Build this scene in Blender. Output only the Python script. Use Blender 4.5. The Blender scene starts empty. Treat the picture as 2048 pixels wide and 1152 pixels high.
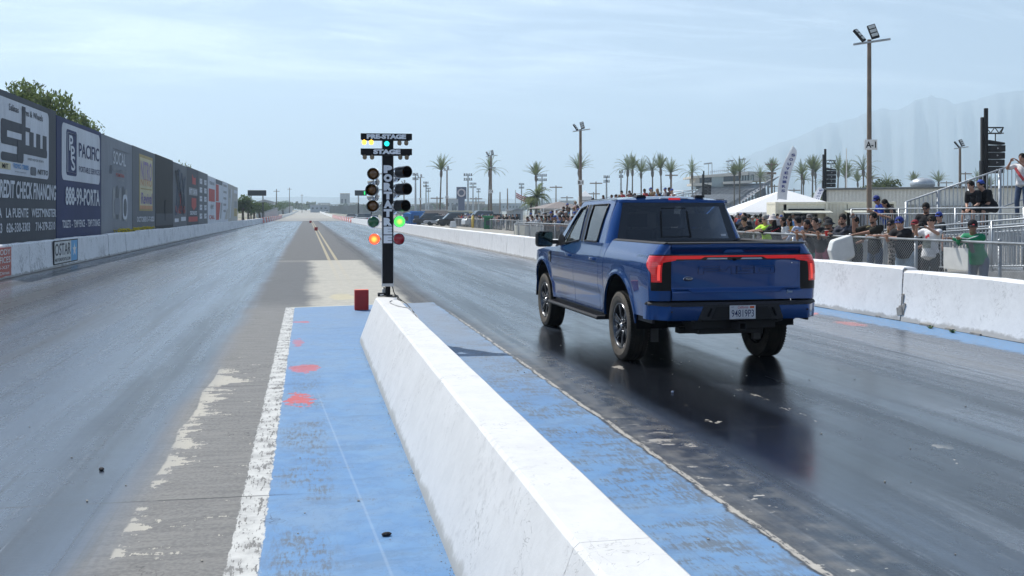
import bpy, bmesh, math, random
import numpy as np
from mathutils import Vector, Matrix, Euler
S = bpy.context.scene
C = S.collection
R = math.radians
rnd = random.Random(11)
# camera: 35 mm lens, 1.75 m above the track, yawed 11.61 degrees to the right of the track (+Y)
PSI = R(11.61); CP, SP = math.cos(PSI), math.sin(PSI)
FOC = 1991.0; HC = 1.75; FR = FOC/CP
def at(px, py, Z):                      # real position of something seen at a depth of Z metres
    xc = (px-1024)*Z/FOC
    return Vector((xc*CP+Z*SP, -xc*SP+Z*CP, HC-(py-427)*Z/FOC))
def yD(px, D): return (FR*D/(px-615)-D*SP)/CP     # distance along the track of a point on the line x = D
def zprof(y):
    if y < 220: return 0.0
    pts = [(220,0),(300,.18),(490,1.0),(800,3.1),(1200,6.0),(1700,7.6),(2600,8.0),(99999,8.0)]
    for (a, za), (b, zb) in zip(pts, pts[1:]):
        if y <= b: return za+(zb-za)*(y-a)/(b-a)
    return 8.0
# ---------------------------------------------------------------- materials
class E:                                # small expression builder over math nodes
    def __init__(s, nt, sock): s.nt, s.s = nt, sock
    def _m(s, op, *a, clamp=False):
        n = s.nt.nodes.new('ShaderNodeMath'); n.operation = op; n.use_clamp = clamp
        for i, v in enumerate((s,)+a):
            if isinstance(v, E): s.nt.links.new(v.s, n.inputs[i])
            else: n.inputs[i].default_value = v
        return E(s.nt, n.outputs[0])
    def __add__(s, o): return s._m('ADD', o)
    def __sub__(s, o): return s._m('SUBTRACT', o)
    def __mul__(s, o): return s._m('MULTIPLY', o)
    def __truediv__(s, o): return s._m('DIVIDE', o)
    def __radd__(s, o): return s+o
    def __rmul__(s, o): return s*o
    def __rsub__(s, o): return s*-1.0+o
    def abs(s): return s._m('ABSOLUTE')
    def inv(s): return E.c(s.nt, 1.0)-s
    def max(s, o): return s._m('MAXIMUM', o)
    def min(s, o): return s._m('MINIMUM', o)
    def mod(s, o): return s._m('FLOORED_MODULO', o)
    def clamp(s): return s._m('MULTIPLY', 1.0, clamp=True)
    @staticmethod
    def c(nt, v):
        n = nt.nodes.new('ShaderNodeValue'); n.outputs[0].default_value = v; return E(nt, n.outputs[0])
    def ss(s, a, b, x=0.0, y=1.0):       # smoothstep a..b -> x..y
        n = s.nt.nodes.new('ShaderNodeMapRange'); n.interpolation_type = 'SMOOTHSTEP'
        s.nt.links.new(s.s, n.inputs[0])
        if a > b: a, b, x, y = b, a, y, x
        for i, v in ((1, a), (2, b), (3, x), (4, y)): n.inputs[i].default_value = v
        return E(s.nt, n.outputs[0])
    def band(s, a, b, w): return s.ss(a-w, a+w)*s.ss(b+w, b-w)
class Mat:
    def __init__(s, name):
        s.m = bpy.data.materials.new(name); s.m.use_nodes = True; s.nt = s.m.node_tree
        s.b = s.nt.nodes['Principled BSDF']; s.co = s.nt.nodes.new('ShaderNodeTexCoord')
    def pos(s, which='Object'): return s.co.outputs[which]
    def xyz(s, which='Object'):
        n = s.nt.nodes.new('ShaderNodeSeparateXYZ'); s.nt.links.new(s.pos(which), n.inputs[0])
        return [E(s.nt, n.outputs[i]) for i in range(3)]
    def vec(s, x, y, z=0.0):
        n = s.nt.nodes.new('ShaderNodeCombineXYZ')
        for i, v in enumerate((x, y, z)):
            if isinstance(v, E): s.nt.links.new(v.s, n.inputs[i])
            else: n.inputs[i].default_value = v
        return n.outputs[0]
    def noise(s, scale, det=4, rough=.55, stretch=(1, 1, 1), vec=None, which='Object', off=(0, 0, 0), dist=0.0):
        mp = s.nt.nodes.new('ShaderNodeMapping'); mp.inputs['Scale'].default_value = stretch; mp.inputs['Location'].default_value = off
        s.nt.links.new(vec if vec is not None else s.pos(which), mp.inputs[0])
        n = s.nt.nodes.new('ShaderNodeTexNoise'); n.inputs['Scale'].default_value = scale
        n.inputs['Detail'].default_value = det; n.inputs['Roughness'].default_value = rough; n.inputs['Distortion'].default_value = dist
        s.nt.links.new(mp.outputs[0], n.inputs['Vector'])
        return E(s.nt, n.outputs[0])
    def mix(s, f, a, b):
        n = s.nt.nodes.new('ShaderNodeMix'); n.data_type = 'RGBA'
        if isinstance(f, E): s.nt.links.new(f.s, n.inputs['Factor'])
        else: n.inputs['Factor'].default_value = f
        for nm, v in ((6, a), (7, b)):
            if isinstance(v, tuple): n.inputs[nm].default_value = (*v[:3], 1)
            else: s.nt.links.new(v, n.inputs[nm])
        return n.outputs[2]
    def set(s, **k):
        names = dict(color='Base Color', rough='Roughness', metal='Metallic', spec='Specular IOR Level', coat='Coat Weight', coatr='Coat Roughness', ior='IOR',
                     trans='Transmission Weight', emit='Emission Color', es='Emission Strength', sheen='Sheen Weight', alpha='Alpha')
        for a, v in k.items():
            i = s.b.inputs[names[a]]
            if isinstance(v, E): s.nt.links.new(v.s, i)
            elif isinstance(v, tuple): i.default_value = (*v[:3], 1)
            elif isinstance(v, (int, float)): i.default_value = v
            else: s.nt.links.new(v, i)
        return s
    def bump(s, h, strength=.3, dist=.01):
        n = s.nt.nodes.new('ShaderNodeBump'); n.inputs['Strength'].default_value = strength; n.inputs['Distance'].default_value = dist
        s.nt.links.new(h.s, n.inputs['Height']); s.nt.links.new(n.outputs[0], s.b.inputs['Normal']); return s
_flat = {}
def flat(col, rough=.6, metal=0.0, var=.12, scale=6.0, emit=0.0, coat=0.0, name=None):
    key = (tuple(col), rough, metal, var, scale, emit, coat)
    if key in _flat: return _flat[key]
    m = Mat(name or 'paint'); c = tuple(col)
    if var > 0:
        n = m.noise(scale, 5); d = tuple(max(0, x*(1-var)) for x in c); l = tuple(min(1, x*(1+var)) for x in c)
        m.set(color=m.mix(n.ss(.3, .7), d, l), rough=n.ss(0, 1, rough-.06, rough+.06))
    else: m.set(color=c, rough=rough)
    m.set(metal=metal, coat=coat)
    if max(c) < .06 and not metal: m.set(spec=.22)
    if emit: m.set(emit=c, es=emit)
    _flat[key] = m.m; return m.m
# ---------------------------------------------------------------- mesh building
def frame(p, q):
    d = (q-p).normalized(); up = Vector((0, 0, 1)) if abs(d.z) < .95 else Vector((0, 1, 0))
    x = d.cross(up).normalized(); return x, x.cross(d).normalized(), d
class MB:
    def __init__(s): s.v, s.f, s.mi, s.k = [], [], [], 0
    def add(s, vs, fs):
        b = len(s.v); s.v += [tuple(x) for x in vs]
        for f in fs: s.f.append(tuple(i+b for i in f)); s.mi.append(s.k)
        return s
    def mat(s, k): s.k = k; return s
    def box(s, c, d, rz=0.0, M=None):
        x, y, z = d[0]/2, d[1]/2, d[2]/2
        m = M if M is not None else Matrix.Rotation(rz, 3, 'Z'); c = Vector(c)
        vs = [c+m@Vector((a*x, b*y, e*z)) for e in (-1, 1) for a, b in ((-1, -1), (1, -1), (1, 1), (-1, 1))]
        return s.add(vs, [(3, 2, 1, 0), (4, 5, 6, 7), (0, 1, 5, 4), (1, 2, 6, 5), (2, 3, 7, 6), (3, 0, 4, 7)])
    def bb(s, a, b):
        return s.box([(a[i]+b[i])/2 for i in range(3)], [abs(b[i]-a[i]) for i in range(3)])
    def bar(s, p, q, w, h=None):
        h = h or w; p, q = Vector(p), Vector(q); x, y, _ = frame(p, q)
        vs = [o+x*a*w/2+y*b*h/2 for o in (p, q) for a, b in ((-1, -1), (1, -1), (1, 1), (-1, 1))]
        return s.add(vs, [(3, 2, 1, 0), (4, 5, 6, 7), (0, 1, 5, 4), (1, 2, 6, 5), (2, 3, 7, 6), (3, 0, 4, 7)])
    def tube(s, pts, rs, n=8, caps=True):
        pts = [Vector(p) for p in pts]
        if not hasattr(rs, '__len__'): rs = [rs]*len(pts)
        vs, fs = [], []; px = None
        for i, p in enumerate(pts):
            a = pts[max(0, i-1)]; b = pts[min(len(pts)-1, i+1)]
            x, y, d = frame(a, b)
            if px is not None and x.dot(px) < 0: x, y = -x, -y
            px = x
            for k in range(n):
                t = 2*math.pi*k/n; vs.append(p+(x*math.cos(t)+y*math.sin(t))*rs[i])
        for i in range(len(pts)-1):
            for k in range(n):
                fs.append((i*n+k, i*n+(k+1) % n, (i+1)*n+(k+1) % n, (i+1)*n+k))
        if caps: fs += [tuple(range(n))[::-1], tuple((len(pts)-1)*n+k for k in range(n))]
        return s.add(vs, fs)
    def ell(s, c, r, M=None, nu=10, nv=7):
        if not hasattr(r, '__len__'): r = (r, r, r)
        c = Vector(c); vs = []; m = M if M is not None else Matrix.Identity(3)
        for j in range(1, nv):
            t = math.pi*j/nv
            for i in range(nu):
                p = 2*math.pi*i/nu
                vs.append(c+m@Vector((r[0]*math.sin(t)*math.cos(p), r[1]*math.sin(t)*math.sin(p), r[2]*math.cos(t))))
        vs += [c+m@Vector((0, 0, r[2])), c+m@Vector((0, 0, -r[2]))]; T, B = len(vs)-2, len(vs)-1
        fs = [(j*nu+i, (j+1)*nu+i, (j+1)*nu+(i+1) % nu, j*nu+(i+1) % nu) for j in range(nv-2) for i in range(nu)]
        fs += [(T, i, (i+1) % nu) for i in range(nu)]+[(B, (nv-2)*nu+(i+1) % nu, (nv-2)*nu+i) for i in range(nu)]
        return s.add(vs, fs)
    def lathe(s, prof, o=(0, 0, 0), ax=(0, 0, 1), n=24, closed=False):   # prof: (radius, along axis)
        o, d = Vector(o), Vector(ax).normalized(); x, y, _ = frame(o, o+d); vs, fs = [], []
        for r, h in prof:
            for k in range(n):
                t = 2*math.pi*k/n; vs.append(o+d*h+(x*math.cos(t)+y*math.sin(t))*r)
        m = len(prof)
        for i in range(m if closed else m-1):
            j = (i+1) % m
            for k in range(n): fs.append((i*n+k, i*n+(k+1) % n, j*n+(k+1) % n, j*n+k))
        return s.add(vs, fs)
    def prism(s, poly, o, ex, ey, ed):   # polygon in plane (ex, ey), extruded by vector ed
        o, ex, ey, ed = map(Vector, (o, ex, ey, ed)); n = len(poly)
        vs = [o+ex*a+ey*b for a, b in poly]; vs += [v+ed for v in vs]
        return s.add(vs, [tuple(range(n))[::-1], tuple(range(n, 2*n))]+[(i, (i+1) % n, n+(i+1) % n, n+i) for i in range(n)])
    def grid(s, fn, nu, nv, skirt=None, closed=False):
        P = [[Vector(fn(i/nu, j/nv)) for j in range(nv+1)] for i in range(nu+1)]
        if skirt is not None:
            sk = Vector(skirt) if hasattr(skirt, '__len__') else None
            def off(p): return p+sk
            P = [[off(r[0])]+r+[off(r[-1])] for r in P]
            P = [[off(q) for q in P[0]]]+P+[[off(q) for q in P[-1]]]
        a, b = len(P), len(P[0]); vs = [q for r in P for q in r]
        return s.add(vs, [(i*b+j, (i+1)*b+j, (i+1)*b+j+1, i*b+j+1) for i in range(a-1) for j in range(b-1)])
    def build(s, name, mats, parent=None, smooth=False, bevel=0.0, angle=None, label=None, cat=None, group=None, kind=None, recalc=True, sub=0):
        me = bpy.data.meshes.new(name); me.from_pydata(s.v, [], s.f)
        if not isinstance(mats, (list, tuple)): mats = [mats]
        for m in mats: me.materials.append(m)
        me.polygons.foreach_set('material_index', s.mi)
        if recalc and len(s.v) < 200000:
            bm = bmesh.new(); bm.from_mesh(me); bmesh.ops.recalc_face_normals(bm, faces=bm.faces); bm.to_mesh(me); bm.free()
        if smooth: me.polygons.foreach_set('use_smooth', [True]*len(me.polygons))
        if smooth and angle:
            try: me.set_sharp_from_angle(angle=R(angle))
            except Exception: pass
        me.update()
        o = bpy.data.objects.new(name, me); C.objects.link(o); o.parent = parent
        if bevel:
            b = o.modifiers.new('b', 'BEVEL'); b.width = bevel; b.segments = 2; b.limit_method = 'ANGLE'; b.angle_limit = R(40)
        if sub:
            b = o.modifiers.new('s', 'SUBSURF'); b.levels = sub; b.render_levels = sub
        return tag(o, label, cat, group, kind)
def tag(o, label=None, cat=None, group=None, kind=None):
    if label: o['label'] = label
    if cat: o['category'] = cat
    if group: o['group'] = group
    if kind: o['kind'] = kind
    return o
def emp(name, label, cat, loc=(0, 0, 0), rz=0.0, group=None):
    o = bpy.data.objects.new(name, None); C.objects.link(o); o.location = loc; o.rotation_euler = (0, 0, rz)
    o.empty_display_size = .2
    return tag(o, label, cat, group)
def dup(root, loc=None, rz=None, label=None, scale=None, group=None):
    r = root.copy(); C.objects.link(r)
    if loc is not None: r.location = loc
    if rz is not None: r.rotation_euler = (0, 0, rz)
    if scale is not None: r.scale = scale if hasattr(scale, '__len__') else (scale,)*3
    if label: r['label'] = label
    if group: r['group'] = group
    for ch in list(root.children):
        c = ch.copy(); C.objects.link(c); c.parent = r
        for g in list(ch.children):
            d = g.copy(); C.objects.link(d); d.parent = c
    return r
def setmat(o, i, m):
    s = o.material_slots[i]; s.link = 'OBJECT'; s.material = m
_ones = 'zero first second third fourth fifth sixth seventh eighth ninth tenth eleventh twelfth thirteenth fourteenth fifteenth sixteenth seventeenth eighteenth nineteenth'.split()
def nth(n):
    if n < 20: return _ones[n]
    t = ['', '', 'twent', 'thirt', 'fort', 'fift', 'sixt', 'sevent', 'eight', 'ninet'][n//10]
    return t+'ieth' if n % 10 == 0 else t+'y-'+_ones[n % 10]
def text_mesh(s, w, h, o, ex, ey, bold=0.0, depth=0.0, mono=False):
    """lettering as verts and faces: fitted to w x h with its lower left corner at o, along ex, up ey"""
    cu = bpy.data.curves.new('lettering', 'FONT'); cu.body = s; cu.offset = bold; cu.extrude = depth; cu.resolution_u = 3; cu.space_line = .9
    ob = bpy.data.objects.new('lettering', cu); C.objects.link(ob)
    me = bpy.data.meshes.new_from_object(ob.evaluated_get(bpy.context.evaluated_depsgraph_get()))
    bpy.data.objects.remove(ob); bpy.data.curves.remove(cu)
    vs = [v.co.copy() for v in me.vertices]; fs = [tuple(p.vertices) for p in me.polygons]
    bpy.data.meshes.remove(me)
    x0, x1 = min(v.x for v in vs), max(v.x for v in vs); y0, y1 = min(v.y for v in vs), max(v.y for v in vs)
    sx, sy = w/(x1-x0), h/(y1-y0); o, ex, ey = Vector(o), Vector(ex), Vector(ey); n = ex.cross(ey)
    return [o+ex*((v.x-x0)*sx)+ey*((v.y-y0)*sy)+n*v.z for v in vs], fs
def txt(mb, s, w, h, o, ex, ey, bold=0.0, depth=0.0, shear=0.0):
    vs, fs = text_mesh(s, w, h, o, ex, Vector(ey)+Vector(ex)*shear if shear else ey, bold, depth)
    mb.add(vs, fs)
# common materials
M_white = flat((.78, .78, .76), .55); M_black = flat((.012, .012, .014), .5, var=.1); M_steel = flat((.42, .44, .46), .38, .85, var=.15)
M_galv = flat((.36, .38, .40), .45, .7, var=.2, scale=3); M_dark = flat((.03, .03, .032), .6)
M_red = flat((.42, .02, .018), .55)
# ---------------------------------------------------------------- camera, world, sun, haze
cam = bpy.data.cameras.new('camera'); co = bpy.data.objects.new('camera', cam); C.objects.link(co)
cam.sensor_width = 36; cam.lens = 36*FOC/2048; cam.clip_end = 60000; cam.clip_start = .05
cam.shift_y = -(576-427)/2048
co.location = (0, 0, HC); co.rotation_euler = (R(90), 0, -PSI); S.camera = co
SUN_EL = R(54); SUN_AZ = R(32)     # the sun stands ahead of the camera, 32 degrees left of the track's direction
sd = Vector((-math.sin(SUN_AZ)*math.cos(SUN_EL), math.cos(SUN_AZ)*math.cos(SUN_EL), math.sin(SUN_EL)))
sl = bpy.data.lights.new('sun', 'SUN'); sl.energy = 5.0; sl.angle = R(.6); sl.color = (1, .965, .90)
so = bpy.data.objects.new('sun', sl); C.objects.link(so); so.rotation_euler = sd.to_track_quat('Z', 'Y').to_euler()
W = bpy.data.worlds.new('World'); S.world = W; W.use_nodes = True; nt = W.node_tree
bg = nt.nodes['Background']; sky = nt.nodes.new('ShaderNodeTexSky'); sky.sky_type = 'NISHITA'; sky.sun_disc = False
sky.sun_elevation = SUN_EL; sky.sun_rotation = -SUN_AZ; sky.air_density = .9; sky.dust_density = 1.2; sky.ozone_density = 2.6
tc = nt.nodes.new('ShaderNodeTexCoord'); sep = nt.nodes.new('ShaderNodeSeparateXYZ'); nt.links.new(tc.outputs['Generated'], sep.inputs[0])
zz = E(nt, sep.outputs[2]); cx, cy = E(nt, sep.outputs[0]), E(nt, sep.outputs[1])
def wnoise(scale, det, sx, sy, sz, off=0.0, dist=0.0):
    # thin high cloud: noise on a plane overhead
    k = zz.max(0.02)+.12; cmb = nt.nodes.new('ShaderNodeCombineXYZ')
    nt.links.new(((cx/k)*sx).s, cmb.inputs[0]); nt.links.new(((cy/k)*sy).s, cmb.inputs[1]); cmb.inputs[2].default_value = off
    n = nt.nodes.new('ShaderNodeTexNoise'); n.inputs['Scale'].default_value = scale; n.inputs['Detail'].default_value = det
    n.inputs['Roughness'].default_value = .6; n.inputs['Distortion'].default_value = dist
    nt.links.new(cmb.outputs[0], n.inputs['Vector']); return E(nt, n.outputs[0])
cl = wnoise(.9, 7, .55, 1.3, 1, 3.1, .5).ss(.45, .68)*.75+wnoise(2.6, 6, .5, 1.5, 1, 9.0, 1.2).ss(.48, .75)*.35
hz = zz.ss(.30, -.02)                   # the sky itself pales towards the horizon
amt = (hz*.42+.06)
mx = nt.nodes.new('ShaderNodeMix'); mx.data_type = 'RGBA'; nt.links.new(amt.s, mx.inputs['Factor'])
nt.links.new(sky.outputs[0], mx.inputs[6]); mx.inputs[7].default_value = (6.3, 7.6, 9.3, 1)
nt.links.new(mx.outputs[2], bg.inputs['Color']); bg.inputs['Strength'].default_value = .095
m2 = nt.nodes.new('ShaderNodeMix'); m2.data_type = 'RGBA'; nt.links.new((cl*zz.ss(.42, .24)*zz.ss(.07, .17)).min(1.0).s, m2.inputs['Factor']); nt.links.new(mx.outputs[2], m2.inputs[6]); m2.inputs[7].default_value = (15, 16.3, 18, 1); nt.links.new(m2.outputs[2], bg.inputs['Color'])
S.view_settings.view_transform = 'Standard'; S.view_settings.look = 'None'; S.view_settings.exposure = .29; S.view_settings.gamma = 1
cy_ = S.cycles; cy_.max_bounces = 8; cy_.diffuse_bounces = 3; cy_.glossy_bounces = 4; cy_.transmission_bounces = 6; cy_.transparent_max_bounces = 24; cy_.volume_bounces = 1
cy_.caustics_reflective = False; cy_.caustics_refractive = False; cy_.use_denoising = True; cy_.sample_clamp_indirect = 4
HZ = 1
if HZ:
    hb = MB().bb((-8000, -120, -3), (8000, 7200, 880))
    hm = bpy.data.materials.new('haze'); hm.use_nodes = True; n = hm.node_tree; n.nodes.remove(n.nodes['Principled BSDF'])
    pv = n.nodes.new('ShaderNodeVolumePrincipled'); pv.inputs['Color'].default_value = (.68, .85, 1, 1); pv.inputs['Density'].default_value = .00033
    pv.inputs['Anisotropy'].default_value = .25
    n.links.new(pv.outputs[0], n.nodes['Material Output'].inputs['Volume'])
    hm.volume_intersection_method = 'ACCURATE' if hasattr(hm, 'volume_intersection_method') else 0
    hb.build('haze', hm, kind='stuff', label='pale blue haze between the track and the mountains')
# ---------------------------------------------------------------- ground and track
m = Mat('dry_ground'); x, y, z = m.xyz(); n1 = m.noise(.15, 6); n2 = m.noise(3.0, 4); n3 = m.noise(.01, 3)
m.set(color=m.mix(n3.ss(.45, .6), m.mix((n1+n2*.4).ss(.5, .9), (.30, .26, .20), (.20, .18, .15)), (.16, .17, .10)), rough=.95); m.bump(n2, .3, .02)
M_ground = m.m
ys = [-110, -40, 0, 40, 100, 160, 220, 260, 300, 350, 400, 440, 490, 560, 640, 720, 800, 900, 1000, 1100, 1200, 1400, 1700, 2100, 2600, 4000, 5500, 7100]
xs = [-7800, -4000, -1500, -500, -150, -40, -8.6, 0, 10.6, 40, 150, 500, 1500, 4000, 7800]
g = MB(); g.add([(a, b, (zprof(b) if -60 < a < 30 else (zprof(b) if b > 2000 else 0))-.02) for b in ys for a in xs], [(j*len(xs)+i, j*len(xs)+i+1, (j+1)*len(xs)+i+1, (j+1)*len(xs)+i) for j in range(len(ys)-1) for i in range(len(xs)-1)])
g.build('ground', M_ground, kind='structure')
# pit side apron of pale concrete behind the right wall
def strip(x0, x1, y0, y1, dz, step=12):
    b = MB(); yy = [y0]
    while yy[-1] < y1: yy.append(min(y1, yy[-1]+step))
    vs = []
    for q in yy: vs += [(x0(q) if callable(x0) else x0, q, zprof(q)+dz), (x1(q) if callable(x1) else x1, q, zprof(q)+dz)]
    return b.add(vs, [(2*i, 2*i+1, 2*i+3, 2*i+2) for i in range(len(yy)-1)])
m = Mat('apron_concrete'); n1 = m.noise(.4, 6); n2 = m.noise(8, 4)
m.set(color=m.mix((n1+n2*.3).ss(.45, .85), (.34, .32, .275), (.25, .235, .21)), rough=.9)
strip(9.6, 60, -20, 330, -.005).build('pit_apron', m.m, kind='structure')
def wallx(yy):                       # the right wall closes in on the track
    if yy < 17: return 9.5
    if yy < 35: return 9.5-(yy-17)/18*1.1
    return 8.4
# racing surface: concrete and asphalt under rubber, glue and worn paint
m = Mat('track_surface'); X, Y, _ = m.xyz()
fine = m.noise(38, 4); med = m.noise(6, 5); big = m.noise(.8, 4)
long1 = m.noise(1.6, 5, .6, (1, .045, 1)); long2 = m.noise(5.5, 4, .6, (1, .02, 1), off=(4, 7, 0)); long3 = m.noise(17, 3, .6, (1, .02, 1), off=(9, 1, 0))
wob = (m.noise(1.1, 4, off=(5, 5, 5))-.5)
cross = m.noise(5, 5, .65, (.35, 2.2, 1), off=(3, 3, 0))
scuff = m.noise(26, 3, .7, (1.6, .28, 1), off=(2, 8, 0))
streak0 = (long2*.5+scuff*.5).ss(.40, .60)
iso = m.noise(4.2, 6, .68, off=(12, 8, 0))
# bare surfaces
conc = m.mix((med*.6+fine*.4).ss(.35, .7), (.44, .415, .35), (.34, .32, .28))
conc = m.mix((m.noise(9, 4, .6, (.12, 1.2, 1)).ss(.52, .7))*.35, conc, (.16, .155, .15))
asph = m.mix((fine*.6+med*.4).ss(.35, .7), (.125, .12, .115), (.085, .085, .085))
grey = m.mix((fine*.5+cross*.5).ss(.4, .62), (.205, .20, .19), (.135, .133, .13))
launch = Y.ss(38.05, 37.95)
col = m.mix(launch, asph, conc)
col = m.mix((X+wob*.5+(long1-.5)*.5).band(-3, .12, .22)*Y.ss(40, 36), col, m.mix(Y.ss(18, 21)*.6, grey, (.06, .064, .07)))
col = m.mix((X+(long1-.5)*.8+wob*.4).ss(1.75, 2.15), col, m.mix(streak0, (.045, .046, .05), (.11, .11, .108)))
# flaking beige remains along the left lane's edge
ylo = m.noise(.55, 4, .6, (.15, 1, 1), off=(3, 13, 0))
wfl = (ylo-.50)*2.0+(cross-.5)*.75+(iso-.5)*1.5+(scuff-.5)*.35+.04+Y.band(10.2, 11.6, .15)*.16
dfl = X+1.0+wob*.16
flake = (wfl-dfl).ss(.0, .015)*dfl.ss(0, .02)*Y.ss(11.9, 11.5)*(fine*.5+scuff*.5).ss(.36, .40)
f2 = ((cross*.35+iso*.45+scuff*.2)).ss(.585, .60)*(X+wob*.3).band(-.95, -.42, .02)*Y.ss(15, 12)
col = m.mix((flake+f2).clamp(), col, (.42, .395, .34))
# rubber laid down in the two lanes
cL = (X+4.4).abs(); cR = (X-5.75).abs()
edge = (m.noise(.5, 3, off=(7, 0, 0))-.5)*.35+(long1-.5)*.35
rubL = (cL+edge).ss(3.55, 3.15); rubR = (cR+edge).ss(3.55, 2.95)
# towards the far end of the launch pad the bare centre is wider
rub = (rubL+rubR).clamp()
streak = (long1*.62+long2*.28+long3*.10)
groove = ((X+5.5).abs().ss(.9, .2)+(X+3.2).abs().ss(.8, .2)+(X-4.9).abs().ss(.9, .2)+(X-6.9).abs().ss(.8, .2)).clamp()
rc = m.mix((streak+groove*-.02).ss(.38, .60), (.010, .014, .022), (.036, .052, .078))  # blue in the paler tone stands in for sky sheen on the rubber
rc = m.mix((med*.5+scuff*.5).ss(.58, .68)*.35, rc, (.12, .13, .14))
rc = m.mix((m.noise(1.3, 5, .65, (1, .10, 1), off=(40, 3, 0))).ss(.54, .62)*.45*rubR, rc, (.105, .12, .14))
bw = (m.noise(.35, 3, off=(70, 0, 0))-.5)*1.2
XW = X+bw*.6
rc = m.mix(rubL*(streak.ss(.38, .60)*.28+.22), rc, (.055, .088, .145))  # bluish tint paints the sky's sheen into the left lane
rc = m.mix((XW+2.4).abs().ss(1.5, .5)*rubL*.45, rc, (.08, .12, .175))
darkb = (((XW+5.6).abs().ss(1.1, .2)*.95+(XW+1.5).abs().ss(.35, .05)*.6+(XW+7.2).abs().ss(.5, .1)*.7)*rubL+((XW-4.5).abs().ss(.8, .2)*.8+(XW-6.6).abs().ss(.45, .1)*.5)*rubR)
rc = m.mix(darkb.clamp()*(streak+.1).ss(.38, .55), rc, (.012, .017, .026))
rc = m.mix(((XW-7.7).abs().ss(1.1, .3)*.85+(XW-5.6).abs().ss(.45, .1)*.35)*rubR*streak.ss(.38, .52), rc, (.15, .175, .21))          # paler right-lane bands; left lane's blue above paints in sky sheen
lines = m.noise(22, 2, .5, (1, .006, 1), off=(3, 1, 0)).ss(.56, .64)*long1.ss(.42, .6)+m.noise(9, 2, .5, (1, .01, 1), off=(33, 1, 0)).ss(.60, .66)*.8
rc = m.mix(lines.clamp()*.55, rc, (.010, .013, .018))
litl = m.noise(15, 3, .5, (1, .008, 1), off=(13, 41, 0)).ss(.60, .68)*iso.ss(.42, .58)
rc = m.mix(litl*.35, rc, (.16, .18, .21))
col = m.mix(rub*.94, col, rc)
# fresh rubber and water left by the truck's tyres
wet = ((X-3.55-wob*.2+(Y-9)*.02).abs().ss(.62, .32)*(Y+med*1.2).band(6.2, 15, .9)+((X-5.72+wob*.2).abs().ss(.50, .25)*(Y+med).band(8.8, 15, .7))
      +((X-4.6-wob).abs().ss(1.2, .4)*(Y+med).band(10, 17, 1.0))*.8+(long1.ss(.50, .66)*(X-6.2).abs().ss(2.4, 1.2)*Y.ss(16, 10))*.85).clamp()
col = m.mix(wet*.93, col, (.005, .006, .009))
tracks = m.noise(9, 2, .5, (.8, 3.2, 1), off=(1, 2, 0)).ss(.60, .66)*((X-7.35+wob*.3).abs().ss(.22, .12)+(X-4.05-(Y-6)*.02).abs().ss(.16, .08)*.5)*Y.ss(18, 12)
col = m.mix(tracks.clamp()*.7, col, (.05, .055, .065))
# worn edge of the right lane, beige line and chips
wornR = (X+(med-.5)*.25+(long2-.5)*.2).band(2.44, 2.95, .05)*Y.ss(19, 15)
col = m.mix(wornR*(med*.5+streak*.5).ss(.44, .58)*.45, col, (.20, .19, .17))
chipR = (cross*.30+iso*.45+ylo*.25).ss(.545, .56)*(X+wob*.2).band(2.45, 2.85, .02)*Y.ss(9, 6.5)
chipR2 = (m.noise(1.7, 4, .6, (1, .8, 1), off=(31, 5, 0)).ss(.685, .695)+m.noise(3.1, 5, .7, (1, .8, 1), off=(2, 55, 0)).ss(.72, .73))*X.band(2.9, 4.6, .2)*Y.band(3.8, 12, .5)
strR = (X-2.47+wob*.05+(iso-.5)*.06).abs().ss(.026, .012)*(scuff*.5+iso*.5).ss(.44, .52)*Y.ss(19, 15)
ridge = (X-4.22+wob*.1).abs().ss(.05, .02)*(med*.6+scuff*.4).ss(.54, .6)*Y.band(7.3, 13, .3)
col = m.mix((chipR+chipR2+strR*.9+ridge*.7).clamp(), col, (.44, .41, .36))
# blue painted centre and edge, worn where tyres have crossed it
bl = m.mix((med*.5+big*.5).ss(.35, .65), (.115, .235, .43), (.155, .285, .465))
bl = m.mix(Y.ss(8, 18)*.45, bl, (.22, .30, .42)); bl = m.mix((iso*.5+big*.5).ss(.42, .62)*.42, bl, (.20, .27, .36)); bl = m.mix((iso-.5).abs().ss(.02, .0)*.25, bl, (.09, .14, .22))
wearL = ((X+.02+wob*.1).abs().ss(.24, .08))*(cross*.25+iso*.30+scuff*.45).ss(.47, .56)*(m.noise(1.1, 2, off=(0, 9, 0)).ss(.38, .55))*Y.ss(14, 8)
wearR = (cross*.25+iso*.35+scuff*.4+(X-2.0)*.09).ss(.49, .56)*(m.noise(1.6, 3, off=(0, 29, 0)).ss(.36, .55))*X.band(1.5, 2.44, .1)
dust = (X+(med-.5)*.6).band(1.75, 2.44, .25)*Y.ss(7, 15)*(streak+.1).ss(.40, .60)
wearC = (cross*.3+iso*.4+scuff*.3).ss(.565, .60)*.6
bl = m.mix((wearL+wearR+wearC).clamp()*.8, bl, (.12, .14, .16)); bl = m.mix((m.noise(2.3, 5, .7, (.5, 1.6, 1), off=(61, 9, 0))).ss(.56, .66)*.30, bl, (.10, .16, .25)); bl = m.mix(dust*.7, bl, (.24, .27, .31))
scr = (X-.33+(Y-6)*.06).abs().ss(.012, .003)*Y.band(4.6, 9.8, .6)
bl = m.mix(scr*.22+(m.noise(.9, 5, .7, off=(9, 9, 0)).ss(.62, .72))*.25, bl, (.40, .48, .58))
def spot(cx_, cy_s, rx, ry, k=.5):
    return (((X-cx_)/rx)*((X-cx_)/rx)+((Y-cy_s)/ry)*((Y-cy_s)/ry)+(med-.5)*2.6*k+(fine-.5)*.8)
rn = m.noise(7.5, 4, .65, (.8, 1, 1), off=(5, 5, 9))-.5
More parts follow.
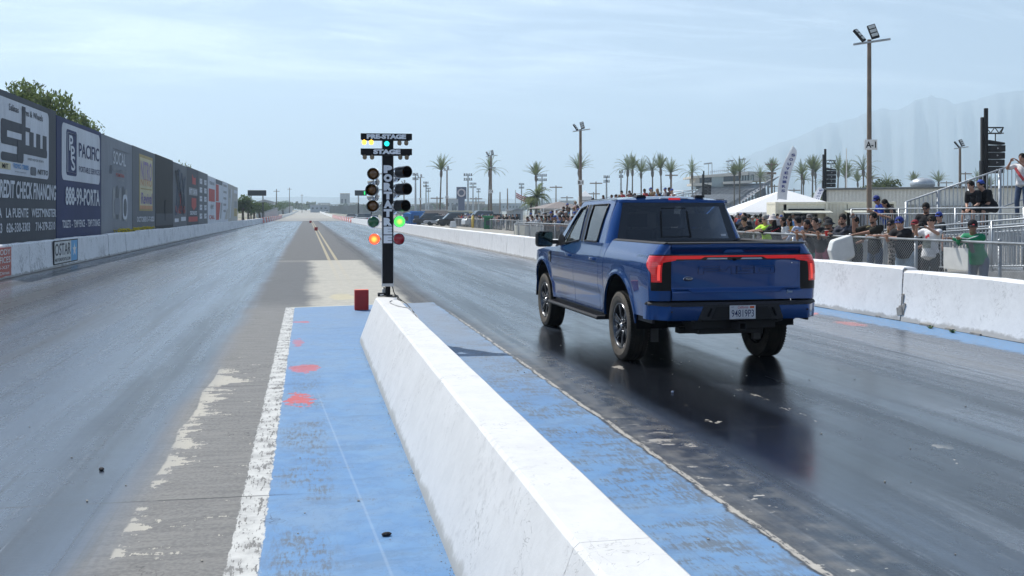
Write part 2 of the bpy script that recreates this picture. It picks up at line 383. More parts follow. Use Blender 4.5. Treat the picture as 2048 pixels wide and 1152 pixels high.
red = ((spot(-.07, 9.55, .12, .34, .3)+rn*5.5).ss(.9, .85)+(spot(-.02, 11.5, .16, .36, .3)+rn*6.5).ss(.75, .65)*.8+(spot(-.13, 13.9, .10, .45, .3)+rn*6).ss(.6, .5)*.6+(spot(-.08, 16.4, .15, .16, .3)+rn*5).ss(.7, .6)*.7).clamp()*(fine*.5+cross*.5).ss(.36, .42)
bl = m.mix(red*.9, bl, (.52, .10, .09))
blueM = (X+(fine-.5)*.012+(iso-.5)*.12*X.ss(2.0, 2.3)).band(-.237, 2.43, .012)*(Y+X*-.22).ss(19.02, 18.98)
mag = (X-8.75+(med-.5)*.5+(long2-.5)*.4).ss(-.12, .12)*Y.ss(24, 19)
red2 = (spot(8.55, 16.3, .30, .55, .7).ss(.9, .6)+spot(8.45, 14.4, .22, .45, .9).ss(.8, .5)*.6).clamp()
col = m.mix(mag*(.95), col, m.mix((streak*.5+scuff*.5).ss(.45, .62), (.14, .27, .46), (.20, .24, .29)))
col = m.mix(red2*.8, col, (.62, .13, .10))
col = m.mix(blueM, col, bl)
# white edge line
wl = (X+(scuff-.5)*.06+(iso-.5)*.05+wob*.02).band(-.395, -.235, .004)*(Y+X*-.22).ss(19.1, 19.05)
chip = ((scuff*.6+med*.4)+(X+.3)*.2).ss(.525, .56)*.9+(X+.315).abs().ss(.0, .08)*scuff.ss(.56, .60)*.5
col = m.mix(wl*(chip.clamp().inv()), col, m.mix((med*.5+iso*.5).ss(.40, .62), (.56, .56, .54), (.38, .38, .37)))
# thin yellow border across the end of the blue, and the double yellow centre line beyond
yl = (Y+X*-.22-19.05).abs().ss(.05, .03)*X.band(-.3, 1.6, .02)
ctr = ((X-.80).abs().ss(.065, .045)+(X-1.07).abs().ss(.065, .045))*((scuff*.4+med*.6).ss(.30, .40))*(Y.ss(37.5, 38)*.62+Y.ss(20, 36)*.22*Y.ss(38, 37.5))*Y.ss(300, 180)
col = m.mix(ctr.clamp(), col, (.50, .42, .26)); col = m.mix(yl*.8, col, (.60, .57, .44))
pad = spot(.72, 21.2, .28, .9, .8).ss(1, .6)*.5
col = m.mix(pad, col, (.52, .45, .25))
# seams, patches and hairline cracks
def seam(y0, k, w, gate): return (Y-y0+X*k+wob*.05).abs().ss(w, w*.35)*gate*(med+.1).ss(.33, .5)
sm = (seam(10.45, .0, .018, X.ss(.1, -.4)*.9+.1*0)+seam(6.35, .03, .016, X.ss(.1, -.4))+seam(7.25, -.09, .018, X.ss(2.6, 3.0))+seam(38.0, 0, .14, E.c(m.nt, 1.0))+seam(26.5, 0, .05, E.c(m.nt, .6))
     +seam(31.5, 0, .05, E.c(m.nt, .5))+seam(19.8, 0, .03, E.c(m.nt, .5))+(Y-218).abs().ss(5, 3)).clamp()
crack = (m.noise(.8, 5, .7, off=(17, 4, 0))-.5).abs().ss(.0045, .0015)*big.ss(.48, .6)*X.ss(.2, -.3)
col = m.mix((sm*.75+crack*.55).clamp(), col, (.03, .032, .035))
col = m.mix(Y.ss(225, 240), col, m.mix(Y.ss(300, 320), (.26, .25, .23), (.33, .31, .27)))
edgeL = (X+7.75+(big-.5)*.2).ss(.12, -.12)*Y.ss(240, 200); col = m.mix(edgeL*.8, col, (.09, .085, .08))
edgeR = (X-8.2+(big-.5)*.2).ss(-.12, .12)*Y.ss(22, 30); col = m.mix(edgeR*.8, col, (.16, .15, .14))
gl = (rub*(Y.ss(235, 220))+wet*.6).clamp()
paint = (blueM+wl+mag).clamp()
rbase = .58-gl*.31-wet*.08; rr = (rbase-(streak-.5)*.35*gl+(med-.5)*.10).max(.09)
rr = (rr*(paint.inv())+paint*.56)
spv = ((streak-.5)*2.6+.55).max(.12).min(1.0)
m.set(color=col, rough=rr, ior=1.5, spec=(gl*spv*.85*(darkb.clamp()*-.55+1.0)+.16+wet*.2))
hgt = fine*.55+scuff*.25+wl*.8*0.3+cross*.2
m.bump(hgt*(wet.inv())*(gl*-.35+1.0), .32, .006)
M_track = m.m
# the sheet is cut fine near the camera so that its edge follows the right wall
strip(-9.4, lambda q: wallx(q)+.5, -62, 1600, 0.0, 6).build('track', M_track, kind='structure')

Vs = []; g = np.random.default_rng(9)  # unseen trees added behind the camera to darken the pickup's reflections
def _blob(x, y, h, sd):
    gg = np.random.default_rng(sd); n = 700; d = gg.normal(size=(n, 3)); d /= np.linalg.norm(d, axis=1)[:, None]; P = d*np.array([4.2, 3, h*.5])*(.5+.5*gg.random((n, 1)))+np.array([x, y, h*.5]); a = gg.normal(size=(n, 3))*.55; b = gg.normal(size=(n, 3))*.45
    return np.stack([P-a, P+b, P+a, P-b], 1).reshape(-1, 3)
for k in range(16): Vs.append(_blob(-48+k*6.4, -50-(k % 3)*4, 7+(k*7 % 5), k))
V_ = np.concatenate(Vs); n = len(V_)//4; me = bpy.data.meshes.new('added_trees_behind_camera'); me.from_pydata([tuple(v) for v in V_], [], [(4*i, 4*i+1, 4*i+2, 4*i+3) for i in range(n)]); me.materials.append(flat((.05, .06, .035), .9))
tag(bpy.data.objects.new('added_dark_trees', me), 'unseen belt of trees added behind the viewpoint for dark reflections', kind='stuff'); C.objects.link(bpy.data.objects.new('added_dark_trees', me) if 0 else [o for o in bpy.data.objects if o.name == 'added_dark_trees'][0])
# ---------------------------------------------------------------- concrete barriers
def wallpaint(name, tint, scar, low=(.30, .29, .27)):
    m = Mat(name); X, Y, Z = m.xyz('Generated') if False else m.xyz()
    g = m.nt.nodes.new('ShaderNodeNewGeometry'); sp = m.nt.nodes.new('ShaderNodeSeparateXYZ'); m.nt.links.new(g.outputs['Position'], sp.inputs[0])
    P = g.outputs['Position']; Zw = E(m.nt, sp.outputs[2])
    a = m.noise(3.2, 6, .65, vec=P); b = m.noise(14, 5, .7, vec=P); c = m.noise(1.1, 3, vec=P, off=(3, 0, 0)); d = m.noise(7, 5, .75, (1, 1, .35), vec=P, off=(9, 4, 0))
    vor = (m.noise(5.5, 3, .6, vec=P, dist=1.6)-.5).abs().ss(.010, .003)*m.noise(1.9, 2, vec=P, off=(0, 7, 1)).ss(.50, .60)
    base = m.mix((a*.6+b*.4).ss(.35, .65), tint, tuple(t*.9 for t in tint))
    col = m.mix((b*.55+c*.45).ss(.60-scar*.08, .66-scar*.08)*scar, base, tuple(t*.62 for t in tint))
    col = m.mix(d.ss(.66-scar*.10, .72-scar*.08)*c.ss(.45, .6)*scar, col, (.10, .10, .11))
    col = m.mix(vor*.8*min(1, scar+.25), col, (.16, .155, .15))
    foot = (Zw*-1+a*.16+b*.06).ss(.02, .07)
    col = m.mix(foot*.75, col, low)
    m.set(color=col, rough=.62, spec=.35); m.bump(a*.4+b*.3+d*.5, .35, .012); return m.m
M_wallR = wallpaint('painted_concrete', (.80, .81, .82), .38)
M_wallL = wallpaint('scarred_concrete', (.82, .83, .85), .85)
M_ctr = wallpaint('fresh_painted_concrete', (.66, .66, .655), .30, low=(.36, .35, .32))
M_bare = flat((.26, .25, .235), .9, var=.25, scale=9)
def krail(name, x0, y0, x1, y1, h, wb, wt, mats, label, group, seed=0, jag=0.0, kerbz=0.0):
    """one barrier block standing from (x0,y0) to (x1,y1)"""
    r = random.Random(seed); a, b = Vector((x0, y0, zprof(y0))), Vector((x1, y1, zprof(y1)))
    d = (b-a); L = d.length; d.normalize(); nrm = Vector((-d.y, d.x, 0)); mb = MB(); n = max(2, int(L/.35)); g = .018
    prof = [(-wb, 0), (-wb*.98, .05), (-wb*.9, .12), (-wt-.02, h-.03), (-wt+.015, h), (wt-.015, h), (wt+.02, h-.03), (wb*.9, .12), (wb, 0)]
    vs = []
    for i in range(n+1):
        t = g+(L-2*g)*i/n; e = 1 if 0 < i < n else 0
        for (u, v) in prof:
            j = (r.random()-.5)*jag
            shrink = .02 if e == 0 else 0
            vs.append(a+d*t+nrm*(u*(1-shrink)+j*.5)+Vector((0, 0, max(0.0, v+(j*.7 if v > .1 else (abs(j)*1.2 if v == 0 else 0))-(shrink*.5 if v > .5 else 0)))))
    k = len(prof); fs = [(i*k+j, (i+1)*k+j, (i+1)*k+(j+1) % k, i*k+(j+1) % k) for i in range(n) for j in range(k)]
    fs += [tuple(range(k)), tuple(n*k+j for j in range(k))[::-1]]
    mb.add(vs, fs)
    # a dark end face of bare concrete shows in every joint
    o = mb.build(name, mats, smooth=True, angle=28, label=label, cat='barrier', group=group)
    return o
# the centre barrier beside the camera: three cast lengths, the last one carries the starting lights
XC = 1.06
for i, (ya, yb) in enumerate([(-3.2, 3.36), (3.36, 9.27), (9.27, 13.72)]):
    mb = MB(); n = max(3, int((yb-ya)/.3)); e = .0015; vs = []
    pr = [(-.36, 0), (-.355, .05), (-.15, .582), (-.128, .60), (.128, .60), (.15, .582), (.355, .05), (.36, 0)]
    for q in range(n+1):
        yy = ya+e+(yb-ya-2*e)*q/n
        for u, v in pr: vs.append((XC+u+math.sin(yy*5+v*9)*.0014, yy-(0.0 if i < 2 else v*(q/n)*.0), v))
    k = len(pr); mb.add(vs, [(a*k+b, (a+1)*k+b, (a+1)*k+(b+1) % k, a*k+(b+1) % k) for a in range(n) for b in range(k)]+[tuple(range(k)), tuple(n*k+b for b in range(k))[::-1]])
    mb.build('concrete_barrier', M_ctr, smooth=True, angle=25, cat='barrier', group='white barrier blocks between the two lanes',
             label=['smooth white barrier length at the bottom edge, closest to the camera', 'smooth white barrier length between two hairline joints in the middle', 'smooth white barrier length that carries the starting lights on its end'][i])
# grit along the foot of the centre barrier
mb = MB(); r = random.Random(5)
for i in range(500):
    yy = r.uniform(.5, 13.7); xx = XC-.36-abs(r.gauss(0, .018))-.004; s_ = r.uniform(.001, .004)*(1+(r.random() < .03)*1.5)
    mb.box((xx, yy, s_*.4), (s_, s_*r.uniform(.8, 2), s_), r.random()*3)
for i in range(160):
    xx = r.uniform(-7, 6); yy = r.uniform(3, 14)
    if .6 < xx < 1.5: continue
    s_ = r.uniform(.003, .009); mb.box((xx, yy, s_*.4), (s_, s_*r.uniform(.8, 2), s_), r.random()*3)
mb.build('track_grit', flat((.33, .31, .27), .9), kind='stuff', label='fine grit and rubber crumbs lying on the track')
mb = MB()
for (px, py, s_) in [(203, 941, .03), (773, 1072, .03), (1345, 786, .018), (1263, 700, .02)]:
    Z = HC*FOC/(py-427); p = at(px, py, Z)
    o = MB().ell((0, 0, .008), (s_, s_*.6, .012), nu=7, nv=5).build('rubber_crumb', flat((.015, .015, .02) if s_ > .02 else (.30, .36, .5), .7), cat='debris',
        label={203: 'black rubber crumb on the dark left lane', 773: 'black rubber crumb on the blue paint beside the centre barrier', 1345: 'pale blue scrap on wet rubber behind the pickup', 1263: 'small pale chip on the track behind the rear wheel'}[px])
    o.location = (p.x, p.y, .002); o.rotation_euler = (0, 0, px)
# left wall
yy = 19.6; i = 0
M_rw = [flat((.55, .08, .06), .6), flat((.62, .62, .62), .6)]
GL = 'scarred white barrier blocks along the left lane'
while yy < 186:
    L = 3.96; i += 1
    krail('wall_block', -8.0-.14, yy, -8.0-.14+rnd.uniform(-.02, .02), yy+L, .90+rnd.uniform(-.02, .02), .19, .11, M_wallL, f'{"scuffed " if i%3 else "cracked "}white barrier block, {nth(i)} from the camera along the left wall', GL, i, .016)
    yy += L
GR = 'white barrier blocks along the right lane'
NR = [(2.6, 8.6), (8.6, 14.6), (14.6, 20.6), (20.6, 24.4)]; yy = 24.4
while yy < 196: NR.append((yy, yy+3.5)); yy += 3.5
for i, (a, b) in enumerate(NR):
    if b < 8: continue
    lab = {1: 'long white barrier block with a cracked face at the right edge', 2: 'long white barrier block scraped grey beside the broken joint behind the pickup', 3: 'long white barrier block hidden behind the blue pickup'}.get(i, f'white barrier block, {nth(i-3)} beyond the pickup along the right wall')
    krail('wall_block', wallx(a)+.14, a, wallx(b)+.14, b, .84+(.035 if i == 2 else 0)-(.01 if i == 1 else 0), .20, .12, M_wallR, lab, GR, 200+i, .012 if i > 4 else .02)
# broken mortar and weeds at the joint near the camera
mb = MB(); r = random.Random(3)
for k in range(30):
    zz_ = r.random()**1.3*.8; mb.box((9.5-.035+.07*zz_/.8+r.uniform(-.01, .03), 14.6+r.gauss(0, .035)+(.13*(1-zz_/.25) if zz_ < .25 else 0)*r.uniform(-1, 1), zz_), (.045, r.uniform(.03, .07)*(2.4 if zz_ < .2 or zz_ > .72 else .7), r.uniform(.08, .2)), r.uniform(-.5, .5), Matrix.Rotation(r.uniform(-.5, .5), 3, 'X'))
mb.build('broken_mortar', M_bare, cat='mortar', label='grey broken mortar filling the joint between two white blocks')
mb = MB()
for (y0, w) in [(12.7, .22), (13.9, .25), (15.2, .12), (16.0, .2), (16.8, .15), (17.6, .12), (11.2, .3), (13.3, .2)]:
    mb.box((9.46, y0, .012), (.10, w, .035), r.uniform(-.1, .1))
mb.build('loose_chips', M_bare, kind='stuff', label='dark chips of concrete under the right wall')
def weed(name, p, s_, col, label, n=26, cat='weed', group=None):
    mb = MB(); r = random.Random(hash(label) % 999)
    for k in range(n):
        a = r.uniform(0, 6.28); d = Vector((math.cos(a), math.sin(a), r.uniform(.3, 1.4))).normalized()*s_*r.uniform(.5, 1); w = Vector((-math.sin(a), math.cos(a), 0))*s_*.06
        b0 = Vector((math.cos(a), math.sin(a), 0))*s_*.12
        mb.add([b0-w, b0+w, b0+d*.6+w*1.3, b0+d, b0+d*.6-w*1.3], [(0, 1, 2, 3, 4)])
    o = mb.build(name, col, cat=cat, label=label, group=group); o.location = p; return o
M_weed = flat((.09, .15, .05), .8, var=.3)
for k, (xx, yy, lab) in enumerate([(9.28, 13.55, 'small green weed at the foot of the right wall, nearer the broken joint'), (9.27, 13.0, 'small green weed at the foot of the right wall, farther from the broken joint')]): weed('weed', (xx, yy, 0), .09, M_weed, lab)
# red and white blocks past the eighth-mile line, then plain white wall to the end
def rwblocks(side, y0, y1, L):
    yy = y0; i = 0
    while yy < y1:
        i += 1; x0 = (-8.14 if side < 0 else wallx(yy)+.14); zo = zprof(yy)
        mb = MB(); h = .98; a = (x0, yy, zo); b = (x0, yy+L*.96, zprof(yy+L))
        # shaped plastic block: wide foot, waisted top, drawn as two slopes
        for k, (u, v, z0, z1) in enumerate([(.24, .24, 0, .3), (.24, .13, .3, .62), (.13, .12, .62, h)]):
            mb.mat(0 if (i % 2) else 1)
            mb.add([(x0-u, a[1], zo+z0), (x0+u, a[1], zo+z0), (x0+u, b[1], b[2]+z0), (x0-u, b[1], b[2]+z0), (x0-v, a[1], zo+z1), (x0+v, a[1], zo+z1), (x0+v, b[1], b[2]+z1), (x0-v, b[1], b[2]+z1)],
                   [(0, 1, 5, 4), (1, 2, 6, 5), (2, 3, 7, 6), (3, 0, 4, 7), (4, 5, 6, 7), (0, 3, 2, 1)])
        c = 'red' if i % 2 else 'white'
        mb.build('plastic_barrier', M_rw, cat='barrier', group=f'red and white plastic blocks, {"left" if side<0 else "right"} side', label=f'far {c} plastic block, {nth(i)} along the {"left" if side<0 else "right"} run')
        yy += L
rwblocks(-1, 187, 330, 6.5); rwblocks(1, 196, 350, 5.5)
def farwall(x, y0, y1, lab):
    mb = MB(); yy = y0
    while yy < y1:
        L = 30; z0, z1 = zprof(yy), zprof(yy+L)
        mb.add([(x-.2, yy, z0), (x+.2, yy, z0), (x+.2, yy+L-.05, z1), (x-.2, yy+L-.05, z1), (x-.12, yy, z0+.95), (x+.12, yy, z0+.95), (x+.12, yy+L-.05, z1+.95), (x-.12, yy+L-.05, z1+.95)], [(0, 1, 5, 4), (1, 2, 6, 5), (2, 3, 7, 6), (3, 0, 4, 7), (4, 5, 6, 7), (0, 3, 2, 1)]); yy += L
    mb.build('track_wall', M_white, cat='wall', label=lab)
farwall(-8.14, 332, 900, 'plain pale wall on the left where the track climbs away'); farwall(8.54, 352, 1000, 'plain pale wall on the right where the track climbs away')
# signs fixed to the left wall
t = emp('wall_sign', 'white rectangular sign reading OSTAR with a blue star panel on left wall', 'sign', (-8.0+.02, 34.2, .45), 0); t.scale = (1, .85, 1)
x_ = .02
MB().box((x_, 1.95, .03), (.012, 3.9, .74)).build('board', flat((.66, .67, .66), .5), t, bevel=.004)
mb = MB(); 
for a, b in (((x_, 0, -.34), (x_, 3.9, -.34)), ((x_, 0, .40), (x_, 3.9, .40)), ((x_, 0, -.35), (x_, 0, .41)), ((x_, 3.9, -.35), (x_, 3.9, .41))): mb.bar(a, b, .035)
mb.build('border', M_black, t)
mb = MB(); txt(mb, 'OSTAR', 2.55, .40, (x_+.010, .12, -.08), (0, 1, 0), (0, 0, 1), .01); txt(mb, 'MOTORSPORTS.COM', 2.45, .11, (x_+.010, .16, -.27), (0, 1, 0), (0, 0, 1), .012)
mb.build('lettering', flat((.03, .035, .05), .5, var=0), t)
MB().box((x_+.008, 3.32, .03), (.006, 1.1, .70)).build('blue_panel', flat((.10, .38, .68), .5), t)
mb = MB(); mb.prism([(math.sin(k*math.pi/5)*(.34 if k % 2 == 0 else .14), math.cos(k*math.pi/5)*(.25 if k % 2 == 0 else .10)) for k in range(10)], (x_+.013, 3.32, .05), (0, 1, 0), (0, 0, 1), (.002, 0, 0)); mb.build('star', M_white, t)
t = emp('wall_sign', 'red sign with white lettering on the left wall at the photo edge', 'sign', (-8.0+.02, 26.5, .44), 0)
MB().box((.02, 1.5, 0), (.012, 3.0, .80)).build('board', flat((.50, .10, .07), .5), t, bevel=.004)
mb = MB()
for s_, w, h, y0, z0 in (('S BODY', 1.5, .15, 1.4, .20), ('OFFICES', 1.5, .17, 1.4, -.02), ('16-4-X37', 1.4, .09, 1.4, -.18), ('San Dimas', 1.4, .09, 1.4, -.33)): txt(mb, s_, w, h, (.030, y0, z0), (0, 1, 0), (0, 0, 1), .012)
mb.build('lettering', M_white, t)
# red distance blocks on the centre line
def rblock(px, D, w, h, d, y, lab):
    t = emp('marker_block', lab, 'marker block', (D, y, zprof(y)), .02)
    mb = MB().box((0, 0, h/2), (w, d, h)); mb.build('block', M_red, t, bevel=.012)
    return t
rblock(723, .96, .25, .365, .17, 18.25, 'red foam block standing on the blue paint by the lights')
rblock(631, .86, .33, .35, .25, 104, 'small red block on the double line, nearer one')
rblock(620, .55, .4, .42, .3, 190, 'small red block on the double line, farther one')
MB().box((0,0,.0),(.24,.16,.008)).build('painted_lit_top', flat((.75, .16, .10), .6), [o for o in C.objects if o.name.startswith('marker_block')][0]).location = (0, 0, .366)  # sheet of lighter red paints in the sunlit top face
# ---------------------------------------------------------------- starting lights ("tree") on the end of the centre barrier
ZT = 13.82
def tl(px, py, dz=0.0, Z=ZT):            # local position on the light post
    p = at(px, py, Z-dz); return p
T0 = at(775, 600, ZT); T0.z = .60
T = emp('start_light_tree', 'black drag racing start light post with coloured lamps on barrier end', 'start lights', T0, -R(5))
Mi = Matrix.Rotation(R(5), 4, 'Z') @ Matrix.Translation(-T0)
def L(px, py, dz=0.0): return Mi @ tl(px, py, dz)
M_al = flat((.60, .61, .62), .35, .8); M_chr = flat((.85, .86, .87), .08, 1.0, var=.02); M_letter = flat((.92, .94, .97), .6, var=.03)
top, bot = L(775, 268).z, L(775, 566).z
MB().bb((-.068, -.055, bot), (.078, .07, top)).build('post', M_black, T, bevel=.006)
mb = MB(); mb.bb((-.078, -.05, bot), (-.0685, .06, top-.02)); mb.bb((.0785, -.05, bot), (.084, .06, top-.02)); mb.bb((-.08, -.06, bot-.045), (.085, .07, bot-.002)); mb.build('side_rails', M_al, T, bevel=.003)
mb = MB(); mb.tube([(0, 0, .0), (0, 0, bot-.04)], .03, 12); mb.tube([(.02, -.0, .0), (.02, -.0, bot-.04)], .02, 8); mb.bb((-.09, -.05, .002), (.07, .06, .02)); mb.build('stand', M_black, T, smooth=True, angle=30)
for (py0, py1, word, wx0, wx1) in ((268, 280.5, 'PRE-STAGE', 734, 812), (298, 310.5, 'STAGE', 747, 801)):
    a, b = L(722, py1), L(824, py0)
    br = MB().bb((a.x, -.10, a.z), (b.x, -.035, b.z)).build('crossbar', M_black, T, bevel=.004)
    mb = MB(); p0 = L(wx0, py1-1.4); p1 = L(wx1, py0+1.6)
    txt(mb, word, p1.x-p0.x, p1.z-p0.z, (p0.x, -.1025, p0.z), (1, 0, 0), (0, 0, 1), .07); mb.build('lettering', M_letter, br)
    MB().bb((a.x+.02, -.09, a.z-.012), (b.x-.03, -.05, a.z+.001)).build('rail', M_dark, br)
def bulb(px, py, on):
    p = L(px, py); p.y = -.07
    mb = MB(); mb.lathe([(0.0005, -.045), (.016, -.043), (.027, -.03), (.031, -.012), (.029, .006), (.020, .026), (.015, .042)], p, (0, 0, 1), 14)
    if on: m = Mat('lit_bulb').set(color=(1, .6, .1), emit=(1, .52, .06), es=2.2).m
    else: m = flat((.26, .19, .11), .35, var=.15, coat=.3)
    mb.build('bulb', m, T, smooth=True)
for px, py, on in ((729, 284, 1), (743, 284, 1), (799, 285, 0), (812.5, 285, 0), (730, 313.5, 0), (744.5, 313.5, 0), (800.5, 313.5, 0), (813.5, 313.5, 0)): bulb(px, py, on)
p = L(773.7, 288); mb = MB().ell((p.x, -.062, p.z), (.036, .016, .036), nu=18, nv=9); mb.build('centre_lamp', Mat('cyan_lamp').set(color=(.05, .8, .8), emit=(.03, .85, .80), es=1.0).m, T, smooth=True)
# the letters down the post
zs = L(775, 330).z; ze = L(775, 487).z; hl = (zs-ze)/9
for k, ch in enumerate('PORTATREE'):
    mb = MB(); z0 = zs-(k+1)*hl+.006
    if ch == 'A' and k == 5:
        txt(mb, ch, .128, hl-.008, (-.058, -.057, z0), (1, 0, 0), (0, 0, 1), .085); mb.build('letter', M_letter, T)
        mb = MB(); txt(mb, ch, .104, hl-.028, (-.046, -.059, z0+.007), (1, 0, 0), (0, 0, 1), .005); mb.build('letter', M_black, T)
    else:
        txt(mb, ch, .118, hl-.012, (-.053, -.057, z0), (1, 0, 0), (0, 0, 1), .085); mb.build('letter', M_letter, T)
def lamp(px, py, kind, aim, hood=0.0, bell=True):
    """lamp head: chrome bell, lens, optional deep hood; aim is the way it faces"""
    p = L(px, py); p.y = -.05; d = Vector(aim).normalized()
    h = MB(); h.lathe([(.012, -.13), (.03, -.125), (.05, -.11), (.075, -.085), (.083, -.05), (.084, .0), (.08, .006)], p, d, 22)
    head = h.build('lamp_head', M_chr, T, smooth=True)
    cols = {'amber': (.16, .065, .012), 'green': (.008, .11, .035), 'red': (.38, .012, .02), 'green_on': (.05, 1, .12), 'red_on': (1, .12, .04)}
    c = cols[kind]; m = Mat(kind.replace('_on', '')+'_lens'); 
    if kind.endswith('_on'):
        P = m.noise(60, 2); ce = {'green_on': (.55, 1, .15), 'red_on': (1, .62, .10)}[kind]
        g = m.nt.nodes.new('ShaderNodeVectorMath'); g.operation = 'DISTANCE'; m.nt.links.new(m.pos(), g.inputs[0]); g.inputs[1].default_value = tuple(p+d*.02)
        rr = E(m.nt, g.outputs['Value']); colr = m.mix((rr+(P-.5)*.02).ss(.015, .055), ce, c)
        m.set(color=(.2, .05, .02), emit=colr, es=1.25, rough=.3)
    else: m.set(color=c, rough=.18, coat=.6)
    ln = MB(); ln.lathe([(.074, .004), (.066, .014), (.045, .024), (.02, .029), (.0006, .030)], p, d, 22); ln.build('lens', m.m, head, smooth=True)
    if hood:
        x, y, _ = frame(p, p+d); hb = MB(); N = 22
        vs = []; 
        for r_, q in ((.081, -.01), (.081, hood), (.076, hood), (.076, -.005)):
            for k in range(N): t = 2*math.pi*k/N; vs.append(p+d*q+(x*math.cos(t)+y*math.sin(t))*r_)
        hb.add(vs, [(i*N+k, i*N+(k+1) % N, (i+1)*N+(k+1) % N, (i+1)*N+k) for i in range(3) for k in range(N)])
        hb.build('hood', flat((.015, .015, .018), .35, coat=.2), head, smooth=True, angle=40)
    sgn = -1 if p.x < 0 else 1
    MB().tube([(sgn*.07, 0.0, p.z+.004), (p.x-d.x*.1, p.y-d.y*.1+.0, p.z)], .008, 6).build('arm', M_al, head)
    return head
aL = (-.14, -1, .03); 
lamp(747, 348, 'amber', (-.12, -1, -.02), .05); lamp(745, 380, 'amber', (-.28, -1, .0), .07); lamp(746.5, 412, 'amber', (-.2, -1, .0), .05)
lamp(747, 444, 'green', (-.1, -1, 0)); lamp(749, 478, 'red_on', (-.1, -1, 0))
for px, py in ((808, 345), (808, 379), (805, 412)): lamp(px-9, py, 'amber', (.62, -1, .02), .20)
lamp(799, 443, 'green_on', (.1, -1, 0)); lamp(798, 478, 'red', (.22, -1, .02))
# second set of bells facing the other way
for px, py, a in ((747, 362, (-.2, 1, -.1)), (790, 352, (.4, 1, -.1)), (790, 384, (.4, 1, 0)), (788, 416, (.4, 1, 0)), (746, 392, (-.2, 1, 0))):
    p = L(px, py); p.y = .06; d = Vector(a).normalized()
    MB().lathe([(.01, -.10), (.03, -.095), (.06, -.07), (.085, -.03), (.09, .0)], p, d, 20).build('bell', M_chr, T, smooth=True)
# cables and connector boxes on the barrier top
def cable(name, pts, r_, m, lab):
    P = [Vector(p) for p in pts]; out = []
    for i in range(len(P)-1):
        a, b, c, d = P[max(0, i-1)], P[i], P[i+1], P[min(len(P)-1, i+2)]
        for k in range(6):
            t = k/6; out.append(.5*((2*b)+(c-a)*t+(2*a-5*b+4*c-d)*t*t+(3*b-a-3*c+d)*t**3))
    out.append(P[-1]); MB().tube(out, r_, 6).build(name, m, smooth=True, cat='cable', label=lab)
M_cab = flat((.02, .02, .022), .5); tx, ty = T0.x, T0.y
o = emp('connector_box', 'small black connector box beside the light post foot', 'connector', (tx-.085, ty-.02, .602)); MB().box((0, 0, .026), (.10, .10, .05)).build('housing', M_cab, o, bevel=.008); MB().box((.0, -.053, .026), (.05, .008, .02)).build('socket', M_steel, o)
o = emp('junction_box', 'small white junction box behind the black connector box', 'junction box', (tx-.04, ty+.07, .602)); MB().box((0, 0, .05), (.06, .05, .10)).build('housing', M_white, o, bevel=.008); MB().tube([(0, 0, .1), (0, 0, .12)], .012, 8).build('gland', M_cab, o)
cable('cable', [(tx+.03, ty-.02, .85), (tx+.06, ty-.05, .75), (tx+.09, ty-.1, .64), (tx+.13, ty-.25, .612), (tx+.09, ty-.55, .608), (tx+.12, ty-.8, .607)], .007, M_cab, 'black cable dropping from the light post onto the barrier')
cable('cable', [(tx-.08, ty-.06, .62), (tx-.02, ty-.16, .608), (tx+.08, ty-.12, .608), (tx+.14, ty-.06, .61), (tx+.05, ty-.02, .62), (tx-.05, ty-.1, .615), (tx+.1, ty-.2, .608)], .006, M_cab, 'coiled black cable around the light post foot')
cable('cable', [(tx-.0, ty-.75, .606), (tx-.05, ty-1.0, .606), (tx+.0, ty-1.5, .606), (tx+.12, ty-1.9, .606), (tx+.1, ty-2.4, .606), (tx+.13, ty-2.7, .58), (tx+.2, ty-3.0, .35)], .006, flat((.33, .33, .33), .5), 'thin grey cable trailing along the white barrier top')
cable('cable', [(tx+.1, ty-.05, .612), (tx+.13, ty-.9, .607), (tx+.135, ty-1.6, .607), (tx+.19, ty-2.2, .50), (tx+.30, ty-2.5, .2), (tx+.36, ty-2.6, .01)], .006, M_cab, 'black cable running over the far side of the white barrier')
# ---------------------------------------------------------------- blue pickup
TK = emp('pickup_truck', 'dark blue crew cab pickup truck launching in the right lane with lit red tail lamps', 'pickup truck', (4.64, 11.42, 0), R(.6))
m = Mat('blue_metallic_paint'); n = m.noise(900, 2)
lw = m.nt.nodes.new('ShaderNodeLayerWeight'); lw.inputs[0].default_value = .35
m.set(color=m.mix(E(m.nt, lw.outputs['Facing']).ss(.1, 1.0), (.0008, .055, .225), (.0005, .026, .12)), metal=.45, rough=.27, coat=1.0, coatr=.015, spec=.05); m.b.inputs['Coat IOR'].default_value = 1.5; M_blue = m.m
M_blk = flat((.014, .014, .016), .42, var=.08); M_trim = flat((.035, .035, .038), .6, var=.15, scale=40); M_gap = flat((.004, .004, .005), .9, var=0)
def glass(name, tint, rough=.0):
    m = Mat(name); nt = m.nt; nt.nodes.remove(m.b); tr = nt.nodes.new('ShaderNodeBsdfTransparent'); tr.inputs[0].default_value = (*tint, 1)
    gl = nt.nodes.new('ShaderNodeBsdfGlossy'); gl.inputs['Roughness'].default_value = rough; gl.inputs['Color'].default_value = (1, 1, 1, 1)
    fr = nt.nodes.new('ShaderNodeFresnel'); fr.inputs[0].default_value = 1.75; mx = nt.nodes.new('ShaderNodeMixShader')
    nt.links.new(fr.outputs[0], mx.inputs[0]); nt.links.new(tr.outputs[0], mx.inputs[1]); nt.links.new(gl.outputs[0], mx.inputs[2])
    nt.links.new(mx.outputs[0], nt.nodes['Material Output'].inputs[0]); return m.m
G_front = glass('clear_glass', (.85, .95, .94)); G_dark = glass('privacy_glass', (.20, .23, .26)); G_rear = glass('rear_glass', (.13, .15, .17))
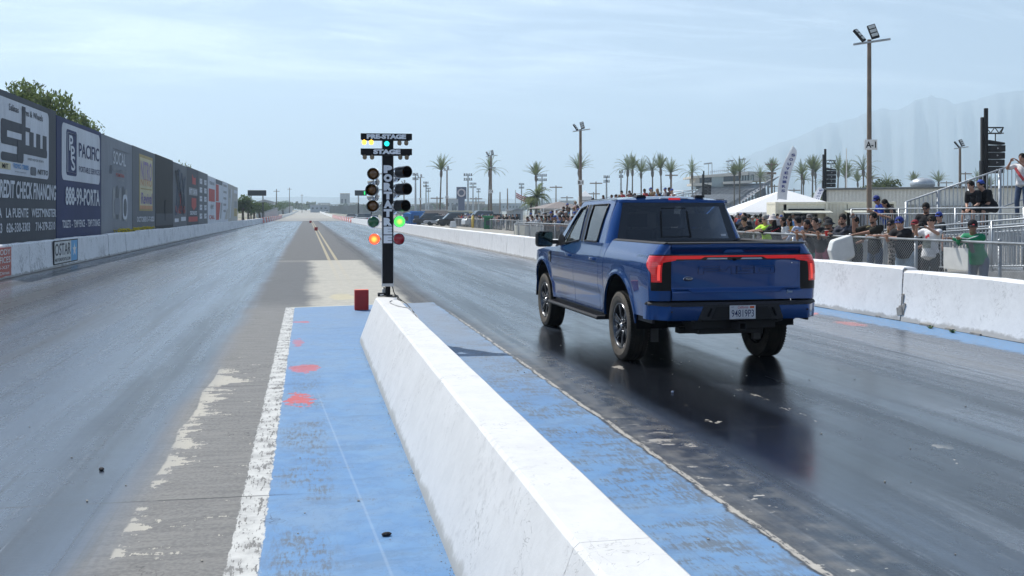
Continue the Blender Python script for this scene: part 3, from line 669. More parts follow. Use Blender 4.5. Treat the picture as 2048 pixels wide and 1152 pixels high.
def interp(pts, t):
    if t <= pts[0][0]: return pts[0][1]
    for (a, u), (b, v) in zip(pts, pts[1:]):
        if t <= b:
            s = (t-a)/(b-a); return u+(v-u)*s
    return pts[-1][1]
PZ = [(.40, .930), (.47, .958), (.55, .972), (.66, .976), (.74, .978), (.785, .998), (.84, 1.006), (.95, 1.010), (1.05, 1.010), (1.13, 1.008), (1.18, 1.000), (1.23, .986), (1.28, .970), (1.33, .955), (1.375, .946), (1.42, .935)]
PB = [(.40, .945), (.5, .975), (.62, .985), (.80, 1.000), (.95, 1.008), (1.08, 1.010), (1.17, 1.004), (1.22, .992), (1.27, .972), (1.32, .945), (1.37, .912), (1.42, .872)]
def sm(x, a, b):
    t = min(1, max(0, (x-a)/(b-a))); return t*t*(3-2*t)
ARC = ((0.0, .455), (3.69, .455)); AR = .575
def SX(y, z):
    k = sm(y, .55, .75)*(1-sm(y, 3.1, 3.35))          # doors keep a lower crease, box and wings are rounder
    x = interp(PB, z)*(1-k)+interp(PZ, z)*k
    for cy0, cz0 in ARC:
        r = math.hypot(y-cy0, (z-cz0))
        if z > .30: x += .020*math.exp(-((r-AR)/.06)**2)*(1-sm(z, 1.02, 1.16))
    if y > 3.95: x -= .42*(y-3.95)**2
    if y < -.75: x -= .20*(y+.75)**2
    return x
def panel(mb, s, y0, y1, lo, hi, nu=22, nv=20, e0=0.0, e1=0.0):
    """side panel between y0 and y1; lo/hi give its edges in z; e0/e1 slant the ends"""
    def fn(u, v):
        # bunch columns near the ends so that wheel-arch ends stay round
        uu = .5-.5*math.cos(math.pi*u); y = y0+(y1-y0)*uu; a, b = lo(y), hi(y); z = a+(b-a)*v
        y2 = y+(e0*(1-uu)+e1*uu)*(z-.9); return (s*SX(y2, z), y2, z)
    mb.grid(fn, nu, nv, skirt=(-s*.03, 0, 0))
def arch(c, R_=AR, base=.50):
    def lo(y):
        d = R_*R_-(y-c[0])**2; return max(base, c[1]+math.sqrt(d)) if d > 0 else base
    return lo
for s in (-1, 1):
    sd_ = 'left' if s < 0 else 'right'
    # box side with rear wheel arch
    mb = MB(); a0 = ARC[0]; wA = math.sqrt(AR*AR-(.50-a0[1])**2)
    panel(mb, s, .585, wA, lambda y: .49, lambda y: 1.412, 4, 24)
    panel(mb, s, wA-.0005, -wA, arch(a0, base=.50), lambda y: 1.412, 44, 24)
    panel(mb, s, -wA, -1.0, lambda y: .605, lambda y: 1.412, 10, 24)
    # corner rounds into the tail
    def cor(u, v):
        z = .795+(1.412-.795)*v; x0 = SX(-1.0, z); r_ = .125
        if u < .6:
            t = u/.6*math.pi/2; return (s*(x0-r_+r_*math.cos(t)), -1.0-r_*math.sin(t)*.98, z)
        return (s*(x0-r_-(u-.6)/.4*(x0-r_-.772)), -1.1225, z)
    mb.grid(cor, 14, 20, skirt=(0, .03, 0))
    mb.build('box_side', M_blue, TK, smooth=True, angle=50)
    # dark valance below the corner, seam line in the paint
    mb = MB(); mb.grid(lambda u, v: (s*(SX(-.62-u*.40, .60)-.03), -.60-u*.40, .54+v*.064), 4, 2, skirt=(-s*.03, 0, 0)); mb.build('lower_valance', M_trim, TK)
    # bed rail cap
    mb = MB()
    mb.grid(lambda u, v: (s*((.876 if u < .9 else .876-.04*(u-.9)*10)-.11*v), .565-1.66*u, 1.411+.026*math.sin(math.pi*min(1, .12+v*.8))), 10, 6, skirt=(0, 0, -.008)); mb.build('bed_rail_cap', M_trim, TK, smooth=True, angle=50)
    # cab: rear corner, doors, wing
    mb = MB(); panel(mb, s, .60, .795, lambda y: .50, lambda y: 1.375, 5, 24); mb.build('cab_corner', M_blue, TK, smooth=True, angle=50)
    for y0, y1, e0, e1, nm in ((.805, 1.955, 0, 0, 'rear'), (1.965, 3.14, 0, .05, 'front')):
        mb = MB(); panel(mb, s, y0, y1, lambda y: .505, (lambda y: 1.375) if nm == 'rear' else (lambda y: 1.375-.075*sm(y, 2.05, 2.45)-.05*sm(y, 2.6, 3.1)), 22, 30, e0, e1)
        d = mb.build('door', M_blue, TK, smooth=True, angle=35)
        yh = y0+.13; xs_ = SX(yh+.1, 1.17)
        mb = MB(); mb.grid(lambda u, v: (s*(xs_+.012+.022*math.sin(math.pi*u)**.5 if u not in (0, 1) else s*(xs_-.002)), yh+.24*u, 1.150+.034*v), 8, 3, skirt=(-s*.012, 0, 0)); mb.build('handle', M_blue, d, smooth=True)
        mb = MB(); mb.ell((s*(xs_-.002), yh+.12, 1.147), (.006, .075, .032), nu=14, nv=7); mb.build('handle_cup', M_gap, d)
    mb = MB(); a1 = ARC[1]; w1 = math.sqrt(AR*AR-(.50-a1[1])**2)
    hz_ = lambda y: 1.25-.11*sm(y, 3.2, 4.6)
    panel(mb, s, 3.15, a1[0]-w1, lambda y: .50, hz_, 3, 22, .0); panel(mb, s, a1[0]-w1, a1[0]+w1, arch(a1, base=.50), hz_, 44, 22); panel(mb, s, a1[0]+w1, 4.52, lambda y: .50, hz_, 5, 22)
    wg = mb.build('front_wing', M_blue, TK, smooth=True, angle=50)
    mb = MB(); xw = SX(3.26, 1.12)
    mb.prism([(0, 0), (.12, .03), (.15, .14), (.02, .17), (-.03, .07)], (s*(xw-.004), 3.2, 1.02), (0, 1, 0), (0, 0, 1), (s*.012, 0, 0)); mb.build('wing_vent', M_blk, wg, bevel=.004)
    mb = MB(); mb.bar((s*(xw+.010), 3.2, 1.03), (s*(xw+.010), 3.32, 1.17), .01); mb.bb((s*(xw+.005), 3.21, 1.10), (s*(xw+.012), 3.30, 1.13)); mb.build('vent_badge', M_steel, wg)
    # greenhouse side: frames round two windows, following one tumbled-home surface
    def GX(z, y=1.5): return .952-.32*(z-1.375)-.12*max(0, z-1.62)**1.3-.02*abs(y-1.7)**1.5
    def gq(mb, c, off=0.0, nu=8, nv=6, sk=.02):      # four (y, z) corners
        (a, b, c_, d) = c
        def fn(u, v):
            y = (a[0]*(1-u)+b[0]*u)*(1-v)+(d[0]*(1-u)+c_[0]*u)*v; z = (a[1]*(1-u)+b[1]*u)*(1-v)+(d[1]*(1-u)+c_[1]*u)*v
            return (s*(GX(z, y)+off), y, z)
        mb.grid(fn, nu, nv, skirt=(-s*sk, 0, 0) if sk else None)
    W1 = [(1.84, 1.385), (2.70, 1.315), (2.27, 1.815), (1.99, 1.862)]       # front door glass: bottom rear, bottom front, top front, top rear
    W2 = [(1.02, 1.385), (1.60, 1.385), (1.73, 1.865), (1.06, 1.872)]
    mb = MB()
    gq(mb, [(.98, 1.874), (2.36, 1.862), (2.30, 1.915), (.98, 1.925)])                  # roof rail
    gq(mb, [(2.70, 1.315), (3.12, 1.255), (2.36, 1.862), (2.27, 1.815)], nu=8, nv=12)   # windscreen pillar
    gq(mb, [(1.99, 1.864), (2.27, 1.817), (2.36, 1.862), (2.00, 1.874)], nu=8, nv=3)
    gq(mb, [(.80, 1.372), (1.02, 1.372), (1.06, 1.874), (.86, 1.884)], nu=5, nv=12)      # rear pillar
    gq(mb, [(.86, 1.884), (1.06, 1.874), (1.06, 1.925), (.90, 1.928)], nu=5, nv=3)
    gq(mb, [(1.60, 1.372), (1.66, 1.372), (1.79, 1.874), (1.73, 1.874)], nu=2, nv=8); gq(mb, [(1.79, 1.372), (1.84, 1.372), (1.99, 1.874), (1.93, 1.874)], nu=2, nv=8)
    # pillar wraps round to the back glass
    def rp(u, v):
        z = 1.372+(1.928-1.372)*v; yr = .605+(z-1.372)*.30; gx = GX(z, .8); r_ = .15
        ys_ = yr+r_; y_side = .80+.10*v
        if u < .35: return (s*gx, y_side+(ys_-y_side)*(u/.35), z)
        t = (u-.35)/.65*math.pi/2*.92; return (s*(gx-r_+r_*math.cos(t)), ys_-r_*math.sin(t), z)
    mb.grid(rp, 14, 14, skirt=(0, .02, 0))
    mb.build('cab_pillars', M_blue, TK, smooth=True, angle=40)
    mb = MB(); gq(mb, [(1.66, 1.376), (1.79, 1.376), (1.93, 1.872), (1.79, 1.872)], off=.001, nu=3, nv=8)
    mb.build('door_pillar', M_blk, TK, smooth=True, angle=40)
    mb = MB()
    for Wn in (W1, W2):
        for i in range(4):
            a, b = Wn[i], Wn[(i+1) % 4]; mb.tube([(s*(GX(a[1]+(b[1]-a[1])*t/6, 1.7)+.000), a[0]+(b[0]-a[0])*t/6, a[1]+(b[1]-a[1])*t/6) for t in range(7)], .011, 5)
    mb.build('window_seals', M_blk, TK, smooth=True)
    for Wn, g_, nm in ((W1, G_front, 'front'), (W2, G_dark, 'rear')):
        mb = MB(); gq(mb, Wn, off=-.008, sk=0); mb.build('side_window', g_, TK, smooth=True)
    mb = MB(); mb.prism([(2.50, 1.31), (3.06, 1.262), (2.72, 1.47), (2.60, 1.42)], (s*(GX(1.33)-.004), 0, 0), (0, 1, 0), (0, 0, 1), (s*.012, 0, 0)); mb.build('mirror_sail', M_blk, TK)
    # mirror
    mr = MB(); mr.box((s*1.165, 2.985, 1.375), (.255, .15, .235)); mr = mr.build('side_mirror', M_blk, TK, bevel=.045)
    MB().box((s*1.165, 2.905, 1.377), (.215, .004, .195)).build('mirror_glass', Mat('mirror').set(color=(.10, .16, .16), metal=1.0, rough=.04).m, mr, bevel=.0)
    MB().bar((s*.93, 2.90, 1.33), (s*1.08, 2.97, 1.33), .07, .06).build('mirror_arm', M_blk, mr, bevel=.01)
    # running board
    rb = MB(); rb.prism([(0, 0), (.17, .0), (.185, .02), (.17, .045), (0, .05)], (s*.895, .64, .415), (s, 0, 0), (0, 0, 1), (0, 2.50, 0)); rb = rb.build('running_board', M_trim, TK, bevel=.006)
    mb = MB()
    for k in range(60): mb.bb((s*.93, .70+k*.04, .4655), (s*1.055, .715+k*.04, .470))
    mb.build('step_pad', M_blk, rb)
    mb = MB()
    for yk in (.9, 1.8, 2.7): mb.bar((s*.75, yk, .47), (s*.93, yk, .43), .05, .03)
    mb.build('bracket', M_blk, rb)
    # rocker
    mb = MB(); mb.bb((s*.80, .6, .44), (s*.955, 3.14, .50)); mb.build('rocker', M_blk, TK, bevel=.01)
    # wheel-well liners
    for cy0, cz0 in ARC:
        mb = MB(); N = 20
        mb.grid(lambda u, v: (s*(.60+.375*v), cy0+math.cos(math.pi*u)*(AR+.012), cz0+math.sin(math.pi*u)*(AR+.012)-.02), N, 2); mb.build('wheel_liner', M_gap, TK)
    # tail lamp
    def tp(q, z, off=0.006):     # point on the rounded corner: q<0 runs forward along the side, q in metres round the corner
        x0 = SX(-1.0, z); r_ = .125; o = off
        if q < 0: return Vector((s*(SX(-1.0-q*1.0, z)+o), -1.0-q, z))
        L1 = r_*math.pi/2
        if q < L1:
            t = q/r_; return Vector((s*(x0-r_+(r_+o)*math.cos(t)), -1.0-(r_+o)*math.sin(t)*.98, z))
        return Vector((s*(x0-r_-(q-L1)), -1.1225-o, z))
    m = Mat('tail_lamp_red'); geo = m.xyz(); q_ = (geo[2]*42).mod(1.0).ss(.3, .7); m.set(color=m.mix(q_, (.42, .004, .008), (.55, .008, .012)), rough=.12, coat=1.0, emit=m.mix((geo[2]-1.25).ss(-.02, .02), (.9, .006, .012), (1, .02, .03)), es=.17); M_lamp = m.m
    def shape(q0f, q1f, z0, z1, off, mat, nm, par, nu=16, nv=16):
        mb = MB(); mb.grid(lambda u, v: tp((lambda z: q0f(z)+(q1f(z)-q0f(z))*u)(z0+(z1-z0)*v), z0+(z1-z0)*v, off), nu, nv, skirt=(-s*.008, .012, 0)); return mb.build(nm, mat, par, smooth=True, angle=50)
    hs = shape(lambda z: -.055 if z > 1.2 else -.055+.12*sm(z, 1.20, 1.08), lambda z: .335, .905, 1.30, .002, Mat('lamp_black').set(color=(.004, .004, .005), rough=.25, spec=.3).m, 'tail_lamp', TK, 20, 24)
    shape(lambda z: -.030 if z > 1.21 else -.030+.110*sm(z, 1.21, 1.08), lambda z: .330 if z > 1.235 else (.190 if z < 1.215 else .190+(z-1.215)/.02*.140), 1.0, 1.288, .010, M_lamp, 'red_lens', hs, 20, 34)
    shape(lambda z: .145, lambda z: .172, 1.02, 1.19, .0125, Mat('lamp_bright').set(color=(.7, .03, .03), emit=(1, .10, .08), es=.55, rough=.2).m, 'lens_element', hs, 4, 10)
    # badge on the box side
    mb = MB(); sg = Vector((0, 1, 0)) if s > 0 else Vector((0, -1, 0))
    xb = SX(-.75, 1.275); 
    o0 = (-(xb+.007), -.60, 1.262) if s < 0 else (xb+.007, -.93, 1.262)
    txt(mb, 'LIGHTNING', .33, .032, o0, sg, (s*-.35, 0, 1), .005); mb.build('badge', flat((.16, .24, .36), .3, .6, var=0), TK)
# ---- tail
mb = MB()
YT = -1.128
def tgp(x, z):       # tailgate skin: slight barrel, upper panel leans forward under the spoiler
    y = YT-.012*(1-(x/.76)**2)
    if z > 1.29: y += .045*(1-sm(z, 1.30, 1.385))-.012
    if z < .935: y -= .028*sm(z, .935, .90)*(1-sm(abs(x), .56-(z-.87)*.3, .66-(z-.87)*.3)) if False else 0
    if z < .93: y -= .026*sm(-z, -.93, -.895)*(1.0)
    return (x, y, z)
nx = 48
mb.grid(lambda u, v: tgp(-.765+1.53*u, .80+(1.238-.80)*v), nx, 34, skirt=(0, .03, 0)); mb.grid(lambda u, v: tgp(-.765+1.53*u, 1.297+(1.418-1.297)*v), nx, 12, skirt=(0, .03, 0))
tg = mb.build('tailgate', M_blue, TK, smooth=True, angle=50)
# recessed lower centre crease: a raised lip that steps down in the middle
mb = MB(); pts = [(-.74, .925), (-.60, .925), (-.53, .885), (.50, .885), (.57, .925), (.74, .925)]
for a, b in zip(pts, pts[1:]): mb.bar((a[0], YT-.030, a[1]), (b[0], YT-.030, b[1]), .022, .012)
mb.build('crease', M_blue, tg, bevel=.004)
# pressed outline of the flat centre panel
mb = MB(); pts = [(-.755, 1.225), (-.742, 1.05), (-.70, .97), (-.66, .952), (.655, .952), (.70, .97), (.742, 1.05), (.755, 1.225)]
for a, b in zip(pts, pts[1:]): mb.bar((a[0], YT-.0115*(1-(a[0]/.76)**2)-.000, a[1]), (b[0], YT-.0115*(1-(b[0]/.76)**2), b[1]), .010, .008)
mb.build('pressed_line', M_blue, tg)
# pressed lettering: outlines drawn as fine ribs standing on the skin
mb = MB(); hh = .085; z0 = 1.085
def rib(ps, closed=True):
    q = ps+[ps[0]] if closed else ps
    for a, b in zip(q, q[1:]): mb.bar((a[0], tgp(a[0], a[1])[1]-.002, a[1]), (b[0], tgp(b[0], b[1])[1]-.002, b[1]), .006, .004)
def glyph(x, w, poly): rib([(x+a*w, z0+b*hh) for a, b in poly])
gx = -.455
glyph(gx, .25, [(0, 0), (0, .8), (.12, 1), (1, 1), (1, .72), (.24, .72), (.24, .60), (.98, .60), (.98, .34), (.24, .34), (.24, 0)])
glyph(gx+.258, .07, [(0, .34), (0, .6), (1, .6), (1, .34)])
glyph(gx+.335, .11, [(0, .72), (.35, 1), (1, 1), (1, 0), (.45, 0), (.45, .72)])
glyph(gx+.455, .20, [(0, 0), (0, .28), (.74, .28), (.74, .40), (0, .40), (0, 1), (1, 1), (1, .72), (.27, .72), (.27, .66), (.9, .66), (1, .55), (1, .12), (.9, 0)])
glyph(gx+.665, .245, [(0, .12), (0, .88), (.1, 1), (.9, 1), (1, .88), (1, .12), (.9, 0), (.1, 0)])
glyph(gx+.665, .245, [(.22, .28), (.22, .72), (.78, .72), (.78, .28)])
mb.build('pressed_lettering', flat((.001, .020, .085), .35, .2, var=0, coat=.3), tg)
# oval badge with script lettering
m_ch = flat((.6, .62, .65), .15, 1.0, var=0)
bd = MB().ell((-.575, YT-.010, 1.035), (.058, .012, .026), nu=28, nv=9).build('oval_badge', m_ch, tg, smooth=True)
MB().ell((-.575, YT-.016, 1.035), (.052, .010, .0215), nu=28, nv=9).build('badge_field', flat((.006, .015, .06), .3, var=0, coat=1), bd, smooth=True)
mb = MB(); txt(mb, 'Ford', .064, .022, (-.607, YT-.0275, 1.023), (1, 0, 0), (0, 0, 1), .004, shear=.3); mb.build('lettering', m_ch, bd)
mb = MB(); mb.bb((.605, YT-.034, .868), (.655, YT-.030, .888)); mb.bar((.590, YT-.034, .858), (.600, YT-.034, .90), .010, .004); mb.build('flag_badge', flat((.25, .32, .42), .4, .3, var=.3, scale=300), tg)
# spoiler cap, handle recess, centre camera
mb = MB(); mb.grid(lambda u, v: (-.80+1.60*u, YT-.022+.115*v, 1.419+.022*math.sin(math.pi*(.18+.6*v))-.004), 20, 6, skirt=(0, 0, -.015)); mb.build('tailgate_cap', M_trim, TK, smooth=True, angle=50)
MB().prism([(-.135, 0), (-.085, .037), (.085, .037), (.135, 0)], (-.035, YT+.004, 1.316), (1, 0, 0), (0, 0, 1), (0, -.014, 0)).build('tailgate_handle', M_blue, tg, bevel=.004)
# full width light bar
MB().bb((-.768, YT-.004, 1.232), (.768, YT+.03, 1.298)).build('light_bar_housing', Mat('gloss_black').set(color=(.006, .006, .007), rough=.07, coat=1).m, tg, bevel=.003)
m = Mat('light_bar_red'); m.set(color=(.26, .004, .008), rough=.12, coat=1.0, emit=(1, .012, .02), es=.30); M_bar = m.m
mb = MB()
mb.prism([(-.768, 1.250), (-.768, 1.287), (.768, 1.287), (.768, 1.250), (.36, 1.250), (.31, 1.272), (-.38, 1.272), (-.43, 1.250)], (0, YT-.010, 0), (1, 0, 0), (0, 0, 1), (0, .007, 0)); mb.build('light_bar', M_bar, tg, bevel=.002)
for a, b in ((-.36, -.115), (.045, .29)): mb = MB(); mb.prism([(a+.018, 1.262), (b if a > 0 else b, 1.262), (b+(.018 if a > 0 else 0), 1.246), (a-.0 if a > 0 else a, 1.246)], (0, YT-.010, 0), (1, 0, 0), (0, 0, 1), (0, .006, 0)); mb.build('reverse_lamp', flat((.62, .64, .68), .2, var=.03, coat=1), tg)
mb = MB(); mb.ell((-.03, YT-.006, 1.240), (.03, .012, .016)); mb.build('rear_camera', M_gap, tg, smooth=True)
MB().ell((.66, YT-.008, 1.20), (.009, .004, .006)).build('painted_sun_glint', flat((.9, .9, .9), .2, var=0), tg)  # white dot standing in for a sun glint on the tailgate
# rear bumper: body-coloured corners, black step pad and plate recess
def bmp(x):           # bumper plan: rear face y as a function of x
    return -1.265+.045*(abs(x)/.95)**2+.16*sm(abs(x), .80, 1.0)
for s in (-1, 1):
    def fb(u, v):
        x = .46+.0+(.975-.46)*u if u < .75 else None
        t = .588+.158*v
        if u <= .75: x = (.445+.06*(1-v))+((.93)-(.445+.06*(1-v)))*(u/.75); return (s*x, bmp(x)+.018*(1-v)**2+.0*v, t+.012*sm(x, .6, .93)*(1-v)*0)
        k = (u-.75)/.25*math.pi/2; r_ = .075; return (s*(.93+r_*math.sin(k)), bmp(.93)+(r_*2.2)*(1-math.cos(k))+.018*(1-v)**2, t)
    mb = MB(); mb.grid(fb, 26, 8, skirt=(0, .04, 0)); mb.build('bumper_corner', M_blue, TK, smooth=True, angle=50)
    mb = MB(); mb.box((s*.70, bmp(.7)+.004, .655), (.14, .01, .03)); 
    MB().ell((s*.80, bmp(.80)-.000, .685), (.011, .008, .011)).build('parking_sensor', M_blk, TK, smooth=True)
mb = MB()
mb.grid(lambda u, v: ((-1.0+2.0*u), bmp(-1.0+2*u)-.004+.14*v if abs(-1+2*u) < .99 else bmp(1.0)+.02+.12*v, .748+.034*math.sin(math.pi*min(1, .12+v*.9))), 40, 6, skirt=(0, 0, -.02)); mb.build('bumper_step_pad', M_trim, TK, smooth=True, angle=50)
mb = MB(); mb.prism([(-.50, .60), (-.44, .748), (.44, .748), (.50, .60), (.44, .585), (-.44, .585)], (0, -1.262, 0), (1, 0, 0), (0, 0, 1), (0, .10, 0)); mb.build('bumper_centre', M_trim, TK, bevel=.01)
mb = MB(); mb.prism([(-.36, .605), (-.30, .735), (.30, .735), (.36, .605)], (0, -1.272, 0), (1, 0, 0), (0, 0, 1), (0, .01, 0)); mb.build('plate_recess', M_blk, TK, bevel=.004)
lp = MB().bb((-.1525, -1.284, .598), (.1525, -1.278, .748)).build('licence_plate', flat((.66, .67, .69), .35, var=.03), TK, bevel=.002)
mb = MB(); txt(mb, '94819P3', .262, .078, (-.131, -1.2855, .622), (1, 0, 0), (0, 0, 1), .002); mb.build('plate_number', flat((.012, .02, .10), .5, var=0), lp)
mb = MB(); txt(mb, 'California', .125, .028, (-.062, -1.2855, .714), (1, 0, 0), (0, 0, 1), .002, shear=.25); mb.build('plate_state', flat((.5, .02, .03), .5, var=0), lp)
MB().bb((.085, -1.2855, .716), (.135, -1.2846, .738)).build('plate_sticker', flat((.75, .12, .02), .5, var=0), lp)
mb = MB(); txt(mb, 'OCT', .03, .014, (-.132, -1.2855, .722), (1, 0, 0), (0, 0, 1)); mb.build('plate_month', flat((.05, .05, .1), .5, var=0), lp)
mb = MB()
for k in range(16): mb.bar((-.08+k*.01, -1.285, .606), (-.074+k*.01, -1.285, .609), .003)
mb.build('plate_foot_lettering', flat((.05, .06, .15), .5, var=0), lp)
for s in (-1, 1): MB().bar((s*.40, -1.275, .63), (s*.36, -1.275, .72), .03, .012).build('tow_hook_slot', M_gap, TK)
# hitch, axle, frame rails, battery tray, exhaust-less underside
mb = MB(); 
for a, b in (((-.03, -1.27, .515), (-.03, -.9, .515)), ((.045, -1.27, .515), (.045, -.9, .515))): mb.bar(a, b, .008, .075)
for z_ in (.553, .477): mb.bb((-.034, -1.27, z_-.004), (.049, -.9, z_+.004))
mb.build('hitch_receiver', M_trim, TK)
mb = MB(); mb.bar((-.50, -1.02, .52), (.50, -1.02, .52), .09, .10); mb.bar((-.55, -1.0, .55), (-.48, -.7, .62), .06); mb.bar((.55, -1.0, .55), (.48, -.7, .62), .06)
mb.bb((-.52, -1.2, .56), (-.44, 4.2, .68)); mb.bb((.44, -1.2, .56), (.52, 4.2, .68)); mb.build('chassis_rails', M_dark, TK, bevel=.01)
mb = MB(); mb.bb((-.62, .55, .30), (.62, 3.0, .46)); mb.build('battery_tray', M_dark, TK, bevel=.03)
mb = MB(); mb.ell((0, 0, .42), (.22, .19, .13), nu=16, nv=10); mb.tube([(-.80, 0, .42), (.80, 0, .42)], .045, 10); mb.bar((-.55, -.25, .40), (-.80, .05, .38), .05); mb.bar((.55, -.25, .40), (.80, .05, .38), .05)
mb.bar((-.45, -.50, .40), (.45, -.50, .40), .14, .07); mb.bb((-.38, -.95, .40), (.40, -.55, .55)); mb.build('rear_axle', M_dark, TK, bevel=.006)
for s in (-1, 1):
    mb = MB(); mb.bb((s*.60, -.30, .24), (s*.70, -.24, .60)); mb.tube([(s*.58, .10, .36), (s*.54, .12, .80)], .035, 8); mb.build('suspension_arm', flat((.10, .10, .10), .6), TK, bevel=.005)
mb = MB(); mb.bb((-.60, -1.08, .56), (.60, .56, .94)); mb.bb((-.66, .60, .46), (.66, 4.4, 1.05)); mb.build('underbody', M_gap, TK)
mb = MB(); mb.bb((-.90, -1.06, 1.04), (.90, .56, 1.06)); mb.bb((-.93, .60, 1.05), (.93, 3.1, 1.07)); mb.bb((-.88, 3.1, 1.02), (.88, 4.4, 1.08))
mb.bb((-.85, -1.06, 1.02), (-.77, .56, 1.405)); mb.bb((.77, -1.06, 1.02), (.85, .56, 1.405)); mb.bb((-.80, .50, 1.04), (.80, .585, 1.40)); mb.bb((-.76, -1.09, .82), (.76, -1.04, 1.41)); mb.build('bed_liner', M_blk, TK)
# cab back panel below the glass, roof, screens
def RY(z, x=0): return .605+(z-1.372)*.30-.05*(1-(x/.80)**2)
mb = MB(); mb.grid(lambda u, v: (-.80+1.6*u, RY(1.0+.375*v, -.80+1.6*u), 1.0+.375*v), 16, 4, skirt=(0, .02, 0)); mb.build('cab_back_panel', M_blue, TK, smooth=True)
def roof(u, v):
    x = -1+2*u; y0, y1 = .775, 2.47; z = 1.918+.052*(1-abs(x)**2.6)+.012*math.sin(math.pi*v)-.015*sm(v, .85, 1.0)*0; w = .745-.02*v
    yy_ = y0+.09*abs(x)**8*(1-v)-.045*(1-x*x)+(y1+.07*(1-x*x)-y0+.045*(1-x*x))*v
    return (x*w, yy_, z-.030*(1-sm(v, 0, .10))*1.0*(1-abs(x)**6)-.018*sm(v, .92, 1))
mb = MB(); mb.grid(roof, 34, 30, skirt=(0, 0, -.03)); rf = mb.build('roof', M_blue, TK, smooth=True, angle=60)
mb = MB()
for s in (-1, 1): mb.tube([(s*.735, .84+k*.20, 1.936+.006*math.sin(k/8*math.pi)) for k in range(9)], .005, 5)
mb.build('roof_seam', M_blk, rf, smooth=True)
for s in (-1, 1):
    MB().prism([(-.07, 0), (-.05, .035), (.05, .035), (.07, 0)], (s*.40, .86, 1.955), (1, 0, 0), (0, 0, 1), (0, .16, 0)).build('roof_fin', M_blk, rf, bevel=.008)
MB().bar((.38, 2.2, 1.96), (.38, 2.15, 2.0), .02, .03).build('aerial', M_blk, rf)
# high brake lamp
hl_ = MB().prism([(-.205, 0), (-.19, .042), (.19, .042), (.205, 0)], (0, .735, 1.912), (1, 0, 0), (0, 0, 1), (0, .03, 0)).build('high_brake_lamp', flat((.60, .60, .64), .2, var=.05, coat=1), rf, bevel=.004)
MB().prism([(-.085, .003), (-.075, .039), (.075, .039), (.085, .003)], (0, .730, 1.912), (1, 0, 0), (0, 0, 1), (0, .02, 0)).build('brake_lens', Mat('brake_lens').set(color=(.5, .01, .02), emit=(1, .04, .05), es=.35, rough=.2).m, hl_)
# roof header above the back glass and dark ceramic border round the glass
mb = MB(); mb.grid(lambda u, v: ((-.74+1.48*u)*(1-.0*v), RY(1.885+.035*v, -.74+1.48*u)-.002, 1.885+.040*v), 16, 3, skirt=(0, .02, 0)); mb.build('rear_header', M_blue, TK, smooth=True)
def rg(x0, x1, z0, z1, off, nu=12, nv=8, tp_=0.0):
    def fn(u, v):
        z = z0+(z1-z0)*v; k = 1-(z-1.372)*.30; x = (x0+(x1-x0)*u)*k; return (x, RY(z, x)+off, z)
    return fn
mb = MB()
for a in ((-.82, .82, 1.372, 1.43), (-.82, .82, 1.84, 1.888), (-.82, -.71, 1.43, 1.84), (.71, .82, 1.43, 1.84)): mb.grid(rg(*a, -.004), 14, 4)
mb.build('glass_border', Mat('ceramic_black').set(color=(.006, .006, .007), rough=.06, coat=1).m, TK, smooth=True)
mb = MB(); mb.grid(rg(-.71, .71, 1.43, 1.84, -.003), 14, 8); mb.build('rear_window', G_rear, TK, smooth=True)
mb = MB()
for x_ in (-.235, .165):
    for a, b in zip(range(8), range(1, 8)):
        f_ = rg(x_, x_, 1.44, 1.83, -.008); mb.bar(f_(0, a/8), f_(0, b/8), .022, .006)
f1 = rg(-.235, .165, 1.455, 1.82, -.008)
for v_ in (0, 1):
    for a in range(6): mb.bar(f1(a/6, v_), f1((a+1)/6, v_), .014, .006)
mb.build('sliding_pane_frame', M_blk, TK)
f_ = rg(.61, .68, 1.46, 1.485, -.006); mb = MB(); mb.grid(f_, 2, 2); mb.build('window_sticker', flat((.6, .62, .66), .5, var=.1), TK)
mb = MB(); mb.grid(lambda u, v: ((-1+2*u)*(.83-.13*v), 3.13-.68*v+.10*(1-(2*u-1)**2), 1.255+.66*v), 16, 10); mb.build('windscreen', G_front, TK, smooth=True)
mb = MB(); mb.grid(lambda u, v: ((-1+2*u)*(.93-.05*v), 3.12+1.42*v+.14*(1-(2*u-1)**2)*v, 1.235-.10*v*v+.055*(1-(2*u-1)**4)*(1-.3*v)), 20, 14, skirt=(0, 0, -.03)); mb.build('bonnet', M_blue, TK, smooth=True)
mb = MB(); mb.bb((-.86, 4.42, .52), (.86, 4.60, .80)); fb_ = mb.build('front_bumper', M_blue, TK, bevel=.04)
mb = MB(); mb.bb((-.70, 4.48, .82), (.70, 4.61, 1.08)); mb.build('grille', M_blk, TK, bevel=.02)
for s in (-1, 1): MB().bb((s*.70, 4.40, .84), (s*.90, 4.56, 1.08)).build('headlight', flat((.7, .7, .72), .1, coat=1), TK, bevel=.02)
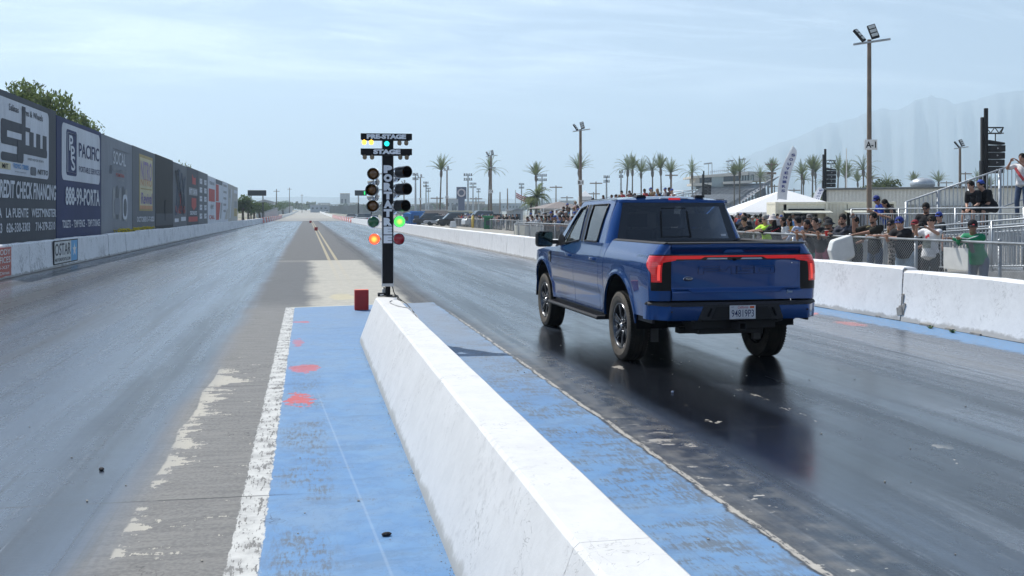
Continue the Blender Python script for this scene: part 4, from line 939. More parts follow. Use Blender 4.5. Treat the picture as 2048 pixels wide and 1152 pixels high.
# interior: seats with head restraints, dashboard, steering wheel
M_seat = flat((.02, .02, .022), .8)
for x_, y_, w in ((-.38, 1.90, .50), (.38, 1.90, .50), (-.42, 1.02, .46), (.0, 1.02, .34), (.42, 1.02, .46)):
    st = MB(); st.box((x_, y_, 1.29), (w, .16, .52)); st = st.build('seat', M_seat, TK, bevel=.05)
    mb = MB(); mb.box((x_, y_-.02, 1.66), (.27, .10, .17)); mb.tube([(x_-.06, y_, 1.50), (x_-.06, y_, 1.58)], .008, 6); mb.tube([(x_+.06, y_, 1.50), (x_+.06, y_, 1.58)], .008, 6); mb.build('head_restraint', M_seat, st, bevel=.03)
mb = MB(); mb.bb((-.80, 2.65, 1.06), (.80, 3.08, 1.25)); mb.build('dashboard', M_seat, TK, bevel=.05)
mb = MB(); mb.lathe([(.18, -.012), (.192, 0), (.18, .012), (.168, 0)], (-.38, 2.55, 1.27), (0, 1, -.35), 20, closed=True); mb.build('steering_wheel', M_seat, TK, smooth=True)
MB().box((0, 2.55, 1.80), (.24, .03, .06)).build('inside_mirror', M_seat, TK, bevel=.01)
# ---- wheels
m = Mat('tyre_rubber'); q = m.noise(7, 4, stretch=(1, 1, 1)); m.set(color=m.mix(q.ss(.35, .65), (.016, .015, .014), (.028, .025, .021)), rough=.9, spec=.15); M_tyre = m.m
m = Mat('tyre_wall'); q = m.noise(9, 4); m.set(color=m.mix(q.ss(.3, .7), (.115, .098, .078), (.07, .06, .05)), rough=.9); M_tw = m.m
M_rim = flat((.13, .135, .145), .25, .9, var=.06); M_rimd = flat((.035, .037, .042), .35, .6, var=.1)
def wheel(x, y, s):
    root = bpy.data.objects.new('wheel', None); C.objects.link(root); root.parent = TK; root.location = (x, y, .412)
    ax = (s, 0, 0); N = 56; Rw = .415
    mb = MB(); pr = [(.262, .100), (.30, .118), (.345, .126), (.385, .122), (.405, .108), (.413, .085), (.415, .055), (.409, .052), (.409, .044), (.415, .041), (.416, .006), (.410, .004), (.410, -.004), (.416, -.006), (.415, -.041), (.409, -.044), (.409, -.052), (.415, -.055), (.413, -.085), (.405, -.108), (.385, -.122), (.345, -.126), (.30, -.118), (.262, -.10)]
    mb.k = 0; mb.lathe(pr, (0, 0, 0), ax, N); nr = len(pr)-1
    mb.mi = [1 if (i//N < 4 or i//N > nr-5) else 0 for i in range(len(mb.f))]
    for k in range(72):       # shoulder blocks
        t = 2*math.pi*k/72; c_, s_ = math.cos(t), math.sin(t)
        for off in (-.097, .097): mb.k = 0; mb.box((off, c_*.4045, s_*.4045), (.034, .013, .020), M=Matrix.Rotation(t+math.pi/2, 3, 'X')@Matrix.Rotation(.0, 3, 'Z'))
    # raised ring and sidewall lettering band
    mb.k = 1; mb.lathe([(.348, .1255), (.352, .129), (.356, .1255)], (0, 0, 0), ax, N)
    mb.build('tyre', [M_tyre, M_tw], root, smooth=True, angle=38)
    mb = MB(); mb.lathe([(.262, .100), (.272, .106), (.268, .112), (.256, .108), (.248, .092), (.240, .02), (.235, -.10)], (0, 0, 0), ax, 48); mb.build('rim', M_rim, root, smooth=True, angle=40)
    mb = MB(); mb.lathe([(.24, .015), (.10, .035), (.0005, .035)], (0, 0, 0), ax, 40); mb.build('brake_disc', flat((.05, .05, .055), .5, .4), root, smooth=True)
    mb = MB(); md = MB()
    for k in range(6):
        t = 2*math.pi*k/6+.26; d = Vector((0, math.cos(t), math.sin(t))); e = Vector((0, -math.sin(t), math.cos(t))); o = Vector((s*.086, 0, 0)); w_ = Vector((s*.018, 0, 0))
        # broad faceted blade, narrow at the hub, with a bright edge and dark inner face
        P = [(.055, -.030), (.055, .030), (.16, .050), (.252, .082), (.252, -.030), (.15, -.020)]
        vs = [o+d*a+e*b+w_*(-.9 if a < .06 else (.0 if a < .2 else .55)) for a, b in P]; vb = [v-Vector((s*.03, 0, 0)) for v in vs]
        mb.k = 0; mb.add(vs+vb, [(0, 1, 2, 3, 4, 5), (6, 7, 8, 9, 10, 11)]+[(i, (i+1) % 6, 6+(i+1) % 6, 6+i) for i in range(6)])
        P = [(.10, -.012), (.10, .014), (.246, .048), (.246, .002)]
        vs = [o+d*a+e*b+w_*(.0 if a < .12 else .75)+Vector((s*.003, 0, 0)) for a, b in P]; mb.k = 1; mb.add(vs+[v-Vector((s*.004, 0, 0)) for v in vs], [(0, 1, 2, 3), (4, 5, 6, 7)]+[(i, (i+1) % 4, 4+(i+1) % 4, 4+i) for i in range(4)])
    mb.build('spokes', [M_rim, M_rimd], root)
    mb = MB(); mb.lathe([(.085, .045), (.078, .066), (.045, .072), (.038, .090), (.0005, .093)], (0, 0, 0), ax, 28); mb.build('hub', M_rimd, root, smooth=True, angle=35)
    mb = MB()
    for k in range(6):
        t = 2*math.pi*k/6; c_, s_ = math.cos(t)*.066, math.sin(t)*.066; mb.tube([(s*.062, c_, s_), (s*.094, c_, s_)], [.0125, .009], 8)
    mb.lathe([(.030, .090), (.026, .097), (.0005, .098)], (0, 0, 0), ax, 16); mb.build('lug_nuts', flat((.45, .46, .48), .2, 1.0, var=0), root, smooth=True, angle=40)
for s in (-1, 1):
    for y_ in (0.0, 3.69): wheel(s*.868, y_, s)
# ---------------------------------------------------------------- billboards along the left wall
def vinyl(col, rough=.5, var=.10):
    m = Mat('printed_vinyl'); a = m.noise(.7, 5, .6, (1, 1, .35)); b = m.noise(5, 4, .6, (1, 1, .3))
    m.set(color=m.mix((a*.6+b*.4).ss(.35, .65), tuple(c*(1-var) for c in col), tuple(min(1, c*(1+var)) for c in col)), rough=.62, spec=.22); m.bump(a, .25, .05); return m.m
V = {k: vinyl(c) for k, c in dict(charcoal=(.06, .068, .084), navy=(.02, .032, .11), silver=(.22, .24, .275), steel=(.13, .142, .16), black=(.010, .011, .014), pale=(.62, .65, .70), white=(.62, .63, .64), cream=(.60, .55, .36),
     red=(.48, .09, .08), orange=(.55, .30, .16), tan=(.46, .45, .42), ochre=(.42, .33, .14), purple=(.22, .17, .36), grey=(.32, .33, .34), violet=(.34, .26, .42), skyb=(.10, .30, .60)).items()}
VK = list(V); VM = [V[k] for k in VK]; vi = {k: i for i, k in enumerate(VK)}
XB = -9.0; BT = 5.36; BB = .72
def rrect(y0, y1, z0, z1, r_=.2, n=5):
    p = []
    for cx_, cz_, a0 in ((y1-r_, z1-r_, 0), (y0+r_, z1-r_, 90), (y0+r_, z0+r_, 180), (y1-r_, z0+r_, 270)):
        p += [(cx_+r_*math.cos(R(a0+90*k/n)), cz_+r_*math.sin(R(a0+90*k/n))) for k in range(n+1)]
    return p
class Board:
    def __init__(s, i, y0, y1, base, label, top=BT, edge='black'):
        s.t = emp('billboard', label, 'billboard', (XB, y0, 0), 0, 'billboards along the left wall'); s.W = y1-y0-.10; s.n = 0; s.i = i
        MB().bb((-.16, .02, BB), (0, s.W+.02, top)).build('panel', V[base], s.t, bevel=.01)
        mb = MB()
        for k in range(3):
            yk = .6+k*(s.W-1.2)/2; mb.bb((-.30, yk-.07, 0), (-.17, yk+.07, top-.1))
            mb.bar((-.24, yk, 2.6), (-1.6, yk, .0), .08)
        mb.build('posts', M_galv, s.t)
        s.sm = {}; s.top = top
    def poly(s, pts, c, lv=1):
        s.n += 1; s.sm.setdefault(c, MB()).prism(pts, (.001+.006*lv+.0007*(s.n % 8), 0, 0), (0, 1, 0), (0, 0, 1), (.003, 0, 0)); return s
    def rect(s, y0, y1, z0, z1, c, lv=1, r_=0): return s.poly(rrect(y0, y1, z0, z1, r_) if r_ else [(y0, z0), (y1, z0), (y1, z1), (y0, z1)], c, lv)
    def text(s, t_, y0, y1, z0, z1, c, lv=2, bold=.02, shear=0.0):
        txt(s.sm.setdefault(c, MB()), t_, y1-y0, z1-z0, (.011+.006*lv, y0, z0), (0, 1, 0), (0, 0, 1), bold, shear=shear); return s
    def line(s, pts, w, c, lv=1, closed=False):
        mb = s.sm.setdefault(c, MB()); q = pts+([pts[0]] if closed else [])
        for a, b in zip(q, q[1:]): s.n += 1; mb.bar((.004+.006*lv+.0007*(s.n % 8), a[0], a[1]), (.004+.006*lv+.0007*(s.n % 8), b[0], b[1]), w if abs(b[0]-a[0])+abs(b[1]-a[1]) > 0 else w, .003)
        return s
    def done(s):
        for c, mb in s.sm.items(): mb.build('artwork', V[c], s.t)
yb = [31.0+8.06*k for k in range(14)]
b = Board(0, yb[0]-.25, yb[1], 'charcoal', 'charcoal tyre shop billboard with a white panel of big grey letters, first by the camera', BT+.12)
b.poly(rrect(.9, 7.15, 2.95, 5.28, .25), 'pale').text('Salinas   Tires & Wheels', 2.3, 6.3, 4.93, 5.14, 'charcoal', 2, .01)
# heavy rounded monogram
b.poly(rrect(1.5, 3.9, 4.30, 4.62, .14), 'charcoal', 2).poly(rrect(1.5, 2.1, 3.9, 4.62, .14), 'charcoal', 3).poly(rrect(1.5, 3.9, 3.86, 4.10, .10), 'charcoal', 2).poly(rrect(3.2, 3.9, 3.40, 4.08, .1), 'charcoal', 3).poly(rrect(1.5, 3.9, 3.36, 3.62, .12), 'charcoal', 2)
b.rect(3.72, 4.15, 3.78, 5.2, 'charcoal', 2).rect(3.5, 4.7, 4.42, 4.56, 'charcoal', 3).poly(rrect(3.72, 6.9, 3.68, 3.98, .12), 'charcoal', 2)
for q in (4.62, 5.46, 6.3): b.rect(q, q+.52, 3.72, 4.45, 'charcoal', 2)
b.text('LARGEST INVENTORY ON EARTH', 4.4, 6.4, 3.50, 3.58, 'charcoal', 2, .005)
b.rect(1.3, 2.5, 3.10, 3.30, 'cream', 2).text('M/T', 1.6, 2.2, 3.12, 3.27, 'black', 3, .02).text('TOYO TIRES', 2.75, 4.5, 3.17, 3.32, 'skyb', 2, .03).text('driven to perform', 2.95, 4.2, 3.03, 3.10, 'steel', 2, 0)
b.poly(rrect(4.75, 5.45, 3.02, 3.30, .1), 'steel', 2).text('NITTO', 5.62, 7.0, 3.08, 3.26, 'charcoal', 2, .03, .2)
b.text('CREDIT CHECK FINANCING', .95, 8.1, 2.22, 2.78, 'pale', 2, .03, .08).text('ABRA   LA PUENTE   WESTMINSTER', .3, 8.15, 1.62, 1.92, 'pale', 2, .02).text('4-0083   626-330-3303     714-379-3510', .3, 8.0, 1.16, 1.46, 'pale', 2, .02).done()
b = Board(1, yb[1], yb[2], 'navy', 'navy portable services billboard with white upper panel and phone number')
b.poly(rrect(.75, 7.7, 3.02, 5.18, .3), 'pale').poly(rrect(1.45, 3.2, 3.22, 4.98, .16), 'navy', 2).line([(1.58, 3.34), (3.07, 3.34), (3.07, 4.86), (1.58, 4.86)], .05, 'pale', 3, True)
b.text('P', 1.85, 2.5, 4.18, 4.78, 'pale', 3, .02).text('P', 2.1, 2.75, 3.82, 4.38, 'pale', 4, .02).text('S', 2.2, 2.85, 3.42, 4.0, 'pale', 3, .02)
b.text('PACIFIC', 3.55, 7.5, 4.02, 4.60, 'navy', 2, .012).text('PORTABLE SERVICES', 3.6, 7.6, 3.42, 3.66, 'navy', 2, .002)
b.text('888-99-PORTA', 1.3, 7.6, 2.06, 2.78, 'pale', 2, .03).text('TOILETS  -  TEMP FENCE  -  TEMP STORAGE', .8, 7.65, 1.2, 1.50, 'pale', 2, .02).done()
b = Board(2, yb[2], yb[3], 'silver', 'silver grey speed shop billboard with faint car picture', BT-.04)
b.text('SOCAL', 2.7, 6.0, 4.1, 4.72, 'pale', 2, .012).line([(2.7, 4.82), (7, 4.82)], .05, 'grey').text('SPEED SHOP  CARS AND PARTS', 2.7, 6.6, 3.78, 3.90, 'grey', 2, .005).text('POMONA', 3.4, 5.6, 3.52, 3.70, 'red', 2, .01).text('EST 1946', 4.0, 5.6, 3.34, 3.42, 'grey', 2, .005)
for k in range(5): b.poly(rrect(2.6+k*.8, 3.3+k*.8, 1.5-.04*k, 3.0+.1*(k % 2), .3), 'steel' if k % 2 else 'grey', 1)
b.poly(rrect(3.0, 4.4, 1.7, 2.5, .3), 'silver', 2).poly(rrect(5.2, 6.5, 1.45, 2.7, .4), 'pale', 2).poly(rrect(5.4, 6.3, 1.6, 2.5, .4), 'steel', 3).line([(2.0, 4.0), (1.9, 3.6)], .2, 'grey').done()
b = Board(3, yb[3], yb[4], 'steel', 'grey billboard with a cream framed revival race poster', BT-.02)
b.rect(2.1, 6.9, 1.9, 5.02, 'ochre').rect(2.3, 6.7, 2.0, 4.85, 'cream', 2).text('NITRO', 2.5, 6.5, 3.62, 4.68, 'violet', 3, .02).text('NITRO', 2.5, 6.5, 3.3, 3.7, 'orange', 2, .02).rect(2.5, 6.5, 3.10, 3.16, 'ochre', 3)
b.text('Revival', 2.6, 6.5, 2.28, 2.92, 'purple', 3, .02, .2).rect(2.3, 6.7, 2.0, 2.2, 'orange', 3).text('OCTOBER 5-7-2023', 1.3, 7.4, 1.28, 1.58, 'pale', 2, .03).done()
b = Board(4, yb[4], yb[5], 'black', 'plain black billboard panel between two grey ones', BT+.0); b.line([(4, 1.3), (4, 2.6)], .05, 'charcoal').rect(0.1, 7.9, 1.0, 1.75, 'charcoal').done()
b = Board(5, yb[5], yb[6], 'steel', 'grey streaky billboard with red lettering low down, just past the black one', BT-.05)
for k in range(14): b.line([(rnd.uniform(.8, 7), 5.0-rnd.random()), (rnd.uniform(.8, 7), 2.4-rnd.random()*.8)], .10, 'grey' if k % 2 else 'silver')
b.text('RACING', 1.2, 6.8, 1.75, 2.3, 'red', 2, .02).rect(.8, 3, 1.15, 1.4, 'pale').rect(4.4, 7.2, 1.2, 1.5, 'pale').rect(3.6, 4.2, 2.0, 3.3, 'red').done()
b = Board(6, yb[6], yb[7], 'charcoal', 'dark grey billboard with two red emblems and pale text bands')
b.poly([(3.4, 4.9), (3.5, 4.1), (6, 4.1), (6, 4.7), (4.6, 4.6)], 'red').rect(1.2, 7.2, 3.2, 3.8, 'grey').text('NTT  DATA', 1.3, 7.0, 3.3, 3.7, 'pale', 2, .03).poly([(3, 3.0), (3, 2.3), (4.5, 2.0), (6.4, 2.3), (6.4, 3.0)], 'red').text('SERIES', 1.8, 6.8, 1.65, 1.95, 'pale', 2, .03).rect(1.0, 7.3, 1.1, 1.5, 'red').done()
b = Board(7, yb[7], yb[8], 'steel', 'grey billboard with rows of white lettered squares')
for k in range(5):
    for q in (1.0, 4.8): b.rect(q, q+2.0, 1.3+k*.75, 1.75+k*.75, 'pale').line([(q+.3, 1.5+k*.75), (q+1.7, 1.6+k*.75)], .1, 'charcoal', 2)
b.done()
b = Board(8, yb[8], yb[9], 'pale', 'white billboard with a big red square, before the striped one', BT-.1); b.rect(.9, 7.0, 2.9, 4.1, 'red').text('YOUR AD', 1.5, 6.5, 4.5, 4.8, 'steel').text('HERE', 2.5, 5.6, 2.2, 2.6, 'grey').text('CALL', 1.2, 6.8, 1.2, 1.6, 'red').done()
b = Board(9, yb[9], yb[10], 'pale', 'billboard striped in red and white under a dark grey top', BT-.12); b.rect(0.1, 7.9, 4.75, 5.2, 'steel').rect(.2, 3.4, 3.0, 4.7, 'red').poly([(.3, 1.1), (3.6, 1.1), (5.5, 2.9), (.3, 2.9)], 'red').poly([(5.0, 1.2), (6.4, 1.2), (7.8, 2.9), (6.2, 2.9)], 'grey').done()
b = Board(10, yb[10], yb[11], 'pale', 'pale billboard with grey text blocks, third from the far end', BT-.1)
for k in range(5): b.rect(1.2, 6.0-k*.4, 4.7-k*.7, 4.95-k*.7, 'grey')
b.poly([(3, 1.1), (7, 1.1), (7.6, 2.4), (5, 2.0)], 'tan').done()
b = Board(11, yb[11], yb[12], 'tan', 'light tan billboard with slanted pale figure, second from the far end', BT-.15); b.poly([(2, 1.2), (3.4, 1.2), (6.2, 4.6), (4.9, 4.8)], 'pale').rect(1, 3, 3.6, 4.6, 'grey').done()
b = Board(12, yb[12], yb[13], 'tan', 'light billboard with yellow and dark blocks, at the far end', BT-.2); b.rect(1.2, 6.8, 1.4, 2.4, 'ochre').rect(1.2, 6.8, 2.5, 3.3, 'grey').rect(1, 7, 4.3, 4.7, 'pale').done()
# ---------------------------------------------------------------- scoreboards
def scoreboard(px, W_, D, lab, digits=None):
    y = yD(px, D); Z = y*CP+D*SP; z = HC+(427-386)*Z/FOC
    t = emp('scoreboard', lab, 'scoreboard', (D, y, 0)); h = 1.08
    MB().bb((-W_/2, -.12, z-h/2), (W_/2, .12, z+h/2)).build('display', flat((.028, .034, .042), .45), t, bevel=.02)
    for sx in (-.32, .32):
        mb = MB(); mb.k = 0; mb.tube([(sx*W_, .0, 3.9), (sx*W_, .0, z-h/2)], .13, 8); mb.k = 1; mb.tube([(sx*W_, 0, 0), (sx*W_, 0, 3.9)], .13, 8); mb.build('post', [flat((.5, .5, .48), .6) if digits else M_galv, M_dark], t, smooth=True, angle=50)
    if digits:
        mb = MB(); txt(mb, digits, W_*.5, .72, (-.05*W_, -.13, z-.37), (1, 0, 0), (0, 0, 1), .03); mb.build('digits', Mat('green_digits').set(color=(0, .2, .05), emit=(.01, 1, .22), es=.9).m, t)
scoreboard(514, 3.5, -9.6, 'black scoreboard on two posts beyond the left billboards'); scoreboard(730, 4.1, 11.4, 'black scoreboard showing green digits behind the start lights', '190')
# ---------------------------------------------------------------- trees
def leaf(name, c1, c2):
    m = Mat(name); oi = m.nt.nodes.new('ShaderNodeNewGeometry'); rp_ = E(m.nt, oi.outputs['Random Per Island']); n = m.noise(.7, 3)
    m.set(color=m.mix((rp_*.6+n*.6).ss(.3, .9), c1, c2), rough=.7, spec=.25)
    nt = m.nt; tl_ = nt.nodes.new('ShaderNodeBsdfTranslucent'); tl_.inputs[0].default_value = (c2[0]*1.2, c2[1]*1.3, c2[2], 1); mx = nt.nodes.new('ShaderNodeMixShader'); mx.inputs[0].default_value = .35
    nt.links.new(m.b.outputs[0], mx.inputs[1]); nt.links.new(tl_.outputs[0], mx.inputs[2]); nt.links.new(mx.outputs[0], nt.nodes['Material Output'].inputs[0]); return m.m
M_leafA = leaf('pepper_leaves', (.055, .085, .032), (.14, .18, .075)); M_leafB = leaf('dense_leaves', (.03, .05, .018), (.085, .125, .035)); M_leafC = leaf('far_leaves', (.05, .07, .035), (.09, .11, .05))
M_bark = flat((.10, .075, .055), .9, var=.3)
def crown_mesh(seed, rx, ry, rz, nl, ls, droop=.0, lumps=12, hole=.45):
    g = np.random.default_rng(seed); L_ = g.normal(size=(lumps, 3)); L_ /= np.linalg.norm(L_, axis=1)[:, None]; L_ *= (.35+.5*g.random((lumps, 1))); L_[:, 2] = np.abs(L_[:, 2])*.9-.15
    rr = .28+.22*g.random(lumps); k = g.integers(0, lumps, nl); d = g.normal(size=(nl, 3)); d /= np.linalg.norm(d, axis=1)[:, None]
    P = L_[k]+d*(rr[k]*(hole+(1-hole)*g.random(nl))**.6)[:, None]; P[:, 2] -= droop*(np.hypot(P[:, 0], P[:, 1])**2)*g.random(nl)
    P *= np.array([rx, ry, rz]); a = g.normal(size=(nl, 3)); a[:, 2] -= droop*2.2; a /= np.linalg.norm(a, axis=1)[:, None]; b = np.cross(a, g.normal(size=(nl, 3))); b /= np.linalg.norm(b, axis=1)[:, None]
    s_ = ls*(.5+g.random(nl))[:, None]; a = a*s_; b = b*s_*(.38 if droop else .6)
    V_ = np.stack([P-a*.5, P+b*.5, P+a*.5, P-b*.5], 1).reshape(-1, 3); return V_
def quads_obj(V_, name, mat, parent):
    n = len(V_)//4; me = bpy.data.meshes.new(name); me.vertices.add(len(V_)); me.vertices.foreach_set('co', V_.astype(np.float32).ravel()); me.loops.add(n*4); me.loops.foreach_set('vertex_index', np.arange(n*4, dtype=np.int32))
    me.polygons.add(n); me.polygons.foreach_set('loop_start', np.arange(0, n*4, 4, dtype=np.int32)); me.update(calc_edges=True); me.materials.append(mat)
    o = bpy.data.objects.new(name, me); C.objects.link(o); o.parent = parent; return o
def tree(name, lab, x, y, H, rx, rz, nl, ls, mat, seed, droop=0.0, group=None, cat='tree', z0=None):
    t = emp(name, lab, cat, (x, y, zprof(y) if z0 is None else z0), 0, group); r = random.Random(seed)
    mb = MB(); cz_ = H-rz; lean = r.uniform(-.3, .3)
    mb.tube([(0, 0, 0), (lean*.4, .1, cz_*.35), (lean, .0, cz_*.7), (lean, 0, cz_)], [rx*.09+.06, rx*.07+.05, rx*.055+.04, rx*.03+.02], 8)
    for k in range(7):
        a = r.uniform(0, 6.28); e = r.uniform(.3, .6); s0 = cz_*r.uniform(.5, .8); mb.tube([(lean*.7, 0, s0), (math.cos(a)*rx*e*.5, math.sin(a)*rx*e*.5, s0+(cz_-s0)*.8), (math.cos(a)*rx*e, math.sin(a)*rx*e, cz_+rz*r.uniform(-.1, .3))], [rx*.045+.02, rx*.03+.015, .02], 6)
    mb.build('trunk', M_bark, t, smooth=True)
    V_ = crown_mesh(seed, rx, rx, rz, nl, ls, droop); V_[:, 2] += cz_; V_[:, 0] += lean
    quads_obj(V_, 'crown', mat, t); return t
tree('pepper_tree', 'drooping green pepper tree rising behind the navy billboard', -16.0, 74.8, 9.7, 2.5, 2.3, 4200, .30, M_leafA, 21, .55)
tree('pepper_tree', 'taller feathery pepper tree behind the first tyre shop billboard', -16.0, 62.5, 9.9, 2.6, 2.2, 4200, .30, M_leafA, 22, .6)
tree('pepper_tree', 'rounded green tree top rising over the far grey billboards', -18.0, 136, 9.4, 2.9, 2.6, 2600, .34, M_leafA, 23, .4)
tree('pepper_tree', 'sparse twiggy tree top barely above the black billboard', -16.5, 99, 7.2, 2.2, 1.6, 700, .26, M_leafA, 24, .4)
GT = 'dense trees beyond the end of the billboards'
for k, (px, D, H, rx) in enumerate([(486, -11.5, 5.9, 2.6), (497, -12.5, 5.9, 2.9), (508, -13, 5.6, 3.2), (520, -13, 5.4, 3.4), (532, -13, 5.8, 3.8), (544, -13, 6.0, 4.2), (556, -13, 6.6, 5.0), (566, -13, 7.2, 5.5), (575, -13, 8.0, 6.0)]):
    tree('bushy_tree', f'dense green bushy tree, {nth(k+1)} beyond the far end of the billboards', D, yD(px, D), H+zprof(yD(px, D))*.3, rx, H*.48, 2600, .34, M_leafB, 40+k, 0, GT)
# yellow wild flowers between wall and billboards
M_yel = flat((.62, .50, .02), .7, var=.2); r = random.Random(8)
for k, (px, lab) in enumerate([(248, 'under the silver grey billboard'), (273, 'under the near edge of the revival poster board'), (298, 'under the far edge of the revival poster board'), (537, 'beyond the dark scoreboard')]):
    D = -8.65; yy = yD(px, D); t = emp('wildflower', 'clump of yellow wild flowers '+lab, 'wild flowers', (D, yy, 0), 0, 'yellow wild flowers behind the left wall'); mb = MB(); mg = MB()
    for q in range(90):
        a, b = r.gauss(0, .12), r.gauss(0, .75); h = .80+.22*r.random(); mg.bar((a*.3, b*.9, 0), (a, b, h), .008); mb.ell((a, b, h), (.035, .04, .03), nu=5, nv=4)
    mb.build('petals', M_yel, t); mg.build('stems', M_weed, t)
# far stretch on the left: pale barriers, sheds, and dark bushes
t = emp('panel_fence', 'pale grey slab fence standing far down the left side of the track', 'fence', (-9.5, 0, 0))
mb = MB()
for k in range(12): y0 = 232+k*9; mb.bb((-.1, y0, zprof(y0)), (.1, y0+8.6, zprof(y0)+1.9+.12*k))
mb.build('panel', flat((.42, .43, .44), .7), t)
mb = MB()
for k in range(13): y0 = 231.6+k*9; mb.bb((-.15, y0, zprof(y0)), (.15, y0+.25, zprof(y0)+2.2+.12*k))
mb.build('post', M_galv, t)
t = emp('storage_shed', 'tall pale shed beside the track where it climbs away', 'shed', (-13.5, 345, zprof(345))); MB().bb((-3, -9, 0), (2.6, 9, 5.2)).build('wall', flat((.50, .52, .54), .7), t, bevel=.05); MB().prism([(-3.2, 5.2), (2.8, 5.2), (-.2, 6.0)], (0, -9.2, 0), (1, 0, 0), (0, 0, 1), (0, 18.4, 0)).build('roof', flat((.42, .43, .44), .6), t)
t = emp('storage_shed', 'long low white shed behind the tall pale one', 'shed', (-10.5, 560, zprof(560))); MB().bb((-6, -5, 0), (2.4, 5, 4.2)).build('wall', flat((.60, .61, .61), .7), t, bevel=.05); MB().bb((-6.2, -5.2, 4.2), (2.6, 5.2, 4.4)).build('roof', flat((.5, .5, .5), .6), t)
for px, Z_, H in ((553, 330, 9.5), (579, 470, 13), (604, 640, 12)):
    p = at(px, 420, Z_); t = emp('utility_pole', f'dark utility pole far away on the left, {"nearest" if Z_==330 else ("middle" if Z_==470 else "farthest")} of three', 'utility pole', (p.x, p.y, zprof(p.y))); MB().tube([(0, 0, 0), (0, 0, H)], [.2, .13], 6).build('pole', M_bark, t); MB().bb((-1.0, -.08, H-.8), (1.0, .08, H-.65)).build('crossarm', M_bark, t)
# ---------------------------------------------------------------- far background: hills, mountains, tree line
from mathutils import noise as mnoise
def fractal(a, b): return mnoise.fractal(Vector((a, b, 0)), 1.0, 2.1, 4)
def ridge(name, Z, pts, depth, mat, lab=None, kind='structure', jag=0.0, seed=1):
    r = random.Random(seed); P = []
    for (x0, y0), (x1, y1) in zip(pts, pts[1:]):
        n = max(2, int(abs(x1-x0)/8))
        for k in range(n): P.append((x0+(x1-x0)*k/n, y0+(y1-y0)*k/n-r.random()*jag))
    P.append(pts[-1]); N = 22; grid_ = []
    for px, py in P:
        row = []
        for j in range(N+1):
            t = j/N; zf = math.sin(t*math.pi/2)**.8; Zc = Z-depth*(1-t)*(1+.15*math.sin(px*.07)+.1*math.sin(px*.19)); top = at(px, py, Z); base = at(px, 427, Zc); h = top.z*zf*(1+.09*(1-t)*(fractal(px*.018+seed, j*.35)+.6*fractal(px*.06, j*.9+seed)))
            row.append(Vector((base.x, base.y, -2+h)))
        b_ = at(px, 427, Z+depth*.6); row.append(Vector((b_.x, b_.y, -2))); grid_.append(row)
    vs = [q for rw in grid_ for q in rw]; k = N+2
    MB().add(vs, [(i*k+j, (i+1)*k+j, (i+1)*k+j+1, i*k+j+1) for i in range(len(grid_)-1) for j in range(k-1)]).build(name, mat, smooth=True, kind=kind, label=lab)
m = Mat('haze_tinted_scrub'); a = m.noise(.004, 8); m.set(color=m.mix(a.ss(.4, .6), (.15, .18, .195), (.165, .19, .205)), rough=.95); M_mt = m.m  # pale blue-grey colour carries part of the distance haze
ridge('mountains', 6000, [(1180, 420), (1300, 382), (1400, 352), (1450, 330), (1500, 312), (1560, 290), (1610, 272), (1650, 252), (1700, 242), (1744, 228), (1770, 219), (1795, 226), (1830, 206), (1862, 196), (1885, 203), (1908, 214), (1935, 206), (1960, 201), (2010, 190), (2100, 175), (2300, 160), (2500, 170)], 1500, M_mt, jag=3)
ridge('foothills', 4300, [(-400, 414), (0, 408), (300, 404), (420, 398), (600, 393), (700, 395), (820, 397), (900, 394), (1000, 398), (1100, 396), (1200, 402), (1320, 404), (1500, 410), (1800, 414), (2200, 410)], 900, M_mt, jag=1.2, seed=4)
# far town and tree belt: countless small trees that read as one mass
g = np.random.default_rng(3); Vs = []
for k in range(620):
    px = g.uniform(-150, 2250) if k < 300 else g.uniform(560, 1250); Z = g.uniform(700, 2300); p = at(px, 427, Z); h = g.uniform(4, 9.5)*(.8+.2*Z/1500)
    V_ = crown_mesh(int(g.integers(9999)), h*g.uniform(.5, 1.1), h*.7, h*.5, 90, h*.30, lumps=6); V_ += np.array([p.x, p.y, zprof(p.y)+h*.5]); Vs.append(V_)
o = quads_obj(np.concatenate(Vs), 'distant_woodland', M_leafC, None); tag(o, 'hazy belt of far trees along the horizon', kind='stuff')
GB = 'hazy far buildings on the horizon'
M_fb = [flat(c, .8) for c in ((.45, .44, .42), (.35, .36, .38), (.5, .42, .34), (.24, .27, .32))]
r = random.Random(12)
for k, (px, Z, w, h) in enumerate([(648, 900, 10, 7), (690, 850, 7, 15), (700, 1100, 16, 8), (760, 900, 20, 6), (870, 800, 14, 7), (905, 700, 9, 9.5), (950, 1000, 20, 9), (1010, 900, 30, 7), (1100, 800, 22, 7), (1135, 1000, 16, 10), (1345, 700, 24, 6), (640, 700, 12, 5)]):
    p = at(px, 427, Z); t = emp('distant_building', f'hazy far building, {nth(k+1)} along the horizon from the start lights', 'building', (p.x, p.y, zprof(p.y)), -PSI, GB)
    MB().bb((-w/2, -4, 0), (w/2, 4, h)).build('wall', M_fb[k % 4], t)
    mb = MB()
    for q in range(int(w/3)): mb.bb((-w/2+1+q*3, -4.08, h*.45), (-w/2+2.4+q*3, -4.0, h*.7))
    mb.build('windows', M_dark, t); MB().bb((-w/2-.3, -4.3, h), (w/2+.3, 4.3, h+.4)).build('roof', M_fb[(k+1) % 4], t)
